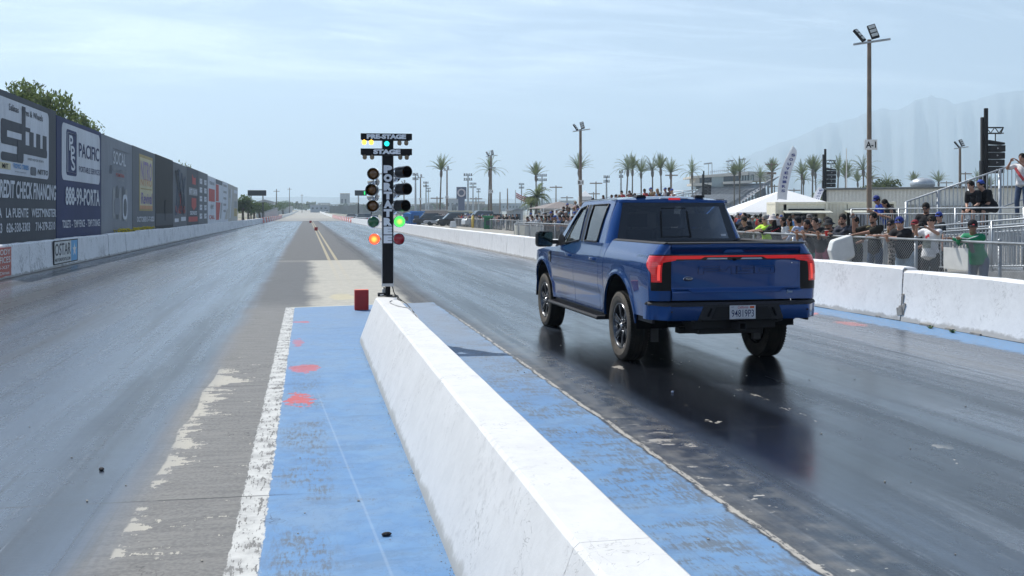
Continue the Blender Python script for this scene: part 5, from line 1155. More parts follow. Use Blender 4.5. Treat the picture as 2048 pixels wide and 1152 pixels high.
# ---------------------------------------------------------------- palms
M_palm = leaf('palm_leaves', (.06, .085, .035), (.17, .20, .085)); M_ptr = flat((.13, .11, .09), .9, var=.3, scale=3)
def palm_proto(seed, H, spread, nf, upright, bulge=True, fat=.17, label='', feather=False, cl=2.7):
    r = random.Random(seed); t = emp('palm_tree', label, 'palm tree'); mb = MB(); bend = r.uniform(-.5, .5)
    P = [(bend*math.sin(k/8*1.6), 0, H*k/8) for k in range(9)]; mb.tube(P, [fat*(1.25-.5*k/8) for k in range(9)], 8); top = Vector(P[-1])
    if bulge: mb.ell(top-Vector((0, 0, .6)), (fat*1.9, fat*1.9, .9), nu=8, nv=7)
    mb.build('trunk', M_ptr, t, smooth=True)
    lf = MB()
    for k in range(nf):
        a = r.uniform(0, 6.28); el = R(r.uniform(*upright)); L_ = cl*r.uniform(.8, 1.1); d = Vector((math.cos(a)*math.cos(el), math.sin(a)*math.cos(el), math.sin(el))); side = Vector((-math.sin(a), math.cos(a), 0)); up = side.cross(d)*-1
        pts = []; n = 9; p = top.copy(); dd = d.copy()
        for j in range(n+1):
            pts.append(p.copy()); p = p+dd*(L_/n); dd = (dd+Vector((0, 0, -spread*(.05+.12*j/n)))).normalized()
        for j in range(1, n+1):
            wv = (.52*math.sin(math.pi*min(1, j/n*.88+.10)))*(1.1 if feather else .8); q = pts[j]; ax = (pts[j]-pts[j-1]).normalized()
            for sg in (-1, 1):
                for e_ in (0, .5):
                    b0 = q-ax*(L_/n)*e_; tip = b0+side*sg*wv+ax*wv*.95+Vector((0, 0, .12*wv if not feather else -.35*wv)); lf.add([b0-ax*.06, b0+ax*.06, tip], [(0, 1, 2)])
        lf.tube(pts, [.035]*5+[.02]*(n-4), 3, caps=False)
    lf.build('crown', M_palm, t, recalc=False); return t
protos = [palm_proto(61+k, 10.2, [1.0, 1.7, .7][k], [34, 26, 40][k], [(18, 88), (5, 85), (30, 88)][k], label='.', cl=[3.7, 3.9, 3.2][k]) for k in range(3)]
GP = 'tall palm trees in rows behind the grandstands'
PL = [(879, 318, 190), (977, 318, 190), (1073, 330, 205), (1160, 317, 195), (1249, 321, 235), (1264, 321, 240), (1283, 327, 245), (1303, 323, 240), (1324, 319, 232), (1341, 328, 240), (1386, 328, 240), (1469, 334, 250), (1479, 327, 248), (1525, 340, 275), (1544, 327, 255), (1602, 330, 235), (1607, 343, 260), (1624, 322, 240), (1634, 328, 255), (1673, 323, 240), (1688, 329, 235), (1692, 341, 270), (1725, 322, 240), (1718, 349, 290), (1736, 346, 290), (1650, 349, 300), (1831, 351, 330), (1878, 351, 330), (1957, 350, 330), (1979, 360, 360), (1513, 352, 330), (1776, 354, 340)]
names_ = {0: 'tall palm at the left of the row behind the far bleacher seats', 1: 'tall palm standing beside the pole with two lamp heads', 2: 'tall palm beside the two flags', 3: 'tall palm half hidden by the pole signed B-1'}
for k, (px, ytop, Z) in enumerate(PL):
    p = at(px, ytop, Z); H = p.z-2.2; s_ = H/10.2; lab = names_.get(k, f'slender palm with a spiky crown, {nth(k-3)} of those seen above the grandstand side')
    q = protos[k % 3]
    if k < 3: t = q; t.location = (p.x, p.y, 0); t['label'] = lab; t['group'] = GP
    else: t = dup(q, (p.x, p.y, 0), label=lab, group=GP)
    t.rotation_euler = (.03*math.sin(k*2.1), .035*math.cos(k*3.3), k*1.7); t.scale = (s_*.88+.16*((k*7) % 5)/4, s_*.88+.16*((k*7) % 5)/4, s_)
t = palm_proto(77, 3.9, 2.6, 30, (5, 80), False, .22, 'bushy feather palm standing low between the tall ones', True, 2.5); p = at(1069, 427, 135); t.location = (p.x, p.y, 0)
t = palm_proto(78, 2.9, 2.4, 22, (5, 80), False, .2, 'small feather palm clumped beside the bushy one', True, 1.9); p = at(1058, 427, 138); t.location = (p.x, p.y, 0)
for k, (px, ytop, Z) in enumerate([(1760, 358, 110), (1772, 352, 115), (1745, 362, 110), (1500, 398, 120), (1640, 372, 92)]):
    p = at(px, ytop, Z); tree('roadside_tree', f'pale green tree showing over the roofs, {nth(k+1)} of five near the tent and shed', p.x, p.y, p.z, 2.2, 1.6, 1300, .3, M_leafC if k != 4 else M_leafA, 90+k, .3, 'trees behind the shed')
# ---------------------------------------------------------------- light poles
M_wood = flat((.20, .155, .12), .85, var=.2, scale=2); M_lens = flat((.62, .63, .60), .25, var=.05)
def lightpole(px, ytop, Z, w, sign, lab, rz=0.0, sign_y=None, second=False, arms=2):
    p = at(px, ytop, Z); H = p.z; t = emp('light_pole', lab, 'light pole', (p.x, p.y, 0), -PSI+rz, 'flood light poles along the pits'); pl = MB(); pl.tube([(0, 0, 0), (0, 0, H-.3)], [w*.62, w*.46], 10); pl.build('pole', M_wood, t, smooth=True, angle=50)
    k = .0052*Z if Z < 60 else .0052*Z; k = 1.0
    mb = MB(); mb.bar((-.72, .0, H-.52), (.9, -.15, H-.30), .10, .09); mb.build('crossarm', M_galv, t, bevel=.01)
    for (ox, oz, tilt) in ((-.46, .05, 32), (.16, .22, 12)):
        M_ = Matrix.Rotation(R(-tilt), 3, 'Y') @ Matrix.Rotation(R(-22), 3, 'X') @ Matrix.Rotation(R(30 if ox < 0 else -10), 3, 'Z')
        hd = MB(); hd.box((ox, -.05, H-.35+oz+.18), (.36 if ox > 0 else .22, .12, .70), M=M_); hd = hd.build('lamp_head', M_black, t, bevel=.02)
        mb = MB()
        for q in (-.20, .01, .22): mb.box(Vector((ox, -.05, H-.35+oz+.18))+M_@Vector((0, -.08, q)), (.27 if ox > 0 else .15, .02, .15), M=M_)
        mb.build('lens', M_lens, hd)
    if sign:
        sy = at(px, sign_y, Z).z; sb = MB().box((-.0, -.20, sy), (.58, .03, .46)).build('sign_plate', M_white, t, bevel=.01); mb = MB(); txt(mb, sign, .46, .28, (-.23, -.218, sy-.14), (1, 0, 0), (0, 0, 1), .025); mb.build('lettering', M_black, sb)
    if second: MB().box((.2, -.1, H-2.0), (.9, .5, .16)).build('lower_lamp', M_galv, t, bevel=.03)
    return t
lightpole(1738.5, 66, 45, .20, 'A-1', 'tall brown flood light pole with a white A-1 sign', sign_y=290)
lightpole(1161, 252, 93, .26, 'B-1', 'brown flood light pole with a small B-1 sign', sign_y=365)
lightpole(982, 306, 135, .26, 'C-1', 'flood light pole with a C-1 sign and a second lamp below', sign_y=383, second=True)
lightpole(894, 336, 179, .26, 'D-1', 'flood light pole right of the leftmost tall palm', sign_y=394)
lightpole(841, 352, 222, .28, 'E-1', 'distant flood light pole, second from the start lights', sign_y=398)
lightpole(808, 363, 262, .28, None, 'distant flood light pole just right of the start lights')
t = lightpole(1920, 287, 95, .24, None, 'grey flood light pole left of the tall speaker tower', rz=.4)
def musco(px, ytop, Z, wpx, lab, rows=2, n=6):
    p = at(px, ytop, Z); H = p.z; W_ = wpx*Z/FOC; t = emp('stadium_light', lab, 'stadium light', (p.x, p.y, 0), -PSI, 'stadium lights in the hazy distance')
    MB().tube([(0, 0, 0), (0, 0, H-.2)], [.42, .22], 8).build('pole', M_galv, t, smooth=True, angle=50)
    for j in range(rows):
        z_ = H-.6-j*1.5; ml = MB(); ml.bar((-W_/2, 0, z_), (W_/2, 0, z_+.05), .16)
        for q in range(n):
            x_ = -W_/2+W_*(q+.5)/n; ml.ell((x_, -.3, z_+.45), (W_/n*.34, .4, .42), M=Matrix.Rotation(R(25*(q-n/2)/n), 3, 'Z'), nu=7, nv=5)
        ml.build('lamp_bar', M_dark, t)
for k, a in enumerate([(936, 348, 330, 18, 2, 5), (946, 366, 430, 14, 2, 5), (831, 347, 330, 12, 2, 4), (852, 364, 430, 11, 2, 4), (857, 376, 560, 9, 2, 4), (957, 377, 560, 8, 2, 4), (1043, 367, 430, 11, 2, 5), (1084, 349, 330, 20, 2, 5), (1213, 352, 330, 13, 2, 4), (1242, 342, 320, 9, 2, 3), (1088, 376, 560, 8, 1, 3)]):
    musco(*a[:4], f'slim stadium light mast, {nth(k+1)} of those behind the far bleachers', a[4], a[5])
for k, (px, yt, Z) in enumerate([(1112, 371, 300), (1192, 363, 290), (874, 393, 500), (1000, 384, 350), (1015, 377, 360), (1134, 392, 500), (1543, 325, 160), (1549, 369, 300), (1588, 377, 420), (1745, 352, 400), (1931, 344, 200), (1846, 365, 500), (1893, 362, 520), (1187, 384, 520), (952, 394, 560), (1693, 297, 170), (1343, 347, 210), (1320, 388, 480)]):
    p = at(px, yt, Z); t = emp('utility_pole', f'thin utility pole, {nth(k+1)} among those behind the stands', 'utility pole', (p.x, p.y, 0), -PSI, 'utility poles behind the stands'); w = .0009*Z
    MB().tube([(0, 0, 0), (0, 0, p.z)], [w*.9, w*.55], 6).build('pole', M_wood if px != 1693 else M_white, t)
    if px not in (1015, 1693, 1000): mb = MB(); mb.bar((-w*7, 0, p.z-w*2), (w*7, 0, p.z-w*2), w*1.2); (mb.bar((-w*5, 0, p.z-w*12), (w*5, 0, p.z-w*12), w*2.2) if px in (1931, 1543) else 0); mb.build('crossarm', M_wood, t)
    if px == 1693: t['label'] = 'thin white flagpole without flag above the grey shed'
for px, yt, Z, c, lab in ((1031, 380, 190, 0, 'small red and white striped flag on a thin pole'), (1048, 386, 190, 1, 'small black and white flag on a thin pole')):
    p = at(px, yt, Z); t = emp('flagpole', lab, 'flag', (p.x, p.y, 0), -PSI); MB().tube([(0, 0, 0), (0, 0, p.z)], .06, 6).build('pole', M_galv, t)
    mb = MB()
    for q in range(6):
        mb.k = q % 2; mb.grid(lambda u, v: (.1+1.9*u, .15*math.sin(u*6), p.z-.5-(q+v)*.18-u*1.0), 6, 1)
    mb.build('flag', [flat((.5, .08, .1), .7), M_white] if c == 0 else [M_dark, flat((.5, .5, .5), .7)], t)
p = at(923, 374, 300); t = emp('sign_tower', 'dark blue tower with a round face sign far behind the stands', 'sign tower', (p.x, p.y, 0), -PSI); H = p.z
MB().bb((-.95, -.8, 0), (.95, .8, H-3.2)).build('shaft', flat((.09, .11, .18), .6), t, bevel=.05); MB().bb((-1.5, -.5, H-3.6), (1.5, .5, H)).build('sign_box', flat((.08, .10, .16), .5), t, bevel=.05)
mb = MB(); mb.lathe([(.8, 0), (1.25, 0), (1.25, .06), (.8, .06)], (0, -.58, H-1.75), (0, -1, 0), 20, closed=True); mb.build('sign_ring', flat((.55, .5, .52), .5), t)
# ---------------------------------------------------------------- long bleacher back far down the right side
t = emp('long_grandstand', 'long dark bleacher frame running behind the far parking area', 'grandstand'); A, B = at(641, 427, 760), at(999, 427, 735); A.z = B.z = 0; L_ = (B-A).length; t.location = A; t.rotation_euler = (0, 0, math.atan2(B.y-A.y, B.x-A.x))
H = 8.6; fr = MB(); nb = 46
for k in range(nb+1):
    x_ = L_*k/nb; fr.bar((x_, 0, 0), (x_, 0, H), .42); fr.bar((x_, 8, 0), (x_, 8, 3), .4); fr.bar((x_, 0, H-.5), (x_, 11, .5), .4)
for z_ in (1.2, 2.9, 4.6, 6.3, H-.1): fr.bar((0, 0, z_), (L_, 0, z_), .34)
fr.build('frame', flat((.12, .10, .08), .8), t)
mb = MB()
for k in range(9): mb.bb((0, .4+k*1.2, H-.6-k*.9), (L_, 1.3+k*1.2, H-.4-k*.9))
mb.build('seat_planks', flat((.24, .21, .17), .8), t)
mb = MB(); mb.bb((0, .7, 1.2), (L_, .8, H-.9)); mb.build('backing_cloth', flat((.13, .11, .09), .9), t)
mb = MB()
for x0, x1 in ((.0, .05), (.1, .13), (.16, .2)): mb.bb((L_*x0, -.2, H), (L_*x1, .4, H+.6))
mb.build('white_caps', M_white, t)
for px, z0, Z in ((843, 4.6, 700), (908.5, 4.3, 690)):
    p = at(px, 417, Z); MB().lathe([(.0005, 0), (1.7, .2), (1.8, 4.6), (1.2, 5.2), (.0005, 5.3)], (0, 0, 0), (0, 0, 1), 12).build('water_tank', M_dark, smooth=True, cat='tank', label=f'small dark round tank over the bleacher frame, {"left" if px<900 else "right"} one').location = (p.x, p.y, p.z-2.2)
    o = [q for q in C.objects if q.name.startswith('water_tank')][-1]
# ---------------------------------------------------------------- big grandstand with press box
t = emp('grandstand', 'big grandstand with a white press box rising behind the tent', 'grandstand'); Z0 = 300.0
def G(px, py, dz=0.0): return at(px, py, Z0+dz)
t.location = (0, 0, 0)
M_cream = flat((.62, .58, .52), .7); M_seatg = flat((.30, .31, .33), .8, var=.3, scale=1.5); M_seatw = flat((.55, .56, .58), .7, var=.15, scale=1.5); M_win = flat((.06, .08, .10), .2)
def slab(mb, pts, d):   # pts as (px, py, depth offset), extruded away from the camera by d metres
    P = [G(*q) for q in pts]; f_ = Vector((SP, CP, 0))*d; mb.prism([(0, 0)]*0, (0, 0, 0), (1, 0, 0), (0, 1, 0), (0, 0, 0)) if 0 else mb.add(P+[q+f_ for q in P], [tuple(range(len(P)))[::-1], tuple(range(len(P), 2*len(P)))]+[(i, (i+1) % len(P), len(P)+(i+1) % len(P), len(P)+i) for i in range(len(P))])
mb = MB(); slab(mb, [(1382, 352.5, 0), (1497, 342.5, 0), (1497, 350, 0), (1382, 356.5, 0)], 14); slab(mb, [(1383, 367, -2), (1424, 365, -2), (1424, 371, -2), (1383, 371.5, -2)], 8); slab(mb, [(1448, 363.5, -2), (1505, 360.5, -2), (1505, 366, -2), (1448, 368, -2)], 8)
mb.build('fascia', M_cream, t)
mb = MB(); slab(mb, [(1497, 343, .1), (1540, 344, 10), (1540, 362, 10), (1502, 362, .1)], 12); slab(mb, [(1391, 356, 1), (1399, 356, 1), (1399, 367, 1), (1391, 367, 1)], 10); mb.build('side_wall', flat((.52, .49, .44), .7), t)
mb = MB(); slab(mb, [(1400, 355.5, 1), (1425, 354, 1), (1425, 366, 1), (1400, 367, 1)], 8); slab(mb, [(1447, 352.5, 1), (1508, 349, 1), (1508, 361, 1), (1447, 364, 1)], 8); slab(mb, [(1392, 371, 2), (1530, 366, 2), (1530, 374, 2), (1392, 378, 2)], 8); mb.build('windows', M_win, t)
mb = MB(); slab(mb, [(1424, 354, .5), (1447, 352.5, .5), (1447, 373, .5), (1424, 374, .5)], 6)
for k in range(5): slab(mb, [(1482+k*5.4, 351, .2), (1484.5+k*5.4, 350.8, .2), (1484.5+k*5.4, 360.6, .2), (1482+k*5.4, 361, .2)], 1)
mb.build('glazed_bay', flat((.36, .42, .42), .3), t)
mb = MB()
for k in range(22):   # seat rows stepping down towards the track
    a = k/21; y0, y1 = 374+a*26, 371.5+a*34; xl, xr = 1402-a*34, 1520-a*58
    for j in range(12):
        u0, u1 = j/12+.008, (j+1)/12-.006; mb.k = 1 if k > 10 else 0
        slab(mb, [(xl+(xr-xl)*u0, y0+(y1-y0)*u0, -k*1.1), (xl+(xr-xl)*u1, y0+(y1-y0)*u1, -k*1.1), (xl+(xr-xl)*u1, y0+(y1-y0)*u1+.85, -k*1.1), (xl+(xr-xl)*u0, y0+(y1-y0)*u0+.85, -k*1.1)], .9)
mb.build('seat_rows', [M_seatg, M_seatw], t)
mb = MB(); slab(mb, [(1400, 376, 1.5), (1536, 368, 1.5), (1448, 420, -24), (1360, 420, -24)], 1.0); slab(mb, [(1520, 372, 0), (1537, 362, 0), (1560, 352, 0), (1537, 370, 0), (1462, 417, -24), (1450, 417, -24)], 2.5); mb.build('stand_deck', flat((.20, .21, .23), .8, var=.3), t)
mb = MB()
for k in range(14): u = k/13; a = G(1454+u*82, 412-u*45, -22*(1-u)); b_ = a.copy(); b_.z = 0; mb.bar(a, b_, .35); mb.bar(a, G(1454+u*82+7, 427, -22*(1-u)), .2)
for k in range(5): mb.bar(G(1470+k*10, 415, -10), G(1520, 385+k*7, 0), .2)
slab(mb, [(1519, 375, 2), (1531, 370, 2), (1531, 427, 2), (1519, 427, 2)], 5); mb.build('frame', flat((.16, .18, .22), .8), t)
for pa, pb, yt, bar_ in ((1417, 1424, 327.5, (1408, 328, 1424, 326)), (1456, 1464, 321.5, (1452, 323, 1467, 321)), (1480, 1489, 318.5, (1477, 320, 1491, 318))):
    mb = MB(); mb.bar(G(pa, yt, 3), G(pa, 350, 3), .16); mb.bar(G(pb, yt-.5, 3), G(pb, 350, 3), .16); mb.bar(G(bar_[0], bar_[1], 3), G(bar_[2], bar_[3], 3), .5, .4); mb.build('roof_mast', M_galv, t)
mb = MB(); mb.bar(G(1420, 344, 3), G(1466, 339, 3), .12)
for k in range(12): mb.bar(G(1421+k*4, 347.5-k*.4, 3), G(1421+k*4, 341-k*.3, 3), .08)
mb.build('roof_railing', M_galv, t)
mb = MB()
for k in range(5): mb.bar(G(1536+k*.2, 352+k*6, 3), G(1541, 350+k*6, 3), .25)
mb.bar(G(1534, 352, 3), G(1534, 372, 3), .2); mb.bar(G(1541, 350, 3), G(1541, 372, 3), .2); mb.build('stair_tower', flat((.25, .27, .32), .7), t)
# ---------------------------------------------------------------- people
def ik(a, b, l1, l2, hint):
    d = b-a; L_ = d.length
    if L_ > (l1+l2)*.995: b = a+d*((l1+l2)*.995/L_); d = b-a; L_ = d.length
    x = (l1*l1-l2*l2+L_*L_)/(2*L_); h = math.sqrt(max(0, l1*l1-x*x)); n = d.normalized(); hp = (hint-n*hint.dot(n)).normalized()
    return a+n*x+hp*h, b
def remesh(mb, vox, name):
    me = bpy.data.meshes.new(name); me.from_pydata(mb.v, [], mb.f); o = bpy.data.objects.new(name, me); C.objects.link(o)
    md = o.modifiers.new('r', 'REMESH'); md.mode = 'VOXEL'; md.voxel_size = vox; md.use_smooth_shade = True
    s2 = o.modifiers.new('s', 'SMOOTH'); s2.factor = .5; s2.iterations = 2
    out = bpy.data.meshes.new_from_object(o.evaluated_get(bpy.context.evaluated_depsgraph_get())); bpy.data.objects.remove(o); bpy.data.meshes.remove(me)
    out.name = name; out.polygons.foreach_set('use_smooth', [True]*len(out.polygons)); out.materials.clear(); return out
def cap(mb, a, b, ra, rb, n=10):
    mb.tube([a, b], [ra, rb], n); mb.ell(a, ra*.995, nu=n, nv=6); mb.ell(b, rb*.995, nu=n, nv=6)
HAIRC = {'black': (.012, .01, .009), 'brown': (.05, .03, .018), 'grey': (.22, .21, .20), 'blond': (.30, .19, .09), 'shaved': (.03, .022, .018)}
SKIN = {'light': (.50, .29, .21), 'tan': (.38, .205, .14), 'brown': (.26, .135, .09)}
def figure(pose='stand', vox=.02, lean=0.0, hands=None, look=(0, 1, 0), tilt=0.0, bulk=1.0, sleeve='short', shorts=False, hair='short', hat=None, beard=False, shades=False, twist=0.0, elbow=(None, None), fingers=True, female=False, seat=.45, bag=False):
    """meshes of one figure facing +Y with the feet (or seat) at the origin: {part: mesh}"""
    V3 = Vector; B = bulk; sit = pose == 'sit'; ph = seat+.11 if sit else .93
    pel = V3((0, 0 if sit else -.02, ph)); Rl = Matrix.Rotation(R(-lean), 3, 'X'); Rt = Matrix.Rotation(R(twist), 3, 'Z')
    def up(v): return pel+Rt@(Rl@V3(v))
    ch = up((0, 0, .33)); nk = up((0, 0, .53)); sw = .175*(.9 if female else 1)*(.94+.06*B)
    shL, shR = up((-sw, 0, .475)), up((sw, 0, .475)); lk = V3(look).normalized()
    hd = nk+Rt@(Rl@V3((0, .0, .06)))+V3((0, .0, .085))+lk*.035
    hL, hR = pel+V3((-.09*B, 0, -.03)), pel+V3((.09*B, 0, -.03))
    if sit: kL, kR, aL_, aR_ = [V3(q) for q in ((-.15, .42, seat+.10), (.13, .44, seat+.08), (-.13, .46, .08), (.15, .50, .08))]
    else: kL, kR, aL_, aR_ = [V3(q) for q in ((-.12, .035, .49), (.11, .05, .49), (-.13, -.02, .08), (.12, .02, .08))]
    if pose == 'walk': kL, aL_, kR, aR_ = V3((-.10, .22, .52)), V3((-.10, .18, .10)), V3((.10, .0, .49)), V3((.10, -.26, .12))
    hands = hands or ((-.30, .08, .80), (.30, .08, .80)); H2 = [V3(q) for q in hands]; arms = []
    for k, (sh, hnd) in enumerate(zip((shL, shR), H2)):
        sg = -1 if k == 0 else 1; hint = V3(elbow[k]) if elbow[k] else Rt@V3((sg*.55, -.5, -.8)); el, wr = ik(sh, hnd, .285, .255, hint); arms.append((sh, el, wr, (wr-el).normalized(), sg))
    parts = {}
    # head frame
    f = lk; sx = f.cross(V3((0, 0, 1))).normalized(); uz = sx.cross(f).normalized()
    if tilt: q_ = Matrix.Rotation(R(tilt), 3, f); sx = q_@sx; uz = q_@uz
    HM = Matrix((sx, f, uz)).transposed()
    def hp(x, y, z): return hd+HM@V3((x, y, z))
    b = MB()
    b.ell(hp(0, -.005, .025), (.074, .092, .092), HM, 14, 10); b.ell(hp(0, .012, -.035), (.060, .070, .080), HM, 14, 10); b.ell(hp(0, .045, -.085), (.035, .030, .028), HM)
    b.ell(hp(0, .092, -.022), (.014, .020, .017), HM, 8, 6); b.ell(hp(0, .080, .0), (.010, .018, .030), HM, 8, 6); b.ell(hp(0, .078, -.062), (.026, .014, .009), HM, 8, 6)
    for sg in (-1, 1): b.ell(hp(sg*.076, -.005, -.015), (.012, .020, .032), HM, 8, 6)
    cap(b, hp(0, -.02, -.07), up((0, -.01, .46)), .055*(.9+.1*B), .062*B)
    cap(b, up((-sw*.75, 0, .455)), up((sw*.75, 0, .455)), .065*B, .065*B); b.ell(ch, (.145*B, .105*B, .19)); b.ell(pel+V3((0, 0, .04)), (.15*B, .115*B, .14)); b.ell(up((0, .02*B, .14)), (.13*B, .10*B*B, .17))
    for sh, el, wr, d, sg in arms:
        cap(b, sh, el, .048*(.8+.2*B), .039*(.8+.2*B)); cap(b, el, wr, .040*(.8+.2*B), .025)
        pn = d.cross(V3((0, 0, 1))); pn = pn.normalized() if pn.length > .1 else V3((1, 0, 0)); pc = wr+d*.055
        M_ = Matrix((d, pn, d.cross(pn))).transposed(); b.ell(pc, (.055, .042, .020), M_, 10, 7)
    for h_, k_, a_ in ((hL, kL, aL_), (hR, kR, aR_)):
        cap(b, h_, k_, .078*B, .052*(.7+.3*B)); cap(b, k_, a_, .052*(.8+.2*B), .036); b.ell(a_+V3((0, .08, -.035)), (.042, .125, .038)); 
    me = remesh(b, vox, 'person')
    parts['body'] = me
    if fingers:       # four fingers of unequal length and a thumb on every hand, slightly curled
        fb = MB()
        for sh, el, wr, d, sg in arms:
            pn = d.cross(V3((0, 0, 1))); pn = pn.normalized() if pn.length > .1 else V3((1, 0, 0)); dn = d.cross(pn).normalized(); dn = -dn if dn.z > 0 else dn
            for q, (o_, L_) in enumerate(((-.030, .066), (-.010, .078), (.010, .072), (.028, .056))):
                p0 = wr+d*.095+pn*o_; fb.tube([p0-d*.02, p0+d*L_*.45+dn*.004, p0+d*L_*.8+dn*.022, p0+d*L_*.92+dn*.040], [.0092, .0088, .008, .0065], 6)
            t0 = wr+d*.03+pn*(-sg)*.034; fb.tube([t0, t0+d*.03+pn*(-sg)*.02+dn*.008, t0+d*.058+pn*(-sg)*.022+dn*.02], [.012, .010, .008], 6)
        n0 = len(me.vertices); bm = bmesh.new(); bm.from_mesh(me); vs = [bm.verts.new(v) for v in fb.v]
        for q in fb.f:
            try: bm.faces.new([vs[i] for i in q]).smooth = True
            except ValueError: pass
        bm.to_mesh(me); bm.free()
    # shirt
    b = MB(); e = .014
    b.ell(ch, (.150*B+e, .110*B+e, .20)); b.ell(up((0, .02*B, .14)), (.135*B+e, .10*B*B+e+.008, .19)); cap(b, up((-sw*.85, 0, .45)), up((sw*.85, 0, .45)), .068*B+e*.7, .068*B+e*.7)
    b.tube([up((0, 0, .12)), up((0, .01, -.06 if not sit else -.02))], [.145*B, .150*B+e], 14)
    b.ell(up((0, .01, -.02)), (.155*B+e, .125*B+e, .10))
    if female and not sit: b.ell(up((0, .07, .33)), (.12, .07, .07))
    for sh, el, wr, d, sg in arms:
        if sleeve == 'short': cap(b, sh, sh.lerp(el, .72), .060*(.8+.2*B)+.004, .062*(.8+.2*B)+.004)
        elif sleeve == 'long': cap(b, sh, el, .060*(.8+.2*B), .052*(.8+.2*B)); cap(b, el, el.lerp(wr, .93), .052, .038)
    parts['shirt'] = remesh(b, vox, 'shirt')
    b = MB()
    b.ell(pel+V3((0, 0, .01)), (.158*B+.006, .125*B+.004, .13))
    for h_, k_, a_ in ((hL, kL, aL_), (hR, kR, aR_)):
        if shorts: cap(b, h_, h_.lerp(k_, .95), .090*B, .082*B)
        else: cap(b, h_, k_, .090*B, .068*(.8+.2*B)); cap(b, k_, a_+V3((0, 0, .02)), .068*(.8+.2*B), .056)
    parts['trousers'] = remesh(b, vox, 'trousers')
    b = MB()
    for a_ in (aL_, aR_): b.ell(a_+V3((0, .075, -.035)), (.052, .150, .042)); b.ell(a_+V3((0, .0, .0)), (.046, .055, .055))
    me = bpy.data.meshes.new('shoes'); me.from_pydata(b.v, [], b.f); me.polygons.foreach_set('use_smooth', [True]*len(me.polygons)); parts['shoes'] = me
    def raw(nm, b, smooth=True):
        me = bpy.data.meshes.new(nm); me.from_pydata(b.v, [], b.f); me.polygons.foreach_set('use_smooth', [smooth]*len(me.polygons)); parts[nm] = me
    if hair and not (hat and hair == 'short' and vox > .03):
        b = MB()
        if hair in ('short', 'shaved'):
            t_ = .010 if hair == 'short' else .002
            b.ell(hp(0, -.016, .036), (.076+t_, .088+t_, .086+t_*1.4), HM, 16, 10); b.ell(hp(0, -.045, -.01), (.070+t_, .055+t_, .065), HM, 12, 8)
        else:
            b.ell(hp(0, -.018, .038), (.086, .096, .094), HM, 16, 10)
            for sg in (-1, 1): b.ell(hp(sg*.055, -.03, -.10), (.040, .055, .15), HM, 10, 8)
            b.ell(hp(0, -.065, -.11), (.075, .045, .17), HM, 12, 8)
        me = remesh(b, .009 if vox < .03 else .02, 'hair'); parts['hair'] = me
    if beard: b = MB(); b.ell(hp(0, .036, -.090), (.047, .046, .034), HM, 12, 8); b.ell(hp(0, .086, -.045), (.026, .010, .007), HM, 8, 6); raw('beard', b)
    if vox < .03:
        b = MB()
        for sg in (-1, 1): b.ell(hp(sg*.028, .076, .008), (.012, .008, .007), HM, 8, 6)
        raw('eyes', b)
        if not shades:
            b = MB()
            for sg in (-1, 1): b.ell(hp(sg*.029, .080, .026), (.017, .006, .004), HM, 8, 5)
            raw('eyebrows', b)
    if shades:
        b = MB()
        for sg in (-1, 1): b.ell(hp(sg*.030, .084, .006), (.027, .010, .019), HM, 10, 6); b.bar(hp(sg*.055, .08, .012), hp(sg*.080, -.01, .010), .006)
        b.bar(hp(-.01, .092, .012), hp(.01, .092, .012), .006); raw('sunglasses', b)
    if hat:
        b = MB()
        if hat == 'bucket':
            b.lathe([(.0005, .118), (.055, .112), (.082, .095), (.094, .040), (.105, .030), (.155, .000), (.158, -.006), (.104, .022), (.092, .025)], hp(0, -.008, .012), uz, 20)
        else:
            b.lathe([(.0005, .112), (.04, .106), (.072, .078), (.088, .040), (.090, .012), (.084, .012)], hp(0, -.014, .026), uz, 18)
            f2 = -1 if hat == 'back' else 1
            b.grid(lambda u, v: hp((-1+2*u)*.072, f2*(.055+(.072*v)*(1-(2*u-1)**2*.45)), .056-.016*v-.016*(2*u-1)**2), 8, 4, skirt=tuple(uz*-.006))
            b.ell(hp(0, -.014, .138), .008, nu=6, nv=4)
        raw('hat', b)
    parts['_hp'] = hp; parts['_up'] = up; parts['_arms'] = arms; return parts
_fm = {}
def fmat(c, rough=.85, var=.12, sc=14): return flat(c, rough, var=var, scale=sc)
def put(parts, loc, rz, label, shirt, pants=(.02, .02, .025), skin='tan', hairc='black', hatc=(.02, .02, .025), shoes=(.05, .05, .055), group=None, scale=1.0):
    cols = {'shirt': fmat(shirt, var=.18, sc=9) if not isinstance(shirt, bpy.types.Material) else shirt, 'trousers': fmat(pants, var=.2, sc=9) if not isinstance(pants, bpy.types.Material) else pants, 'shoes': fmat(shoes), 'hair': flat(HAIRC[hairc], .7, var=.3, scale=60), 'beard': flat((.075, .045, .032), .9, var=.3, scale=60),
            'eyes': M_gap, 'eyebrows': flat(HAIRC[hairc], .8, var=.2, scale=60), 'sunglasses': Mat('dark_lens').set(color=(.01, .01, .012), rough=.1).m if 'sunglasses' in parts else None, 'hat': fmat(hatc, var=.08)}
    me = parts['body']
    if not me.materials: me.materials.append(None)
    o = bpy.data.objects.new('person', me); C.objects.link(o); setmat(o, 0, flat(SKIN[skin], .55, var=.07, scale=12)); o.location = loc; o.rotation_euler = (0, 0, rz); o.scale = (scale,)*3; tag(o, label, 'person', group)
    kids = {}
    for k, me in parts.items():
        if k[0] == '_' or k == 'body': continue
        if not me.materials: me.materials.append(None)
        c = bpy.data.objects.new(k, me); C.objects.link(c); c.parent = o; setmat(c, 0, cols[k]); kids[k] = c
    return o, kids
def face_rz(dx, dy): return math.atan2(-dx, dy)
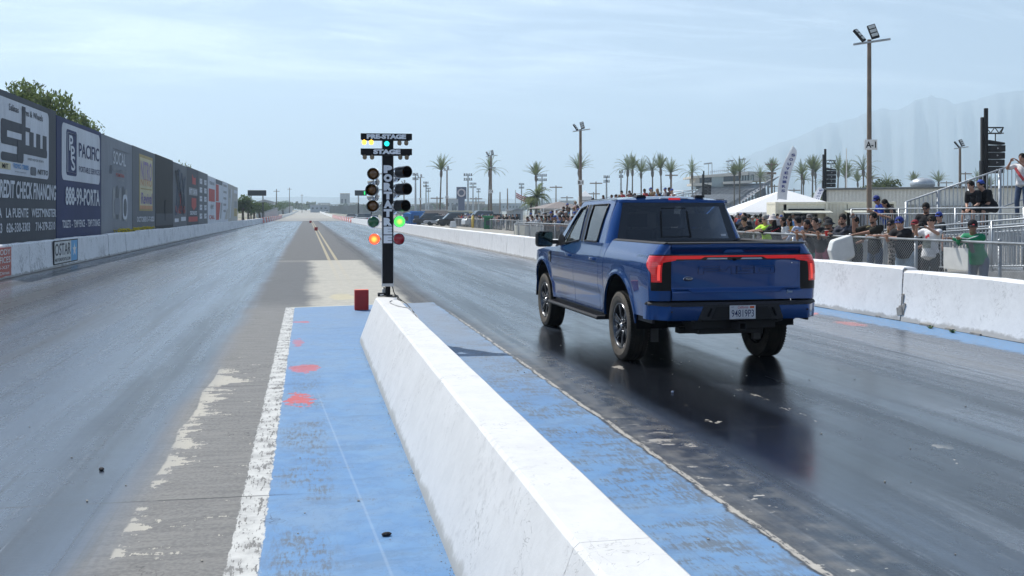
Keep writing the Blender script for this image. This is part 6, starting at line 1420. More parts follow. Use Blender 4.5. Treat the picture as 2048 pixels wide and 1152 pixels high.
# ---- spectators at the near fence, one by one
FD = 11.70; PD = 12.18; RZ0 = face_rz(-.93, -.36)
def place(px, D): return Vector((D, yD(px, D), 0))
def local(o_loc, rz, wp, sc): return (Matrix.Rotation(-rz, 3, 'Z')@(Vector(wp)-Vector(o_loc)))/sc
def spectator(px, label, shirt, D=PD, sc=1.0, rz=RZ0, leanf=True, hands=None, elb=None, z=0.0, group=None, toward=None, **kw):
    put_kw = {k: kw.pop(k) for k in ('pants', 'skin', 'hairc', 'hatc', 'shoes') if k in kw}
    loc = place(px, D); loc.z = z
    if leanf and hands is None:
        kw.setdefault('lean', 20); w = kw.pop('spread', .13); ry = loc.y-.10
        hands = (local(loc, rz, (FD-.06, ry+w*.6, 1.285), sc), local(loc, rz, (FD-.08, ry-w*.6, 1.285), sc)); kw.setdefault('elbow', (None, None))
    kw.pop('spread', None)
    p = figure(hands=hands, vox=.0165, **kw); o, kids = put(p, loc, rz, label, shirt, scale=sc, **put_kw)
    return o, kids, p
BK = (.018, .018, .021)
LK = (-.05, 1, .02)
spectator(1472, 'person in black cap half hidden behind the pickup cab at the fence', BK, D=12.5, hat='cap', look=(.2, 1, -.05))
spectator(1489, 'person with shaved head and sunglasses in black t-shirt at the fence by the cab', BK, D=12.75, sc=1.03, hair='shaved', shades=True, bulk=1.2, leanf=False, look=(.1, 1, -.1), beard=True)
spectator(1501, 'person in black t-shirt with dark hair leaning both forearms on the fence beside the cab', BK, look=(-.3, 1, -.25), lean=26, bulk=1.12, skin='light')
spectator(1537, 'person in neon yellow t-shirt and sunglasses leaning on the fence', (.52, .88, .06), look=(-.25, 1, .0), shades=True, hairc='grey', skin='light', bulk=1.08, lean=14)
o, kd, pp = spectator(1556, 'person in a wide pale bucket hat and black long sleeved top with red print', BK, look=(.55, .8, -.05), hat='bucket', hair='long', hatc=(.56, .50, .48), sleeve='long', female=True, lean=18)
mb = MB()
for q in range(5): a_ = pp['_arms'][0]; c_ = a_[0].lerp(a_[1], .15+q*.17); mb.ell(c_+Vector((-.050, .012, 0)), (.012, .028, .018), nu=7, nv=5)
mb.build('sleeve_print', fmat((.62, .03, .05)), o)
spectator(1579, 'person with long dark hair in a mustard yellow top standing behind the fence line', (.55, .33, .03), D=14.4, hair='long', female=True, leanf=False, sc=.94, look=(.1, 1, -.1), hands=((-.12, .26, 1.05), (.12, .28, 1.02)), sleeve='short')
spectator(1596, 'person in light blue long sleeved shirt and black cap seen from the side', (.46, .53, .72), D=12.7, rz=face_rz(-.5, .86), hat='cap', sleeve='long', leanf=False, sc=.97, hands=((-.16, .32, .95), (.18, .25, .95)), skin='tan', look=(.2, 1, 0), bulk=1.05, pants=(.35, .42, .6))
spectator(1618, 'person in grey cap and black t-shirt standing behind the leaning row', BK, D=14.0, hat='cap', hatc=(.16, .15, .15), leanf=False, sc=1.0, look=(-.6, .8, 0))
spectator(1629, 'person with backwards cap and thin beard leaning far over the fence, teal shorts', (.025, .025, .028), look=(-.1, 1, .05), hat='back', beard=True, lean=30, shorts=True, pants=(.03, .36, .33), sc=.97)
spectator(1645, 'person smiling with short black hair in black t-shirt, forearms crossed on the fence', BK, look=(-.25, 1, .0), bulk=1.15, lean=28, skin='light', pants=(.42, .10, .16), D=12.22)
spectator(1654, 'person with dark cap partly hidden behind the smiling one', BK, D=13.2, hat='cap', leanf=False, sc=.96)
spectator(1659, 'person with bare head in dark shirt just behind the bucket hat', (.05, .05, .055), D=13.6, leanf=False, sc=.95, hair='shaved', skin='light')
o, _, pc = spectator(1672, 'person in black bucket hat and goatee leaning on the fence behind a red cup', BK, look=(-.15, 1, -.12), hat='bucket', hatc=(.03, .032, .036), beard=True, shades=True, lean=26, bulk=1.1, sc=.97)
cp = emp('drinking_cup', 'red plastic cup held on the fence rail under the black bucket hat', 'cup', (FD-.12, yD(1663, FD), 1.24)); mb = MB(); mb.lathe([(.030, 0), (.046, .12), (.048, .122), (.043, .120), (.030, .01)], (0, 0, 0), (0, 0, 1), 16); mb.build('wall', flat((.62, .02, .025), .35), cp, smooth=True); mb = MB(); mb.lathe([(.046, .119), (.050, .122), (.046, .125)], (0, 0, 0), (0, 0, 1), 16); mb.build('lip', M_white, cp)
m = Mat('plaid_cloth'); X_, Y_, Z_ = m.xyz(); a = (X_*9).mod(1.0).band(.0, .45, .05); b_ = (Z_*9).mod(1.0).band(0, .45, .05); m.set(color=m.mix((a+b_)*.5, (.018, .020, .028), (.085, .09, .115)), rough=.9)
spectator(1697, 'person with dark beard in dark plaid jacket resting elbows on the fence', m.m, look=(-.35, 1, -.05), beard=True, sleeve='long', lean=20, bulk=1.1, sc=1.03)
for k_, (px_, D_, lab_, sh_, kw_) in enumerate([(1522, 13.0, 'person in grey t-shirt looking across behind the neon one', (.14, .14, .15), {}), (1566, 13.4, 'person in white t-shirt behind the wide pale bucket hat', (.6, .6, .6), {'hair': 'long', 'female': True}), (1606, 13.6, 'person in maroon t-shirt and cap behind the light blue shirt', (.16, .02, .03), {'hat': 'cap'}), (1637, 13.3, 'person in navy t-shirt between the two leaning ones', (.02, .03, .09), {'hat': 'cap', 'hatc': (.3, .3, .3)}), (1684, 13.1, 'person in charcoal hoodie behind the plaid jacket', (.05, .05, .055), {'sleeve': 'long'}), (1712, 12.9, 'person in olive shirt standing right of the plaid jacket', (.07, .08, .04), {}), (1830, 12.9, 'person in dark red cap between the big one and the camera', BK, {'hat': 'cap', 'hatc': (.25, .02, .03)})]):
    spectator(px_, lab_, sh_, D=D_, leanf=False, sc=.93+.02*(k_ % 3), look=(.3-.2*(k_ % 4), 1, -.05), hands=((-.12, .25, 1.05), (.14, .24, 1.02)), **kw_)
# football shirt with gold letters, phone held up
ph_w = (FD-.05, yD(1727, FD-.05), 1.62)
loc = place(1750, PD+.02)
o, kd, pj = spectator(1750, 'person in black and gold football shirt holding a phone up at shoulder height', (.028, .027, .022), D=PD+.02, sc=1.03, leanf=False, look=(-.15, 1, 0), beard=True, lean=6, hands=(local(loc, RZ0, (FD+.02, loc.y+.02, 1.29), 1.03), local(loc, RZ0, (FD+.13, loc.y-.02+.28, 1.60), 1.03)), elbow=(None, (.4, .0, -1)), pants=(.05, .085, .15))
up = pj['_up']; mb = MB(); txt(mb, 'FLEX', .20, .052, up((-.10, .152, .25)), (1, 0, 0), (0, 0, 1), .03); mb.build('chest_lettering', fmat((.62, .47, .12)), o)
mb = MB()
for sg in (-1, 1): mb.tube([up((sg*.07, .05, .505)), up((sg*.13, .06, .49)), up((sg*.19, .05, .455))], .012, 5)
mb.build('shoulder_trim', fmat((.40, .33, .14)), o)
arm = pj['_arms'][1]; wv = Matrix.Rotation(RZ0, 3, 'Z')@((arm[2]+Vector((0, .04, .075)))*1.03)+loc
t = emp('mobile_phone', 'silver mobile phone held up by the person in the football shirt', 'phone', wv, RZ0); MB().box((0, .0, .0), (.135, .009, .070)).build('case', flat((.13, .11, .11), .3, .3), t, bevel=.003); MB().box((.045, .006, .012), (.030, .004, .030)).build('camera_bump', flat((.5, .5, .5), .2), t, bevel=.002)
m = Mat('snake_print'); a = m.noise(26, 3, .6); m.set(color=m.mix(a.ss(.47, .53), (.03, .028, .028), (.42, .38, .35)), rough=.85); M_print = m.m
spectator(1791, 'person with long blond hair and black cap in a snakeskin print top', M_print, hair='long', hairc='blond', hat='cap', shades=True, female=True, sc=.95, lean=16, look=(-.2, 1, -.02), sleeve='long', skin='light', pants=M_print)
loc = place(1812, PD)
o, kd, _ = spectator(1812, 'big person in blue cap, black t-shirt and pale denim shorts leaning on the fence', BK, hat='cap', hatc=(.012, .03, .20), bulk=1.32, lean=22, look=(-.35, 1, -.22), skin='light', shorts=True, pants=(.32, .42, .52))
p6 = _['_hp']; mb = MB(); txt(mb, 'LA', .030, .034, p6(-.015, .083, .052), (1, 0, 0), (0, .15, 1), .03); mb.build('cap_badge', M_white, o)
# white t-shirt, camera at the eye
loc = place(1860, PD+.03)
o, kd, pw = spectator(1860, 'person in white t-shirt and black trousers raising a camera with both hands', (.72, .72, .73), D=PD+.03, leanf=False, hat='cap', hatc=(.03, .03, .03), shades=True, look=(-.2, 1, .12), lean=-4, bulk=1.12, sc=.99, skin='light', hands=((-.16, .36, 1.50), (.04, .38, 1.47)), elbow=((-.9, -.1, -.6), (.6, .1, -1)), pants=(.03, .03, .033))
up = pw['_up']; mb = MB(); mb.grid(lambda u, v: up((-.09+.18*u, .147+.02*math.sin(u*3.1), .13+.16*v)), 6, 3, skirt=(0, -.01, 0)); mb.build('shirt_print', flat((.34, .35, .29), .8, var=.5, scale=30), o)
mb = MB(); mb.grid(lambda u, v: up((-.05+.09*u, .140, .34+.06*v+.02*math.sin(u*6))), 5, 2); mb.build('shirt_mark', fmat((.70, .06, .08)), o)
arm = pw['_arms'][0]; wv = Matrix.Rotation(RZ0, 3, 'Z')@((arm[2]+Vector((.06, .07, .05)))*.99)+loc
t = emp('photo_camera', 'small black camera raised by the person in the white t-shirt', 'camera', wv, RZ0); MB().box((0, 0, 0), (.12, .035, .075)).build('body', M_black, t, bevel=.006); MB().lathe([(.030, 0), (.030, .04), (.024, .045), (.0005, .043)], (0, .017, 0), (0, 1, 0), 16).build('lens', M_dark, t, smooth=True)
# green track jacket
o, kd, pg = spectator(1957, 'person in green and white track jacket and black cap leaning on the fence rail', (.008, .23, .105), D=PD, look=(-.75, .75, -.25), hat='cap', sleeve='long', bulk=1.12, lean=22, sc=.97, skin='brown', pants=(.11, .15, .23), spread=.16)
up = pg['_up']; mb = MB()
for a_ in pg['_arms']:
    sg = a_[4]; off = Vector((sg*.040, -.0, .044)); off2 = Vector((sg*.030, .012, .040))
    mb.tube([a_[0]+off*.8, a_[0].lerp(a_[1], .5)+off*1.05, a_[1]+off2*1.1], .016, 6); mb.tube([a_[1]+off2*1.1, a_[2]+off2*.75], .015, 6)
mb.build('sleeve_stripes', fmat((.66, .68, .67)), o)
mb = MB(); mb.grid(lambda u, v: up((-.045+.09*u, .150-.01*abs(u-.5), .05+.36*v)), 3, 5, skirt=(0, -.01, 0)); mb.build('grey_undershirt', fmat((.16, .15, .17)), o)
mb = MB(); mb.ell(up((.13, -.13, .22)), (.10, .07, .20)); mb.build('pink_backpack', fmat((.55, .06, .14)), o, smooth=True)
hp_ = pg['_hp']; mb = MB(); mb.ell(hp_(.01, .075, .055), (.035, .012, .014)); mb.build('cap_badge', fmat((.6, .05, .06)), o)
# ---- people on the aluminium walkway and bleacher seats behind
WK = 1.00
RZ1 = face_rz(-.96, -.2)
loc = place(1762, 15.05)
o, kd, p_ = spectator(1776, 'person in blue cap and blue jersey leaning over the walkway rail', (.02, .07, .42), D=15.55, z=.66, leanf=False, hat='cap', hatc=(.015, .03, .20), female=True, lean=32, sc=.97, look=(-.4, 1, -.5), hands=((-.10, .46, 1.18), (.12, .44, 1.2)), rz=face_rz(-.9, .2), pants=(.02, .02, .025), bulk=1.1)
o, kd, p_ = spectator(1796, 'person with dark ponytail, black vest and white sleeves bent over the walkway rail', (.03, .035, .045), D=15.55, z=.64, leanf=False, hair='long', female=True, lean=40, sc=.95, look=(-.1, 1, -.7), hands=((-.10, .46, 1.10), (.12, .44, 1.12)), rz=face_rz(-.9, .1), sleeve='none')
o, kd, p_ = spectator(1852, 'person in dark sunglasses and black t-shirt standing on the ramp', BK, D=13.95, z=.28, leanf=False, shades=True, beard=True, bulk=1.15, sc=1.0, look=(-.1, 1, -.3), hands=((-.16, .28, 1.0), (.2, .25, 1.0)), rz=face_rz(-.8, -.5))
o, kd, p_ = spectator(1878, 'child in a bright blue cap and black t-shirt on the ramp', (.03, .035, .04), D=13.95, z=.30, leanf=False, hat='cap', hatc=(.02, .05, .28), sc=.86, look=(-.5, .9, -.15), rz=face_rz(-1, .1), skin='light')
def sitter(px, D, z, label, shirt, look=(-.1, 1, -.1), rz=RZ1, hands=((-.02, .42, .52), (.04, .44, .55)), lean=34, **kw):
    loc = place(px, D); loc.z = z; pk = {k: kw.pop(k) for k in ('pants', 'skin', 'hairc', 'hatc', 'shoes') if k in kw}; sc = kw.pop('sc', 1.0)
    p = figure('sit', vox=.0165, lean=lean, look=look, hands=hands, **kw); return put(p, loc, rz, label, shirt, scale=sc, **pk)
sitter(1962, 16.75, 1.32, 'person with black hair in black t-shirt and shorts sitting on the bleacher, hands on knee', BK, shorts=True, skin='light')
sitter(1982, 17.0, 1.34, 'person with blue headband cap in black t-shirt sitting beside another on the bleacher', BK, shorts=True, skin='light', hat='back', hatc=(.03, .07, .35), bulk=1.18, look=(.0, 1, -.15))
loc = place(2044, 18.2)
o, kd, p_ = spectator(2044, 'person in white and red top filming from the upper bleacher at the photo edge', (.70, .69, .69), D=18.6, z=1.62, leanf=False, rz=face_rz(-.9, -.3), hands=((-.12, .34, 1.50), (.10, .34, 1.50)), elbow=((-.8, 0, -.8), (.8, 0, -.8)), skin='tan', pants=(.05, .08, .15), look=(-.1, 1, .05))
up = p_['_up']; mb = MB(); mb.tube([up((-.12, .12, .08)), up((-.02, .150, .22)), up((.12, .12, .40))], .035, 6); mb.build('red_sash_print', fmat((.60, .08, .09)), o)
# ---- crowds farther off: a few bodies, many people
CS = [(.018, .018, .02), (.02, .02, .025), (.55, .55, .56), (.30, .30, .32), (.45, .05, .05), (.06, .10, .22), (.50, .50, .48), (.10, .10, .11), (.12, .30, .60), (.26, .20, .16), (.02, .25, .22), (.45, .25, .22)]
CN = ['black', 'black', 'white', 'grey', 'red', 'navy', 'off-white', 'charcoal', 'bright blue', 'brown', 'teal', 'pink']
protoL = [figure(vox=.034, lean=l, hands=h, look=lk_, hair=hr, hat=ht, sleeve=sl, fingers=False, female=fe, bulk=bu) for l, h, lk_, hr, ht, sl, fe, bu in (
    (22, ((-.18, .46, 1.12), (.16, .48, 1.12)), (-.3, 1, -.1), 'short', None, 'short', False, 1.1), (26, ((-.12, .46, 1.10), (.20, .46, 1.10)), (.4, 1, -.1), 'short', 'cap', 'short', False, 1.0),
    (18, ((-.2, .44, 1.12), (.10, .46, 1.12)), (.0, 1, -.05), 'long', None, 'long', True, 1.0), (4, None, (-.6, 1, -.05), 'short', None, 'short', False, 1.05), (6, ((-.05, .35, 1.35), (.1, .35, 1.35)), (-.3, 1, 0), 'short', 'cap', 'short', False, 1.0))]
protoS = [figure('sit', vox=.034, lean=l, hands=h, look=lk_, hair=hr, hat=ht, fingers=False, female=fe, bulk=bu, sleeve=sl) for l, h, lk_, hr, ht, fe, bu, sl in (
    (24, ((-.1, .40, .60), (.1, .40, .60)), (-.2, 1, -.1), 'short', None, False, 1.1, 'short'), (14, ((-.16, .34, .62), (.16, .34, .62)), (.3, 1, 0), 'short', 'cap', False, 1.0, 'short'), (30, ((-.04, .42, .70), (.08, .42, .70)), (0, 1, -.1), 'long', None, True, .95, 'long'))]
rc_ = random.Random(31); cnt = {}
def crowd(kind, loc, rz, where, gname, col=None, sc=None):
    i = rc_.randrange(len(CS)) if col is None else CN.index(col); pr = rc_.choice(protoS if kind == 'sit' else (protoL[3:] if kind == 'stand' else protoL[:3])); cnt[where] = cnt.get(where, 0)+1
    hr = rc_.choice(['black', 'black', 'brown', 'brown', 'blond' if kind == 'sit' else 'black']); hat = ' and cap' if 'hat' in pr else ''
    put(pr, loc, rz, f'person in {CN[i]} top{hat}, {nth(cnt[where])} {where}', CS[i], pants=rc_.choice([(.02, .02, .025), (.06, .09, .15), (.20, .19, .17), (.03, .03, .03)]), skin=rc_.choice(['light', 'tan', 'brown']), hairc=hr, hatc=rc_.choice([(.02, .02, .02), (.5, .5, .5), (.04, .08, .3)]), group=gname, scale=sc or rc_.uniform(.92, 1.02))
px = 1002; k = 0
G1 = 'spectators along the far crowd fence'
while px > 806:       # the far crowd fence at x = 20, gaps widen with distance
    y_ = yD(px, 20.5); crowd('lean', (20.5+rc_.uniform(0, .15), y_, 0), face_rz(-.9, -.4), 'from the right along the far crowd fence', G1); px -= rc_.uniform(2.6, 4.6)
for k in range(34):
    px = rc_.uniform(810, 990); crowd('stand', (21.3+rc_.uniform(0, 1.4), yD(px, 21.5), 0), face_rz(-.9, rc_.uniform(-.9, .6)), 'among those standing behind the far fence row', 'spectators standing behind the far fence row')
for px in (1016, 1023, 1029, 1037): crowd('lean', (20.5, yD(px, 20.5), 0), face_rz(-.9, -.4), 'in the small knot right of the yellow post', 'spectators in the small knot at the far fence', 'black' if px != 1023 else 'brown')
G2 = 'spectators at the panelled fence left of the pickup'
for k, (px, c) in enumerate([(1062, 'charcoal'), (1070, 'white'), (1080, 'white'), (1089, 'charcoal'), (1096, 'brown'), (1104, 'charcoal'), (1111, 'black'), (1118, 'brown'), (1126, 'navy'), (1134, 'black'), (1142, 'grey'), (1150, 'black'), (1160, 'red'), (1170, 'black')]):
    crowd('lean', (13.0, yD(px, 13.0), .0), face_rz(-.9, -.4), 'from the left at the panelled fence', G2, c)
for px in (1066, 1085, 1100, 1115, 1122, 1131, 1139, 1147, 1156): crowd('stand', (13.9+rc_.uniform(0, .6), yD(px, 14.0), .12), face_rz(-.9, -.3), 'behind the row at the panelled fence', 'spectators behind the panelled fence row')
# ---------------------------------------------------------------- chain link fences
M_wire = flat((.30, .32, .34), .5, .4, var=.1)
def chain_fence(x, y0, y1, h, zb, pitch, wire, post, label, zf=lambda y: 0.0, step=2.4, midrail=False, pipe=.024):
    t = emp('chain_link_fence', label, 'fence', (x, y0, 0)); L_ = y1-y0
    mb = MB(); n = int(L_/(pitch))+int(h/pitch)+2; H = h-zb
    for k in range(-int(H/pitch)-1, int(L_/pitch)+1):
        for sg in (1, -1):
            a = k*pitch; p0, p1 = [a, zb], [a+H, h]
            if sg < 0: p0, p1 = [a, h], [a+H, zb]
            t0, t1 = 0.0, 1.0
            if p0[0] < 0: t0 = -p0[0]/H
            if p1[0] > L_: t1 = (L_-p0[0])/H
            if t0 >= t1: continue
            q0 = (p0[0]+H*t0, p0[1]+(p1[1]-p0[1])*t0); q1 = (p0[0]+H*t1, p0[1]+(p1[1]-p0[1])*t1)
            mb.tube([(sg*.003, q0[0], q0[1]), (sg*.003, q1[0], q1[1])], wire, 3, caps=False)
    mb.build('wire_mesh', M_wire, t, recalc=False)
    MB().tube([(.0, 0, h), (.0, L_, h)], pipe, 8).build('top_rail', M_galv, t, smooth=True)
    if midrail: MB().tube([(.0, 0, zb), (.0, L_, zb)], pipe*.8, 8).build('bottom_rail', M_galv, t, smooth=True)
    k = 0; yy = post
    while yy < L_:
        mb = MB(); mb.tube([(.03, yy, 0), (.03, yy, h+.03)], pipe*1.35, 8); mb.ell((.03, yy, h+.04), pipe*1.5, nu=8, nv=5); mb.build('post', M_galv, t, smooth=True); yy += step
    return t
nf = chain_fence(FD, -16, 26.4, 1.24, .05, .066, .0030, (yD(1698, FD)+16) % 2.42, 'galvanised chain link fence that the near spectators lean on', step=2.42)
chain_fence(FD+.25, 27, 57, 1.24, .05, .10, .003, .5, 'galvanised chain link fence running on behind the pickup', step=2.9)
chain_fence(20.0, 88, 215, 1.08, .08, .16, .0045, .4, 'long chain link crowd fence far beyond the right wall', step=3.0, pipe=.03)
# panelled stretch of fence
t = emp('panel_fence', 'pale panelled fence stretch left of the pickup mirror', 'fence', (12.55, 52.5, 0)); mb = MB(); mc = MB()
for k in range(5):
    if k in (3, 4): mb.bb((-.02, .1+k*1.55, .12), (.02, 1.52+k*1.55, 1.02))
    else: mc.bb((-.02, .1+k*1.55, .12), (.02, 1.52+k*1.55, 1.02))
mb.build('panel', flat((.47, .47, .42), .7), t); mc.build('grey_panel', flat((.27, .29, .30), .6), t)
for k in range(6): MB().tube([(0, .05+k*1.55, 0), (0, .05+k*1.55, 1.1)], .035, 8).build('post', M_galv, t, smooth=True)
MB().tube([(0, 0, 1.1), (0, 7.85, 1.1)], .03, 8).build('top_rail', M_galv, t)
t = emp('bollard', 'yellow twin post standing in the far crowd fence', 'post', (19.8, yD(946, 19.8), 0)); MB().tube([(0, 0, 0), (0, 0, 1.5)], .13, 10).build('post', flat((.62, .45, .10), .6), t, smooth=True); MB().tube([(0, .6, 0), (0, .6, 1.35)], .10, 10).build('post', flat((.62, .45, .10), .6), t, smooth=True)
# loose concrete pieces between wall and far fence
for k, (px, D, L_, h, lab) in enumerate([(1030, 15.2, 9, .80, 'long pale concrete barrier angled in front of the panelled fence'), (901, 17.5, 1.6, .8, 'short white concrete block on the gravel before the far fence'), (840, 17.5, 1.6, .8, 'short white concrete block, the farther one on the gravel')]):
    y_ = yD(px, D); t = MB(); t.prism([(-.3, 0), (-.25, .1), (-.12, h), (.12, h), (.25, .1), (.3, 0)], (0, 0, 0), (1, 0, 0), (0, 0, 1), (0, L_, 0)); o = t.build('barrier', M_wallR, bevel=.05, cat='barrier', label=lab); o.location = (D, y_-L_*.5, 0); o.rotation_euler = (0, 0, -.25 if k == 0 else -.4)
# white speaker housing leaning between wall and fence, white plate on the fence
t = emp('horn_speaker', 'white plastic housing on a stub post behind the right wall', 'speaker housing', (10.45, yD(1680, 10.45), -.17), face_rz(-.3, -1)); t.scale = (.84, .84, 1)
mb = MB(); mb.prism([(-.26, .10), (-.20, .30), (.24, .42), (.32, -.02), (.05, -.14), (-.16, -.20)], (0, -.22, 1.08), (-1, 0, 0), (0, 0, 1), (0, .42, 0)); mb.build('housing', flat((.66, .66, .64), .4, var=.06), t, bevel=.05)
mb = MB(); mb.bb((-.05, -.27, .70), (.05, -.23, 1.15)); mb.bb((-.05, -.27, .64), (.05, .1, .70)); mb.build('yoke', flat((.6, .6, .58), .45), t, bevel=.015); MB().tube([(.0, 0, 0), (.0, 0, .92)], .06, 10).build('post', M_galv, t, smooth=True); MB().bb((.02, -.2, .80), (.2, .1, .92)).build('bracket', M_dark, t, bevel=.01)
y0 = yD(1891, FD); y1 = yD(1940, FD); MB().bb((-.012, 0, 0), (0.0, y0-y1, .40)).build('sign_board', flat((.60, .60, .58), .5, var=.05), cat='sign', label='blank white square board wired to the chain link fence', bevel=.003).location = (FD-.03, y1, .72)
# ---------------------------------------------------------------- walkway, ramp and bleacher of galvanised metal
M_al2 = flat((.40, .43, .46), .42, .55, var=.15, scale=2)
def railing(mb_post, mb_bal, p, q, h, n, pitch=.11, low=.10, bal=True):
    p, q = Vector(p), Vector(q); L_ = (q-p).length
    for f_ in (h, h-.14, low) if bal else (h, h*.55): mb_post.tube([p+Vector((0, 0, f_)), q+Vector((0, 0, f_))], .021, 6)
    for k in range(n+1): a = p.lerp(q, k/n); mb_post.tube([a, a+Vector((0, 0, h+.0))], .026, 6)
    if bal:
        m_ = int(L_/pitch)
        for k in range(m_+1): a = p.lerp(q, k/m_); mb_bal.bar(a+Vector((0, 0, low)), a+Vector((0, 0, h-.14)), .018)
WY0, WY1 = -16.0, yD(1703, 15.2); WZ = .52
t = emp('walkway', 'galvanised raised walkway with a picket railing behind the near spectators', 'walkway', (0, 0, 0)); a, b = MB(), MB()
railing(a, b, (15.2, WY0, WZ), (15.2, WY1, WZ), 1.36, 18); railing(a, b, (15.2, WY1, WZ), (16.9, WY1, WZ), 1.36, 1); a.build('handrail', M_al2, t, smooth=True); b.build('balusters', M_al2, t, recalc=False)
mb = MB(); mb.bb((15.15, WY0, WZ-.09), (17.0, WY1+.02, WZ)); mb.build('deck', flat((.33, .35, .37), .5, .4), t)
mb = MB()
for k in range(26):
    yk = WY0+.3+k*(WY1-WY0-.6)/25
    for x_ in (15.25, 16.85): mb.tube([(x_, yk, 0), (x_, yk, WZ-.09)], .03, 6)
    if k < 25: mb.bar((15.25, yk, .05), (15.25, yk+(WY1-WY0-.6)/25, WZ-.12), .025)
mb.build('legs', M_al2, t)
t = emp('ramp', 'galvanised access ramp rising towards the camera behind the fence', 'ramp', (0, 0, 0)); a, b = MB(), MB()
RA, RB = (25.2, .12), (9.0, 1.12)
def rz_(y): return RA[1]+(RA[0]-y)/(RA[0]-RB[0])*(RB[1]-RA[1])
for x_ in (13.05, 14.55): railing(a, b, (x_, RA[0], RA[1]), (x_, RB[0], RB[1]), .98, 8)
a.build('handrail', M_al2, t, smooth=True); b.build('balusters', M_al2, t, recalc=False)
mb = MB()
for z0 in (-.0,): mb.add([(13.0, RA[0], RA[1]-.16), (14.6, RA[0], RA[1]-.16), (14.6, RB[0], RB[1]-.16), (13.0, RB[0], RB[1]-.16), (13.0, RA[0], RA[1]), (14.6, RA[0], RA[1]), (14.6, RB[0], RB[1]), (13.0, RB[0], RB[1])], [(0, 3, 2, 1), (4, 5, 6, 7), (0, 1, 5, 4), (1, 2, 6, 5), (2, 3, 7, 6), (3, 0, 4, 7)])
mb.build('deck', flat((.40, .41, .42), .5, .3), t)
mb = MB()
for k in range(16):
    yk = 24+(-k)*.98
    for x_ in (13.08, 14.52): mb.tube([(x_, yk, 0), (x_, yk, rz_(yk)-.1)], .028, 6)
    mb.bar((13.08, yk, .04), (13.08, yk-.98, max(.06, rz_(yk-.98)-.18)), .022); mb.bar((13.08, yk-.98, .04), (13.08, yk, max(.06, rz_(yk)-.18)), .022)
mb.build('legs', M_al2, t)
# bleacher rows beyond the walkway
t = emp('bleacher', 'aluminium bleacher with stepped seats and a picket side rail on the right', 'bleacher', (0, 0, 0)); NR_ = 10; run, rise = .62, .235; X0, Z0_ = 16.9, 1.02
seat_ = MB(); foot = MB(); fr = MB()
for k in range(NR_):
    x_, z_ = X0+k*run, Z0_+k*rise; ye = 23.9 if k > 0 else 23.9
    ya = 22.6
    seat_.bb((x_+.30, -16.0, z_+.40), (x_+.54, ya if k < 3 else 22.2, z_+.44)); foot.bb((x_-.10, -16.0, z_-.04), (x_+.26, 22.9, z_))
    foot.bb((x_+.28, -16.0, z_), (x_+.30, 22.7, z_+.17))
for yk in np.arange(-15.8, 23.2, 1.83):
    for k in range(NR_): fr.bar((X0+k*run+.42, yk, 0 if k % 2 == 0 else Z0_+k*rise-.4), (X0+k*run+.42, yk, Z0_+k*rise+.40), .05)
    fr.bar((X0, yk, Z0_-.06), (X0+NR_*run, yk, Z0_+NR_*rise-.06), .07); fr.bar((X0, yk, .1), (X0+NR_*run, yk, 1.6), .04); fr.bar((X0, yk, .05), (X0+NR_*run, yk, .05), .05)
seat_.build('seat_planks', flat((.46, .49, .52), .4, .4), t); foot.build('foot_planks', flat((.36, .38, .40), .45, .4), t); fr.build('frame', M_al2, t)
a, b = MB(), MB(); pA, pB = (15.7, 24.0, .98), (X0+NR_*run+.4, 24.0, 2.80)
zt = lambda x: 2.07+(x-15.75)*.315
for (xa, xb) in ((15.72, 23.3),):
    a.tube([(xa, 24, zt(xa)), (xb, 24, zt(xb))], .024, 6); a.tube([(xa, 24, zt(xa)-1.05), (xb, 24, zt(xb)-1.05)], .024, 6)
    for k in range(9): x_ = xa+(xb-xa)*k/8; a.tube([(x_, 24, 0), (x_, 24, zt(x_))], .045, 6)
    for k in range(60): x_ = xa+(xb-xa)*k/59; b.bar((x_, 24, zt(x_)-1.05), (x_, 24, zt(x_)), .02)
a.build('side_rail', M_al2, t, smooth=True); b.build('pickets', M_al2, t, recalc=False)
a, b = MB(), MB()      # aisle rails between seat blocks
for yk, x1_, x2_ in ((20.6, 16.7, 18.6), (17.5, 16.7, 18.9), (16.4, 16.7, 19.5)):
    a.tube([(x1_, yk, 1.05+.95), (x2_, yk, 1.05+.95+(x2_-x1_)*.38)], .02, 6)
    for q in (0, .5, 1): x_ = x1_+(x2_-x1_)*q; a.tube([(x_, yk, 1.0+(x_-x1_)*.38), (x_, yk, 2.0+(x_-x1_)*.38)], .02, 6)
a.build('aisle_rail', M_al2, t, smooth=True)
# ---------------------------------------------------------------- corrugated shed behind
PA, PB = at(1651, 427, 88), at(2110, 427, 78.5); PA.z = PB.z = 0; ang = math.atan2(PB.y-PA.y, PB.x-PA.x); L_ = (PB-PA).length
t = emp('metal_shed', 'long beige corrugated metal shed behind the walkway', 'shed', PA, ang); H = at(1651, 380, 88).z
mb = MB(); n = int(L_/.30)
for k in range(n): mb.bb((k*.30, -.05, 0), (k*.30+.17, 0.0, H)); mb.bb((k*.30+.17, -.0, 0), (k*.30+.30, .04, H))
mb.bb((0, .04, 0), (L_, 14, H)); mb.build('wall', flat((.74, .73, .67), .6, var=.06), t)
MB().bb((-.3, -.35, H), (L_+.2, 14.3, H+.16)).build('roof', flat((.14, .15, .15), .6), t, bevel=.03)
for x_ in (4.4, 12.2):
    mb = MB(); mb.bb((x_-.25, -.45, H-1.15), (x_+.25, -.06, H-.6)); wl_ = mb.build('wall_lamp', flat((.30, .31, .30), .5), t, bevel=.05); MB().tube([(x_+.1, -.2, H-1.6), (x_+.1, -.2, H-1.15)], .05, 8).build('bracket', M_galv, wl_)
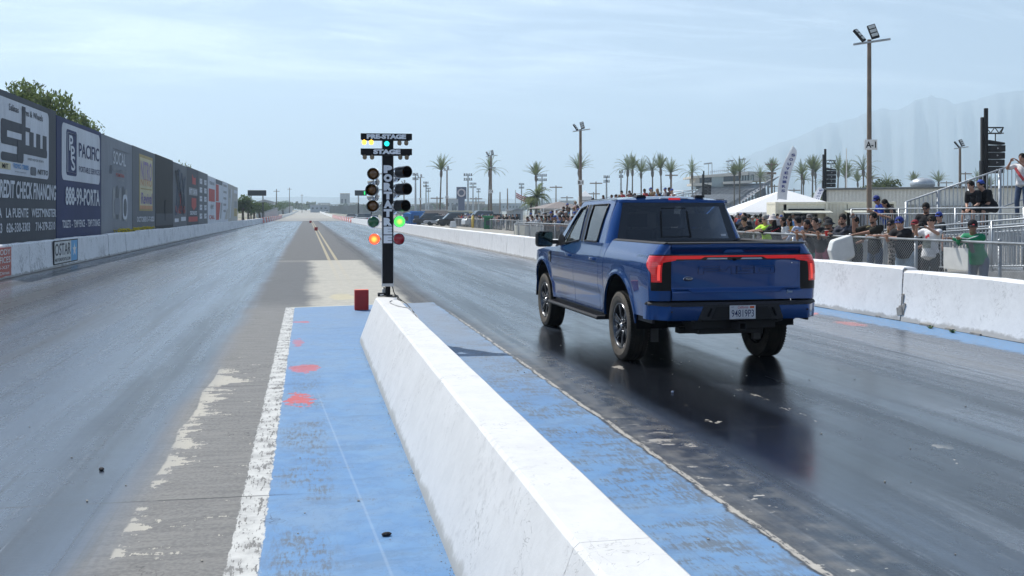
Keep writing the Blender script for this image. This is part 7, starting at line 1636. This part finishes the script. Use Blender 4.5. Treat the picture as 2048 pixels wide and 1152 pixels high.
mb = MB(); mb.bb((8.0, -.25, 0), (12.5, -.07, 2.25)); mb.build('double_door', flat((.25, .27, .28), .5, .3), t); MB().bb((7.8, -.6, 2.25), (12.8, -.06, 2.4)).build('canopy', flat((.3, .3, .28), .5), t)
mb = MB(); mb.bb((6.9, -.10, .6), (7.6, -.06, 2.5)); mb.build('notice_panel', flat((.35, .35, .30), .5), t)
mb = MB(); mb.ell((7, 6, H+.55), (1.1, 1.1, .6)); mb.build('roof_dome', flat((.42, .45, .48), .4, .4), t, smooth=True)
mb = MB(); mb.ell((17, 6, H+.75), (1.3, 1.3, .9)); mb.build('roof_dome', flat((.45, .48, .5), .4, .4), t, smooth=True)
# ---------------------------------------------------------------- shipping container stalls
M_cont = flat((.80, .76, .62), .55, var=.06); M_in = flat((.05, .045, .04), .8)
def container(pxa, pxb, Z, ytop, label, win, rot=0.0):
    A = at(pxa, 427, Z); B = at(pxb, 427, Z); H = at(pxa, ytop, Z).z; A.z = 0; L_ = (B-A).length; t = emp('container_stall', label, 'container', A, -PSI+rot)
    mb = MB(); w0, w1 = win[0]*L_, win[1]*L_; D_ = 2.4; zs, zt_ = .9, H-.55
    n = int(L_/.22)
    for k in range(n):
        x_ = k*.22
        if x_ > w1 or x_+.22 < w0: mb.bb((x_+.0, -.03, .12), (x_+.12, 0, H-.14)); mb.bb((x_+.12, .0, .12), (x_+.22, .03, H-.14))
    mb.bb((w0, 0, .12), (w1, .03, zs)); mb.bb((w0, 0, zt_), (w1, .03, H-.14)); mb.bb((0, D_-.03, 0), (L_, D_, H-.05)); mb.bb((0, .03, 0), (.03, D_, H-.05)); mb.bb((L_-.03, .03, 0), (L_, D_, H-.05)); mb.build('wall', M_cont, t)
    mb = MB(); mb.bb((-.02, -.05, H-.14), (L_+.02, D_, H)); mb.bb((-.02, -.05, 0), (L_+.02, D_, .12)); 
    for x_ in (0, L_): mb.bb((x_-.08, -.06, 0), (x_+.08, .10, H+.01))
    mb.build('frame', M_cont, t, bevel=.01)
    MB().bb((.04, .04, .13), (L_-.04, D_-.04, .16)).build('inner_floor', M_in, t); MB().bb((.04, D_-.1, .16), (L_-.04, D_-.06, H-.16)).build('inner_backdrop', M_in, t)
    mb = MB(); mb.bb((w0+.1, -.06, zt_+.02), (w1-.05, -.04, zt_+.12)); mb.build('louvre_slot', M_gap, t)
    mb = MB(); mb.add([(w0-.25, .0, zt_-.02), (w1+.25, .0, zt_-.02), (w1-.1, -1.9, zt_-.16), (w0-.6, -1.9, zt_-.16), (w0-.25, .0, zt_+.03), (w1+.25, .0, zt_+.03), (w1-.1, -1.9, zt_-.11), (w0-.6, -1.9, zt_-.11)], [(0, 1, 2, 3), (7, 6, 5, 4), (0, 4, 5, 1), (1, 5, 6, 2), (2, 6, 7, 3), (3, 7, 4, 0)]); mb.build('awning_flap', flat((.52, .52, .44), .5), t)
    mb = MB(); mb.bb((w0, -.3, zs-.04), (w1, .1, zs)); mb.build('counter', M_galv, t); return t
container(1553, 1636, 62, 404, 'cream shipping container stall with an open dark serving hatch beside the tent', (.20, .97)); container(1637.5, 1779, 62.3, 403.5, 'longer cream shipping container stall behind the beige pole', (.38, .93))
# ---------------------------------------------------------------- white tent
Zt = 72.0; P0 = at(1569, 379, Zt); t = emp('marquee_tent', 'white peaked marquee tent with a scalloped edge beside the container', 'tent', (P0.x, P0.y, 0), -PSI); hw = 100*Zt/FOC*1.0; hz_t = P0.z; he = at(1450, 428, Zt).z+.12; W2 = hw*1.16; 
M_tent = flat((.80, .80, .80), .6, var=.02)
mb = MB(); N = 12
for (sx0, sy0, sx1, sy1) in ((-1, -1, 1, -1), (1, -1, 1, 1), (1, 1, -1, 1), (-1, 1, -1, -1)):
    def rf_(u, v, a=(sx0, sy0), b=(sx1, sy1)):
        ex = (a[0]+(b[0]-a[0])*u)*W2; ey = (a[1]+(b[1]-a[1])*u)*W2*.75; k = v**1.08; return (ex*(1-k), ey*(1-k), he+(hz_t-he)*v)
    mb.grid(rf_, N, N)
mb.build('canopy', M_tent, t, smooth=True, angle=20)
mb = MB()
for (ax_, ay_, bx_, by_) in ((-1, -1, 1, -1), (1, -1, 1, 1), (-1, 1, -1, -1)):
    m_ = 40
    for k in range(m_):
        a = Vector(((ax_+(bx_-ax_)*k/m_)*W2, (ay_+(by_-ay_)*k/m_)*W2*.75, he)); b = Vector(((ax_+(bx_-ax_)*(k+1)/m_)*W2, (ay_+(by_-ay_)*(k+1)/m_)*W2*.75, he)); mb.add([a, b, b-Vector((0, 0, .16)), (a+b)/2-Vector((0, 0, .24)), a-Vector((0, 0, .16))], [(0, 1, 2, 3, 4)])
mb.build('valance', M_tent, t)
for k in range(6):
    for sy_ in (-1, 1): MB().tube([(-W2+.1+k*(2*W2-.2)/5, sy_*W2*.74, 0), (-W2+.1+k*(2*W2-.2)/5, sy_*W2*.74, he)], .05, 6).build('pole', M_galv, t)
p = at(1170, 384, 100)
t = emp('peaked_tent', 'small white striped peaked tent behind the far bleacher crowd', 'tent', (p.x, p.y, 0), -PSI); z1 = at(1173, 381, 100).z; z2 = at(1173, 393, 100).z
mb = MB(); w = .62
for a, b in (((-w, -w), (w, -w)), ((w, -w), (w, w)), ((w, w), (-w, w)), ((-w, w), (-w, -w))): mb.grid(lambda u, v, a=a, b=b: ((a[0]+(b[0]-a[0])*u)*(1-v)*1.0, (a[1]+(b[1]-a[1])*u)*(1-v), z2+(z1-z2)*v), 4, 4); mb.add([(a[0], a[1], z2-1.2), (b[0], b[1], z2-1.2), (b[0], b[1], z2), (a[0], a[1], z2)], [(0, 1, 2, 3)])
mb.build('canopy', M_tent, t)
for a in (-w, w):
    for b in (-w, w): MB().tube([(a, b, 0), (a, b, z2)], .03, 6).build('pole', M_galv, t)
t = emp('awning_tent', 'dusty brown peaked canopy behind the panelled fence crowd', 'tent', (*at(1118, 427, 92).xy, 0), -PSI+.3); z1 = at(1128, 403, 92).z; z2 = at(1100, 417, 92).z
mb = MB(); w = 2.3
for a, b in (((-w, -w), (w, -w)), ((w, -w), (w, w)), ((w, w), (-w, w)), ((-w, w), (-w, -w))): mb.add([(*a, z2), (*b, z2), (0, 0, z1)], [(0, 1, 2)])
mb.build('canopy', flat((.22, .19, .18), .8), t)
for a in (-w, w):
    for b in (-w, w): MB().tube([(a, b, 0), (a, b, z2)], .04, 6).build('pole', M_white, t)
# ---------------------------------------------------------------- feather banners
def banner(pxb, yb_, pxt, yt, Z, word, label, wpx=18, full=True):
    b = at(pxb, yb_, Z); tp_ = at(pxt, yt, Z); s_ = Z/FOC; t = emp('feather_banner', label, 'banner', (b.x, b.y, b.z), -PSI); H = tp_.z-b.z; dx = (pxt-pxb)*s_; w = wpx*s_
    def sp(v): return dx*(v**2.2), H*v
    mb = MB(); mb.tube([(sp(v/12)[0]-.02, 0, sp(v/12)[1]) for v in range(13)], .025, 6); mb.build('pole', M_white, t)
    def fn(u, v):
        vv = .02+.97*v; x_, z_ = sp(vv); ww = w*(1 if v < .72 else math.sqrt(max(0, 1-((v-.72)/.285)**2))); return (x_+u*ww, -.02+.10*math.sin(u*2.5+v*5), z_-u*.10*w)
    mb = MB(); mb.grid(fn, 6, 24); mb.build('sail', flat((.82, .83, .88), .7, var=.03), t, smooth=True)
    mb = MB()
    for k, ch in enumerate(word):
        v = .84-.085*k if full else .75-.2*k; x_, z_ = sp(.02+.97*v); hh = .062*H if full else .14*H; txt(mb, ch, w*.42 if full else w*.5, hh*.82, (x_+w*.26, -.16, z_-hh*.5), (1, 0, 0), (0, 0, 1), .04)
    mb.build('lettering', flat((.07, .09, .26), .7, var=0), t); return t
banner(1556, 400, 1587, 292, 61, 'SOUVENIRS', 'tall white feather banner with SOUVENIRS in blue letters leaning above the tent'); banner(1627, 402, 1640, 374, 75, 'FOOD', 'small white feather banner with blue letters left of the second speaker tower', 13, False)
# ---------------------------------------------------------------- line array speaker towers
def tower(px, ytop, Z, s_, label, side=1, rz=0.0, na=4):
    b = at(px, ytop, Z); H = b.z; t = emp('speaker_tower', label, 'speaker tower', (b.x, b.y, 0), -PSI+rz)
    mb = MB(); mb.bb((-.16, -.12, 0), (.16, .16, H*.62)); mb.build('mast_base', M_black, t, bevel=.02); MB().bb((-.02, -.20, .4), (.16, -.05, H-.05)).build('mast_section', M_black, t, bevel=.02); MB().bb((-.12, -.08, H*.5), (.08, .12, H*.93)).build('mast_rail', M_dark, t, bevel=.02)
    mb = MB(); z_ = H-1.05*s_
    for dz in (0, -.30*s_): mb.bar((0, -.1, z_+dz), (1.0*s_*side, -.1, z_+dz-.0), .05); mb.bar((.3*side, .15, z_+dz), (1.0*s_*side, .15, z_+dz), .05)
    for k in range(4): mb.bar(((.1+k*.22*s_)*side, -.1, z_-(.30*s_)*(k % 2)), ((.1+(k+1)*.22*s_)*side, -.1, z_-(.30*s_)*((k+1) % 2)), .035)
    mb.bar((.98*s_*side, -.1, z_), (.98*s_*side, .15, z_-.28*s_), .05); mb.tube([(.62*s_*side, 0, z_-.3*s_), (.62*s_*side, 0, z_-.72*s_)], .03, 6); mb.build('lifting_arm', M_black, t)
    mb = MB(); mb.prism([(0, 0), (.82*s_, -.14*s_), (.82*s_, -.24*s_), (0, -.2*s_)], (.18*s_*side, -.25, z_-.66*s_), (side, 0, 0), (0, 0, 1), (0, .5, 0)); mb.build('flying_frame', M_black, t)
    for k in range(na):
        zc = z_-(1.10+.37*k)*s_; x0 = (.16-.02*k)*s_*side; bx = MB(); bx.prism([(0, -.17*s_), (0, .16*s_), (.84*s_, .16*s_), (.84*s_, -.17*s_)], (x0, -.32, zc), (side, 0, 0), (0, 0, 1), (0, .6, 0)); bx = bx.build('loudspeaker', M_black, t, bevel=.02)
        mb = MB(); mb.bb((x0+.08*side, -.335, zc-.13*s_), (x0+.76*s_*side, -.322, zc+.12*s_)); mb.build('grille', flat((.022, .022, .025), .5), bx)
        mb = MB(); mb.prism([(-.05, -.05), (-.05, .05), (.05, 0)], (x0+.44*s_*side, -.350, zc), (1, 0, 0), (0, 0, 1), (0, .01, 0)); mb.build('logo', flat((.30, .30, .32), .4, var=0), bx)
    mb = MB()
    for q in (.3, .7): mb.tube([(q*s_*side, -.0, z_-2.5*s_), (q*s_*side+.1, 0, z_-3.3*s_), (q*s_*side-.2, 0, 1)], .012, 4)
    mb.build('cable', M_dark, t)
    mb = MB()
    for ax_, ay_ in ((-1, -1), (1, -1), (-1, 1), (1, 1)): mb.bar((0, 0, .3), (ax_*1.1, ay_*1.1, .05), .08)
    mb.build('outriggers', M_black, t); return t
tower(1967, 215, 52, 1.0, 'tall black speaker tower with four stacked cabinets over the right bleacher'); tower(1648, 297, 88, 1.0, 'black speaker tower behind the container stalls, between palms'); tower(1406, 341, 132, 1.05, 'distant black speaker tower seen just over the pickup roof', na=3)
# ---------------------------------------------------------------- far bleacher with crowd
t = emp('bleacher', 'aluminium bleacher full of spectators above the pickup bonnet', 'bleacher', (0, 0, 0)); YA, YB = 50.0, 63.5; X0 = 14.6; run, rise = .62, .17; seat_, foot, fr = MB(), MB(), MB()
for k in range(9):
    x_, z_ = X0+k*run, .55+k*rise; seat_.bb((x_+.30, YA, z_+.40), (x_+.54, YB, z_+.44)); foot.bb((x_-.10, YA, z_-.04), (x_+.26, YB, z_))
for yk in np.arange(YA+.1, YB, 1.9):
    for k in range(9): fr.bar((X0+k*run+.42, yk, 0), (X0+k*run+.42, yk, .6+k*rise+.4), .05)
    fr.bar((X0, yk, .55), (X0+9*run, yk, .55+9*rise), .07)
seat_.build('seat_planks', flat((.46, .49, .52), .4, .4), t); foot.build('foot_planks', flat((.36, .38, .40), .45, .4), t); fr.build('frame', M_al2, t)
a, b = MB(), MB(); xb = X0+9*run+.1; zt_ = .62+9*rise
railing(a, b, (xb, YA, zt_-.2), (xb, YB, zt_-.2), 1.05, 7, .35); railing(a, b, (X0, YB, .62), (xb, YB, zt_-.2), 1.05, 4, .35); railing(a, b, (X0+4.3, YA, 1.7), (xb, YA, zt_-.2), 1.05, 2, .2); a.build('guard_rail', M_al2, t, smooth=True); b.build('pickets', M_al2, t, recalc=False)
t = emp('walkway', 'galvanised walkway rail crossing in front of the crowded bleacher', 'walkway', (0, 0, 0)); a, b = MB(), MB(); railing(a, b, (14.2, 46, .55), (14.2, 64, .55), 1.1, 8, .35); railing(a, b, (15.2, 66, .3), (22, 66, .3), 1.2, 4, .4); a.build('handrail', M_al2, t, smooth=True); b.build('balusters', M_al2, t, recalc=False); MB().bb((14.1, 46, .45), (14.6, 64, .55)).build('deck', M_al2, t)
for k, px in enumerate((1112, 1146)):
    y_ = yD(px, 13.6); o = MB().bar((13.6, y_, .1), (13.9, y_+1.5, 1.9), .09).build('brace_pole', M_white, cat='pole', label=f'slanting white brace pole in front of the crowd, {"left" if k == 0 else "right"} one')
MB().bb((0, 0, 0), (.04, 3.6, .62)).build('blue_banner', flat((.10, .24, .52), .6), cat='banner', label='plain blue banner hung on the back rail of the crowded bleacher').location = (xb+.08, yD(1271, xb), zt_-.03)
G3 = 'spectators seated on the far bleacher'
for k in range(9):
    x_, z_ = X0+k*run, .55+k*rise; yy = YA+.4+rc_.uniform(0, .6)
    while yy < YB-.3:
        if rc_.random() < (.62 if k in (0, 1, 2, 3, 4, 5) else .40):
            redz = k >= 6 and 56 < yy < 60
            crowd('sit', (x_+.36, yy, z_), face_rz(-1, -.25), f'in row {["one", "two", "three", "four", "five", "six", "seven", "eight", "nine"][k]} of the far bleacher', G3, 'red' if redz and rc_.random() < .7 else None)
        yy += rc_.uniform(.62, .95)
# ---------------------------------------------------------------- vehicles, booths and sheds across the pits
def car(px, Z, rz, col, label, kind='car'):
    p = at(px, 427, Z); t = emp('parked_car', label, 'car', (p.x, p.y, zprof(p.y)), rz, 'cars parked across the pits'); H = {'car': 1.45, 'suv': 1.8, 'van': 2.1}[kind]; L_ = 4.6; w = .9; hb_ = .55*H
    mt = flat(col, .3, .2, var=.05, coat=.6); mb = MB()
    mb.prism([(-L_/2, .32), (-L_/2, hb_*.92), (-L_/2+.2, hb_), (L_/2-.3, hb_*.95), (L_/2, hb_*.78), (L_/2, .32)], (-w, 0, 0), (0, 1, 0), (0, 0, 1), (2*w, 0, 0)); mb.build('body', mt, t, bevel=.08)
    mb = MB(); mb.prism([(-L_/2+.35, hb_), (-L_/2+.8, H-.04), (L_*.12, H-.02), (L_*.30, hb_)], (-w*.86, 0, 0), (0, 1, 0), (0, 0, 1), (2*w*.86, 0, 0)); mb.build('windows', M_win, t, bevel=.05)
    MB().bb((-w*.82, -L_/2+.75, H-.06), (w*.82, L_*.12, H)).build('roof', mt, t, bevel=.02)
    for sx in (-1, 1):
        for sy in (-1, 1): mb = MB(); mb.lathe([(.0005, 0), (.22, 0), (.33, .02), (.34, .1), (.34, .2)], (sx*(w+.01), sy*1.4, .34), (-sx, 0, 0), 14); mb.build('wheel', M_dark, t, smooth=True)
        MB().bb((sx*.55-.18, -L_/2-.02, hb_*.7), (sx*.55+.18, -L_/2+.02, hb_*.88)).build('tail_lamp', M_red, t)
cs = [(652, 620, .3, (.6, .6, .6), 'white car parked by the far end of the long bleacher frame', 'van'), (727, 200, .5, (.55, .57, .6), 'silver car behind the posts of the digit scoreboard', 'suv'), (745, 215, .2, (.5, .5, .52), 'grey car right of the silver one behind the start lights', 'car'),
      (702, 300, 1.2, (.6, .6, .6), 'white car low beside the far red and white blocks', 'car'), (856, 150, 1.5, (.02, .02, .025), 'black car behind the far fence crowd, first from the left', 'suv'), (880, 145, 1.3, (.4, .42, .45), 'grey car behind the far fence crowd', 'car'), (905, 140, 1.6, (.02, .02, .02), 'black car with tailgate side on behind the far fence crowd', 'suv'),
      (926, 150, 1.4, (.35, .06, .06), 'red car behind the far fence crowd', 'car'), (960, 130, 1.7, (.6, .62, .64), 'white van behind the far fence by the yellow post', 'van'), (983, 150, 1.2, (.62, .62, .62), 'white car under the pole signed C-1', 'suv'), (936, 170, 1.9, (.05, .06, .08), 'dark blue car farther back behind the fence crowd', 'suv')]
for a in cs: car(*a)
def booth(px0, px1, y0_, Z, col, roofc, label, name='booth', gable=False, stripes=False):
    A, B = at(px0, y0_, Z), at(px1, y0_, Z); H = A.z; L_ = (B-A).length; t = emp(name, label, name.replace('_', ' '), (A.x, A.y, 0), -PSI); MB().bb((0, 0, 0), (L_, 3, H)).build('wall', flat(col, .7), t, bevel=.02)
    if gable: MB().prism([(-.2, H), (L_+.2, H), (L_/2, H+L_*.22)], (0, -.2, 0), (1, 0, 0), (0, 0, 1), (0, 3.4, 0)).build('roof', flat(roofc, .7), t)
    else: MB().bb((-.2, -.3, H), (L_+.2, 3.2, H+.22)).build('roof', flat(roofc, .7), t, bevel=.03)
    mb = MB(); n = max(1, int(L_/2.2))
    for k in range(n): mb.bb((L_*(k+.25)/n, -.03, H*.35), (L_*(k+.75)/n, 0, H*.75))
    mb.build('windows', M_win, t)
booth(845, 893, 422, 170, (.42, .36, .33), (.5, .47, .44), 'long dusty pink trailer behind the crowd between two poles', 'trailer'); booth(822, 844, 425, 160, (.04, .20, .52), (.05, .24, .6), 'bright blue box trailer behind the far crowd', 'trailer'); booth(806, 820, 428, 158, (.04, .18, .45), (.06, .28, .66), 'bright blue canopy tent just right of the start lights', 'canopy_tent', gable=True)
booth(888, 940, 423.5, 185, (.20, .25, .30), (.62, .60, .52), 'low building with dark windows under a cream roof', 'building'); booth(940, 957, 426, 180, (.35, .30, .14), (.50, .42, .22), 'tan shed with ochre roof beyond the fence crowd', 'shed')
booth(1026, 1046, 420.5, 150, (.36, .40, .44), (.25, .28, .31), 'grey gabled shed left of the feather palms', 'shed', gable=True); booth(1013, 1026, 422, 152, (.55, .56, .56), (.6, .6, .6), 'white box shed beside the grey gabled one', 'shed'); booth(1072, 1084, 414, 160, (.55, .56, .56), (.5, .5, .5), 'small pale hut right of the feather palms', 'hut')
booth(965, 982, 433, 128, (.60, .62, .62), (.62, .64, .64), 'white kiosk behind the far fence beside the green one', 'kiosk'); booth(968, 984, 435.5, 112, (.02, .17, .07), (.03, .22, .09), 'green box stall just above the far fence rail', 'stall')
booth(1085, 1130, 421.5, 120, (.30, .28, .26), (.33, .31, .30), 'low brown grey building behind the panelled fence crowd', 'building')
# ribbed barrier of plastic behind the far fence and crowd under the tent
G4 = 'people standing under and around the marquee tent'
for k in range(34):
    px = rc_.uniform(1462, 1640); crowd('stand', (*at(px, 427, rc_.uniform(46, 68)).xy, 0), rc_.uniform(0, 6.28), 'among people around the marquee tent', G4)
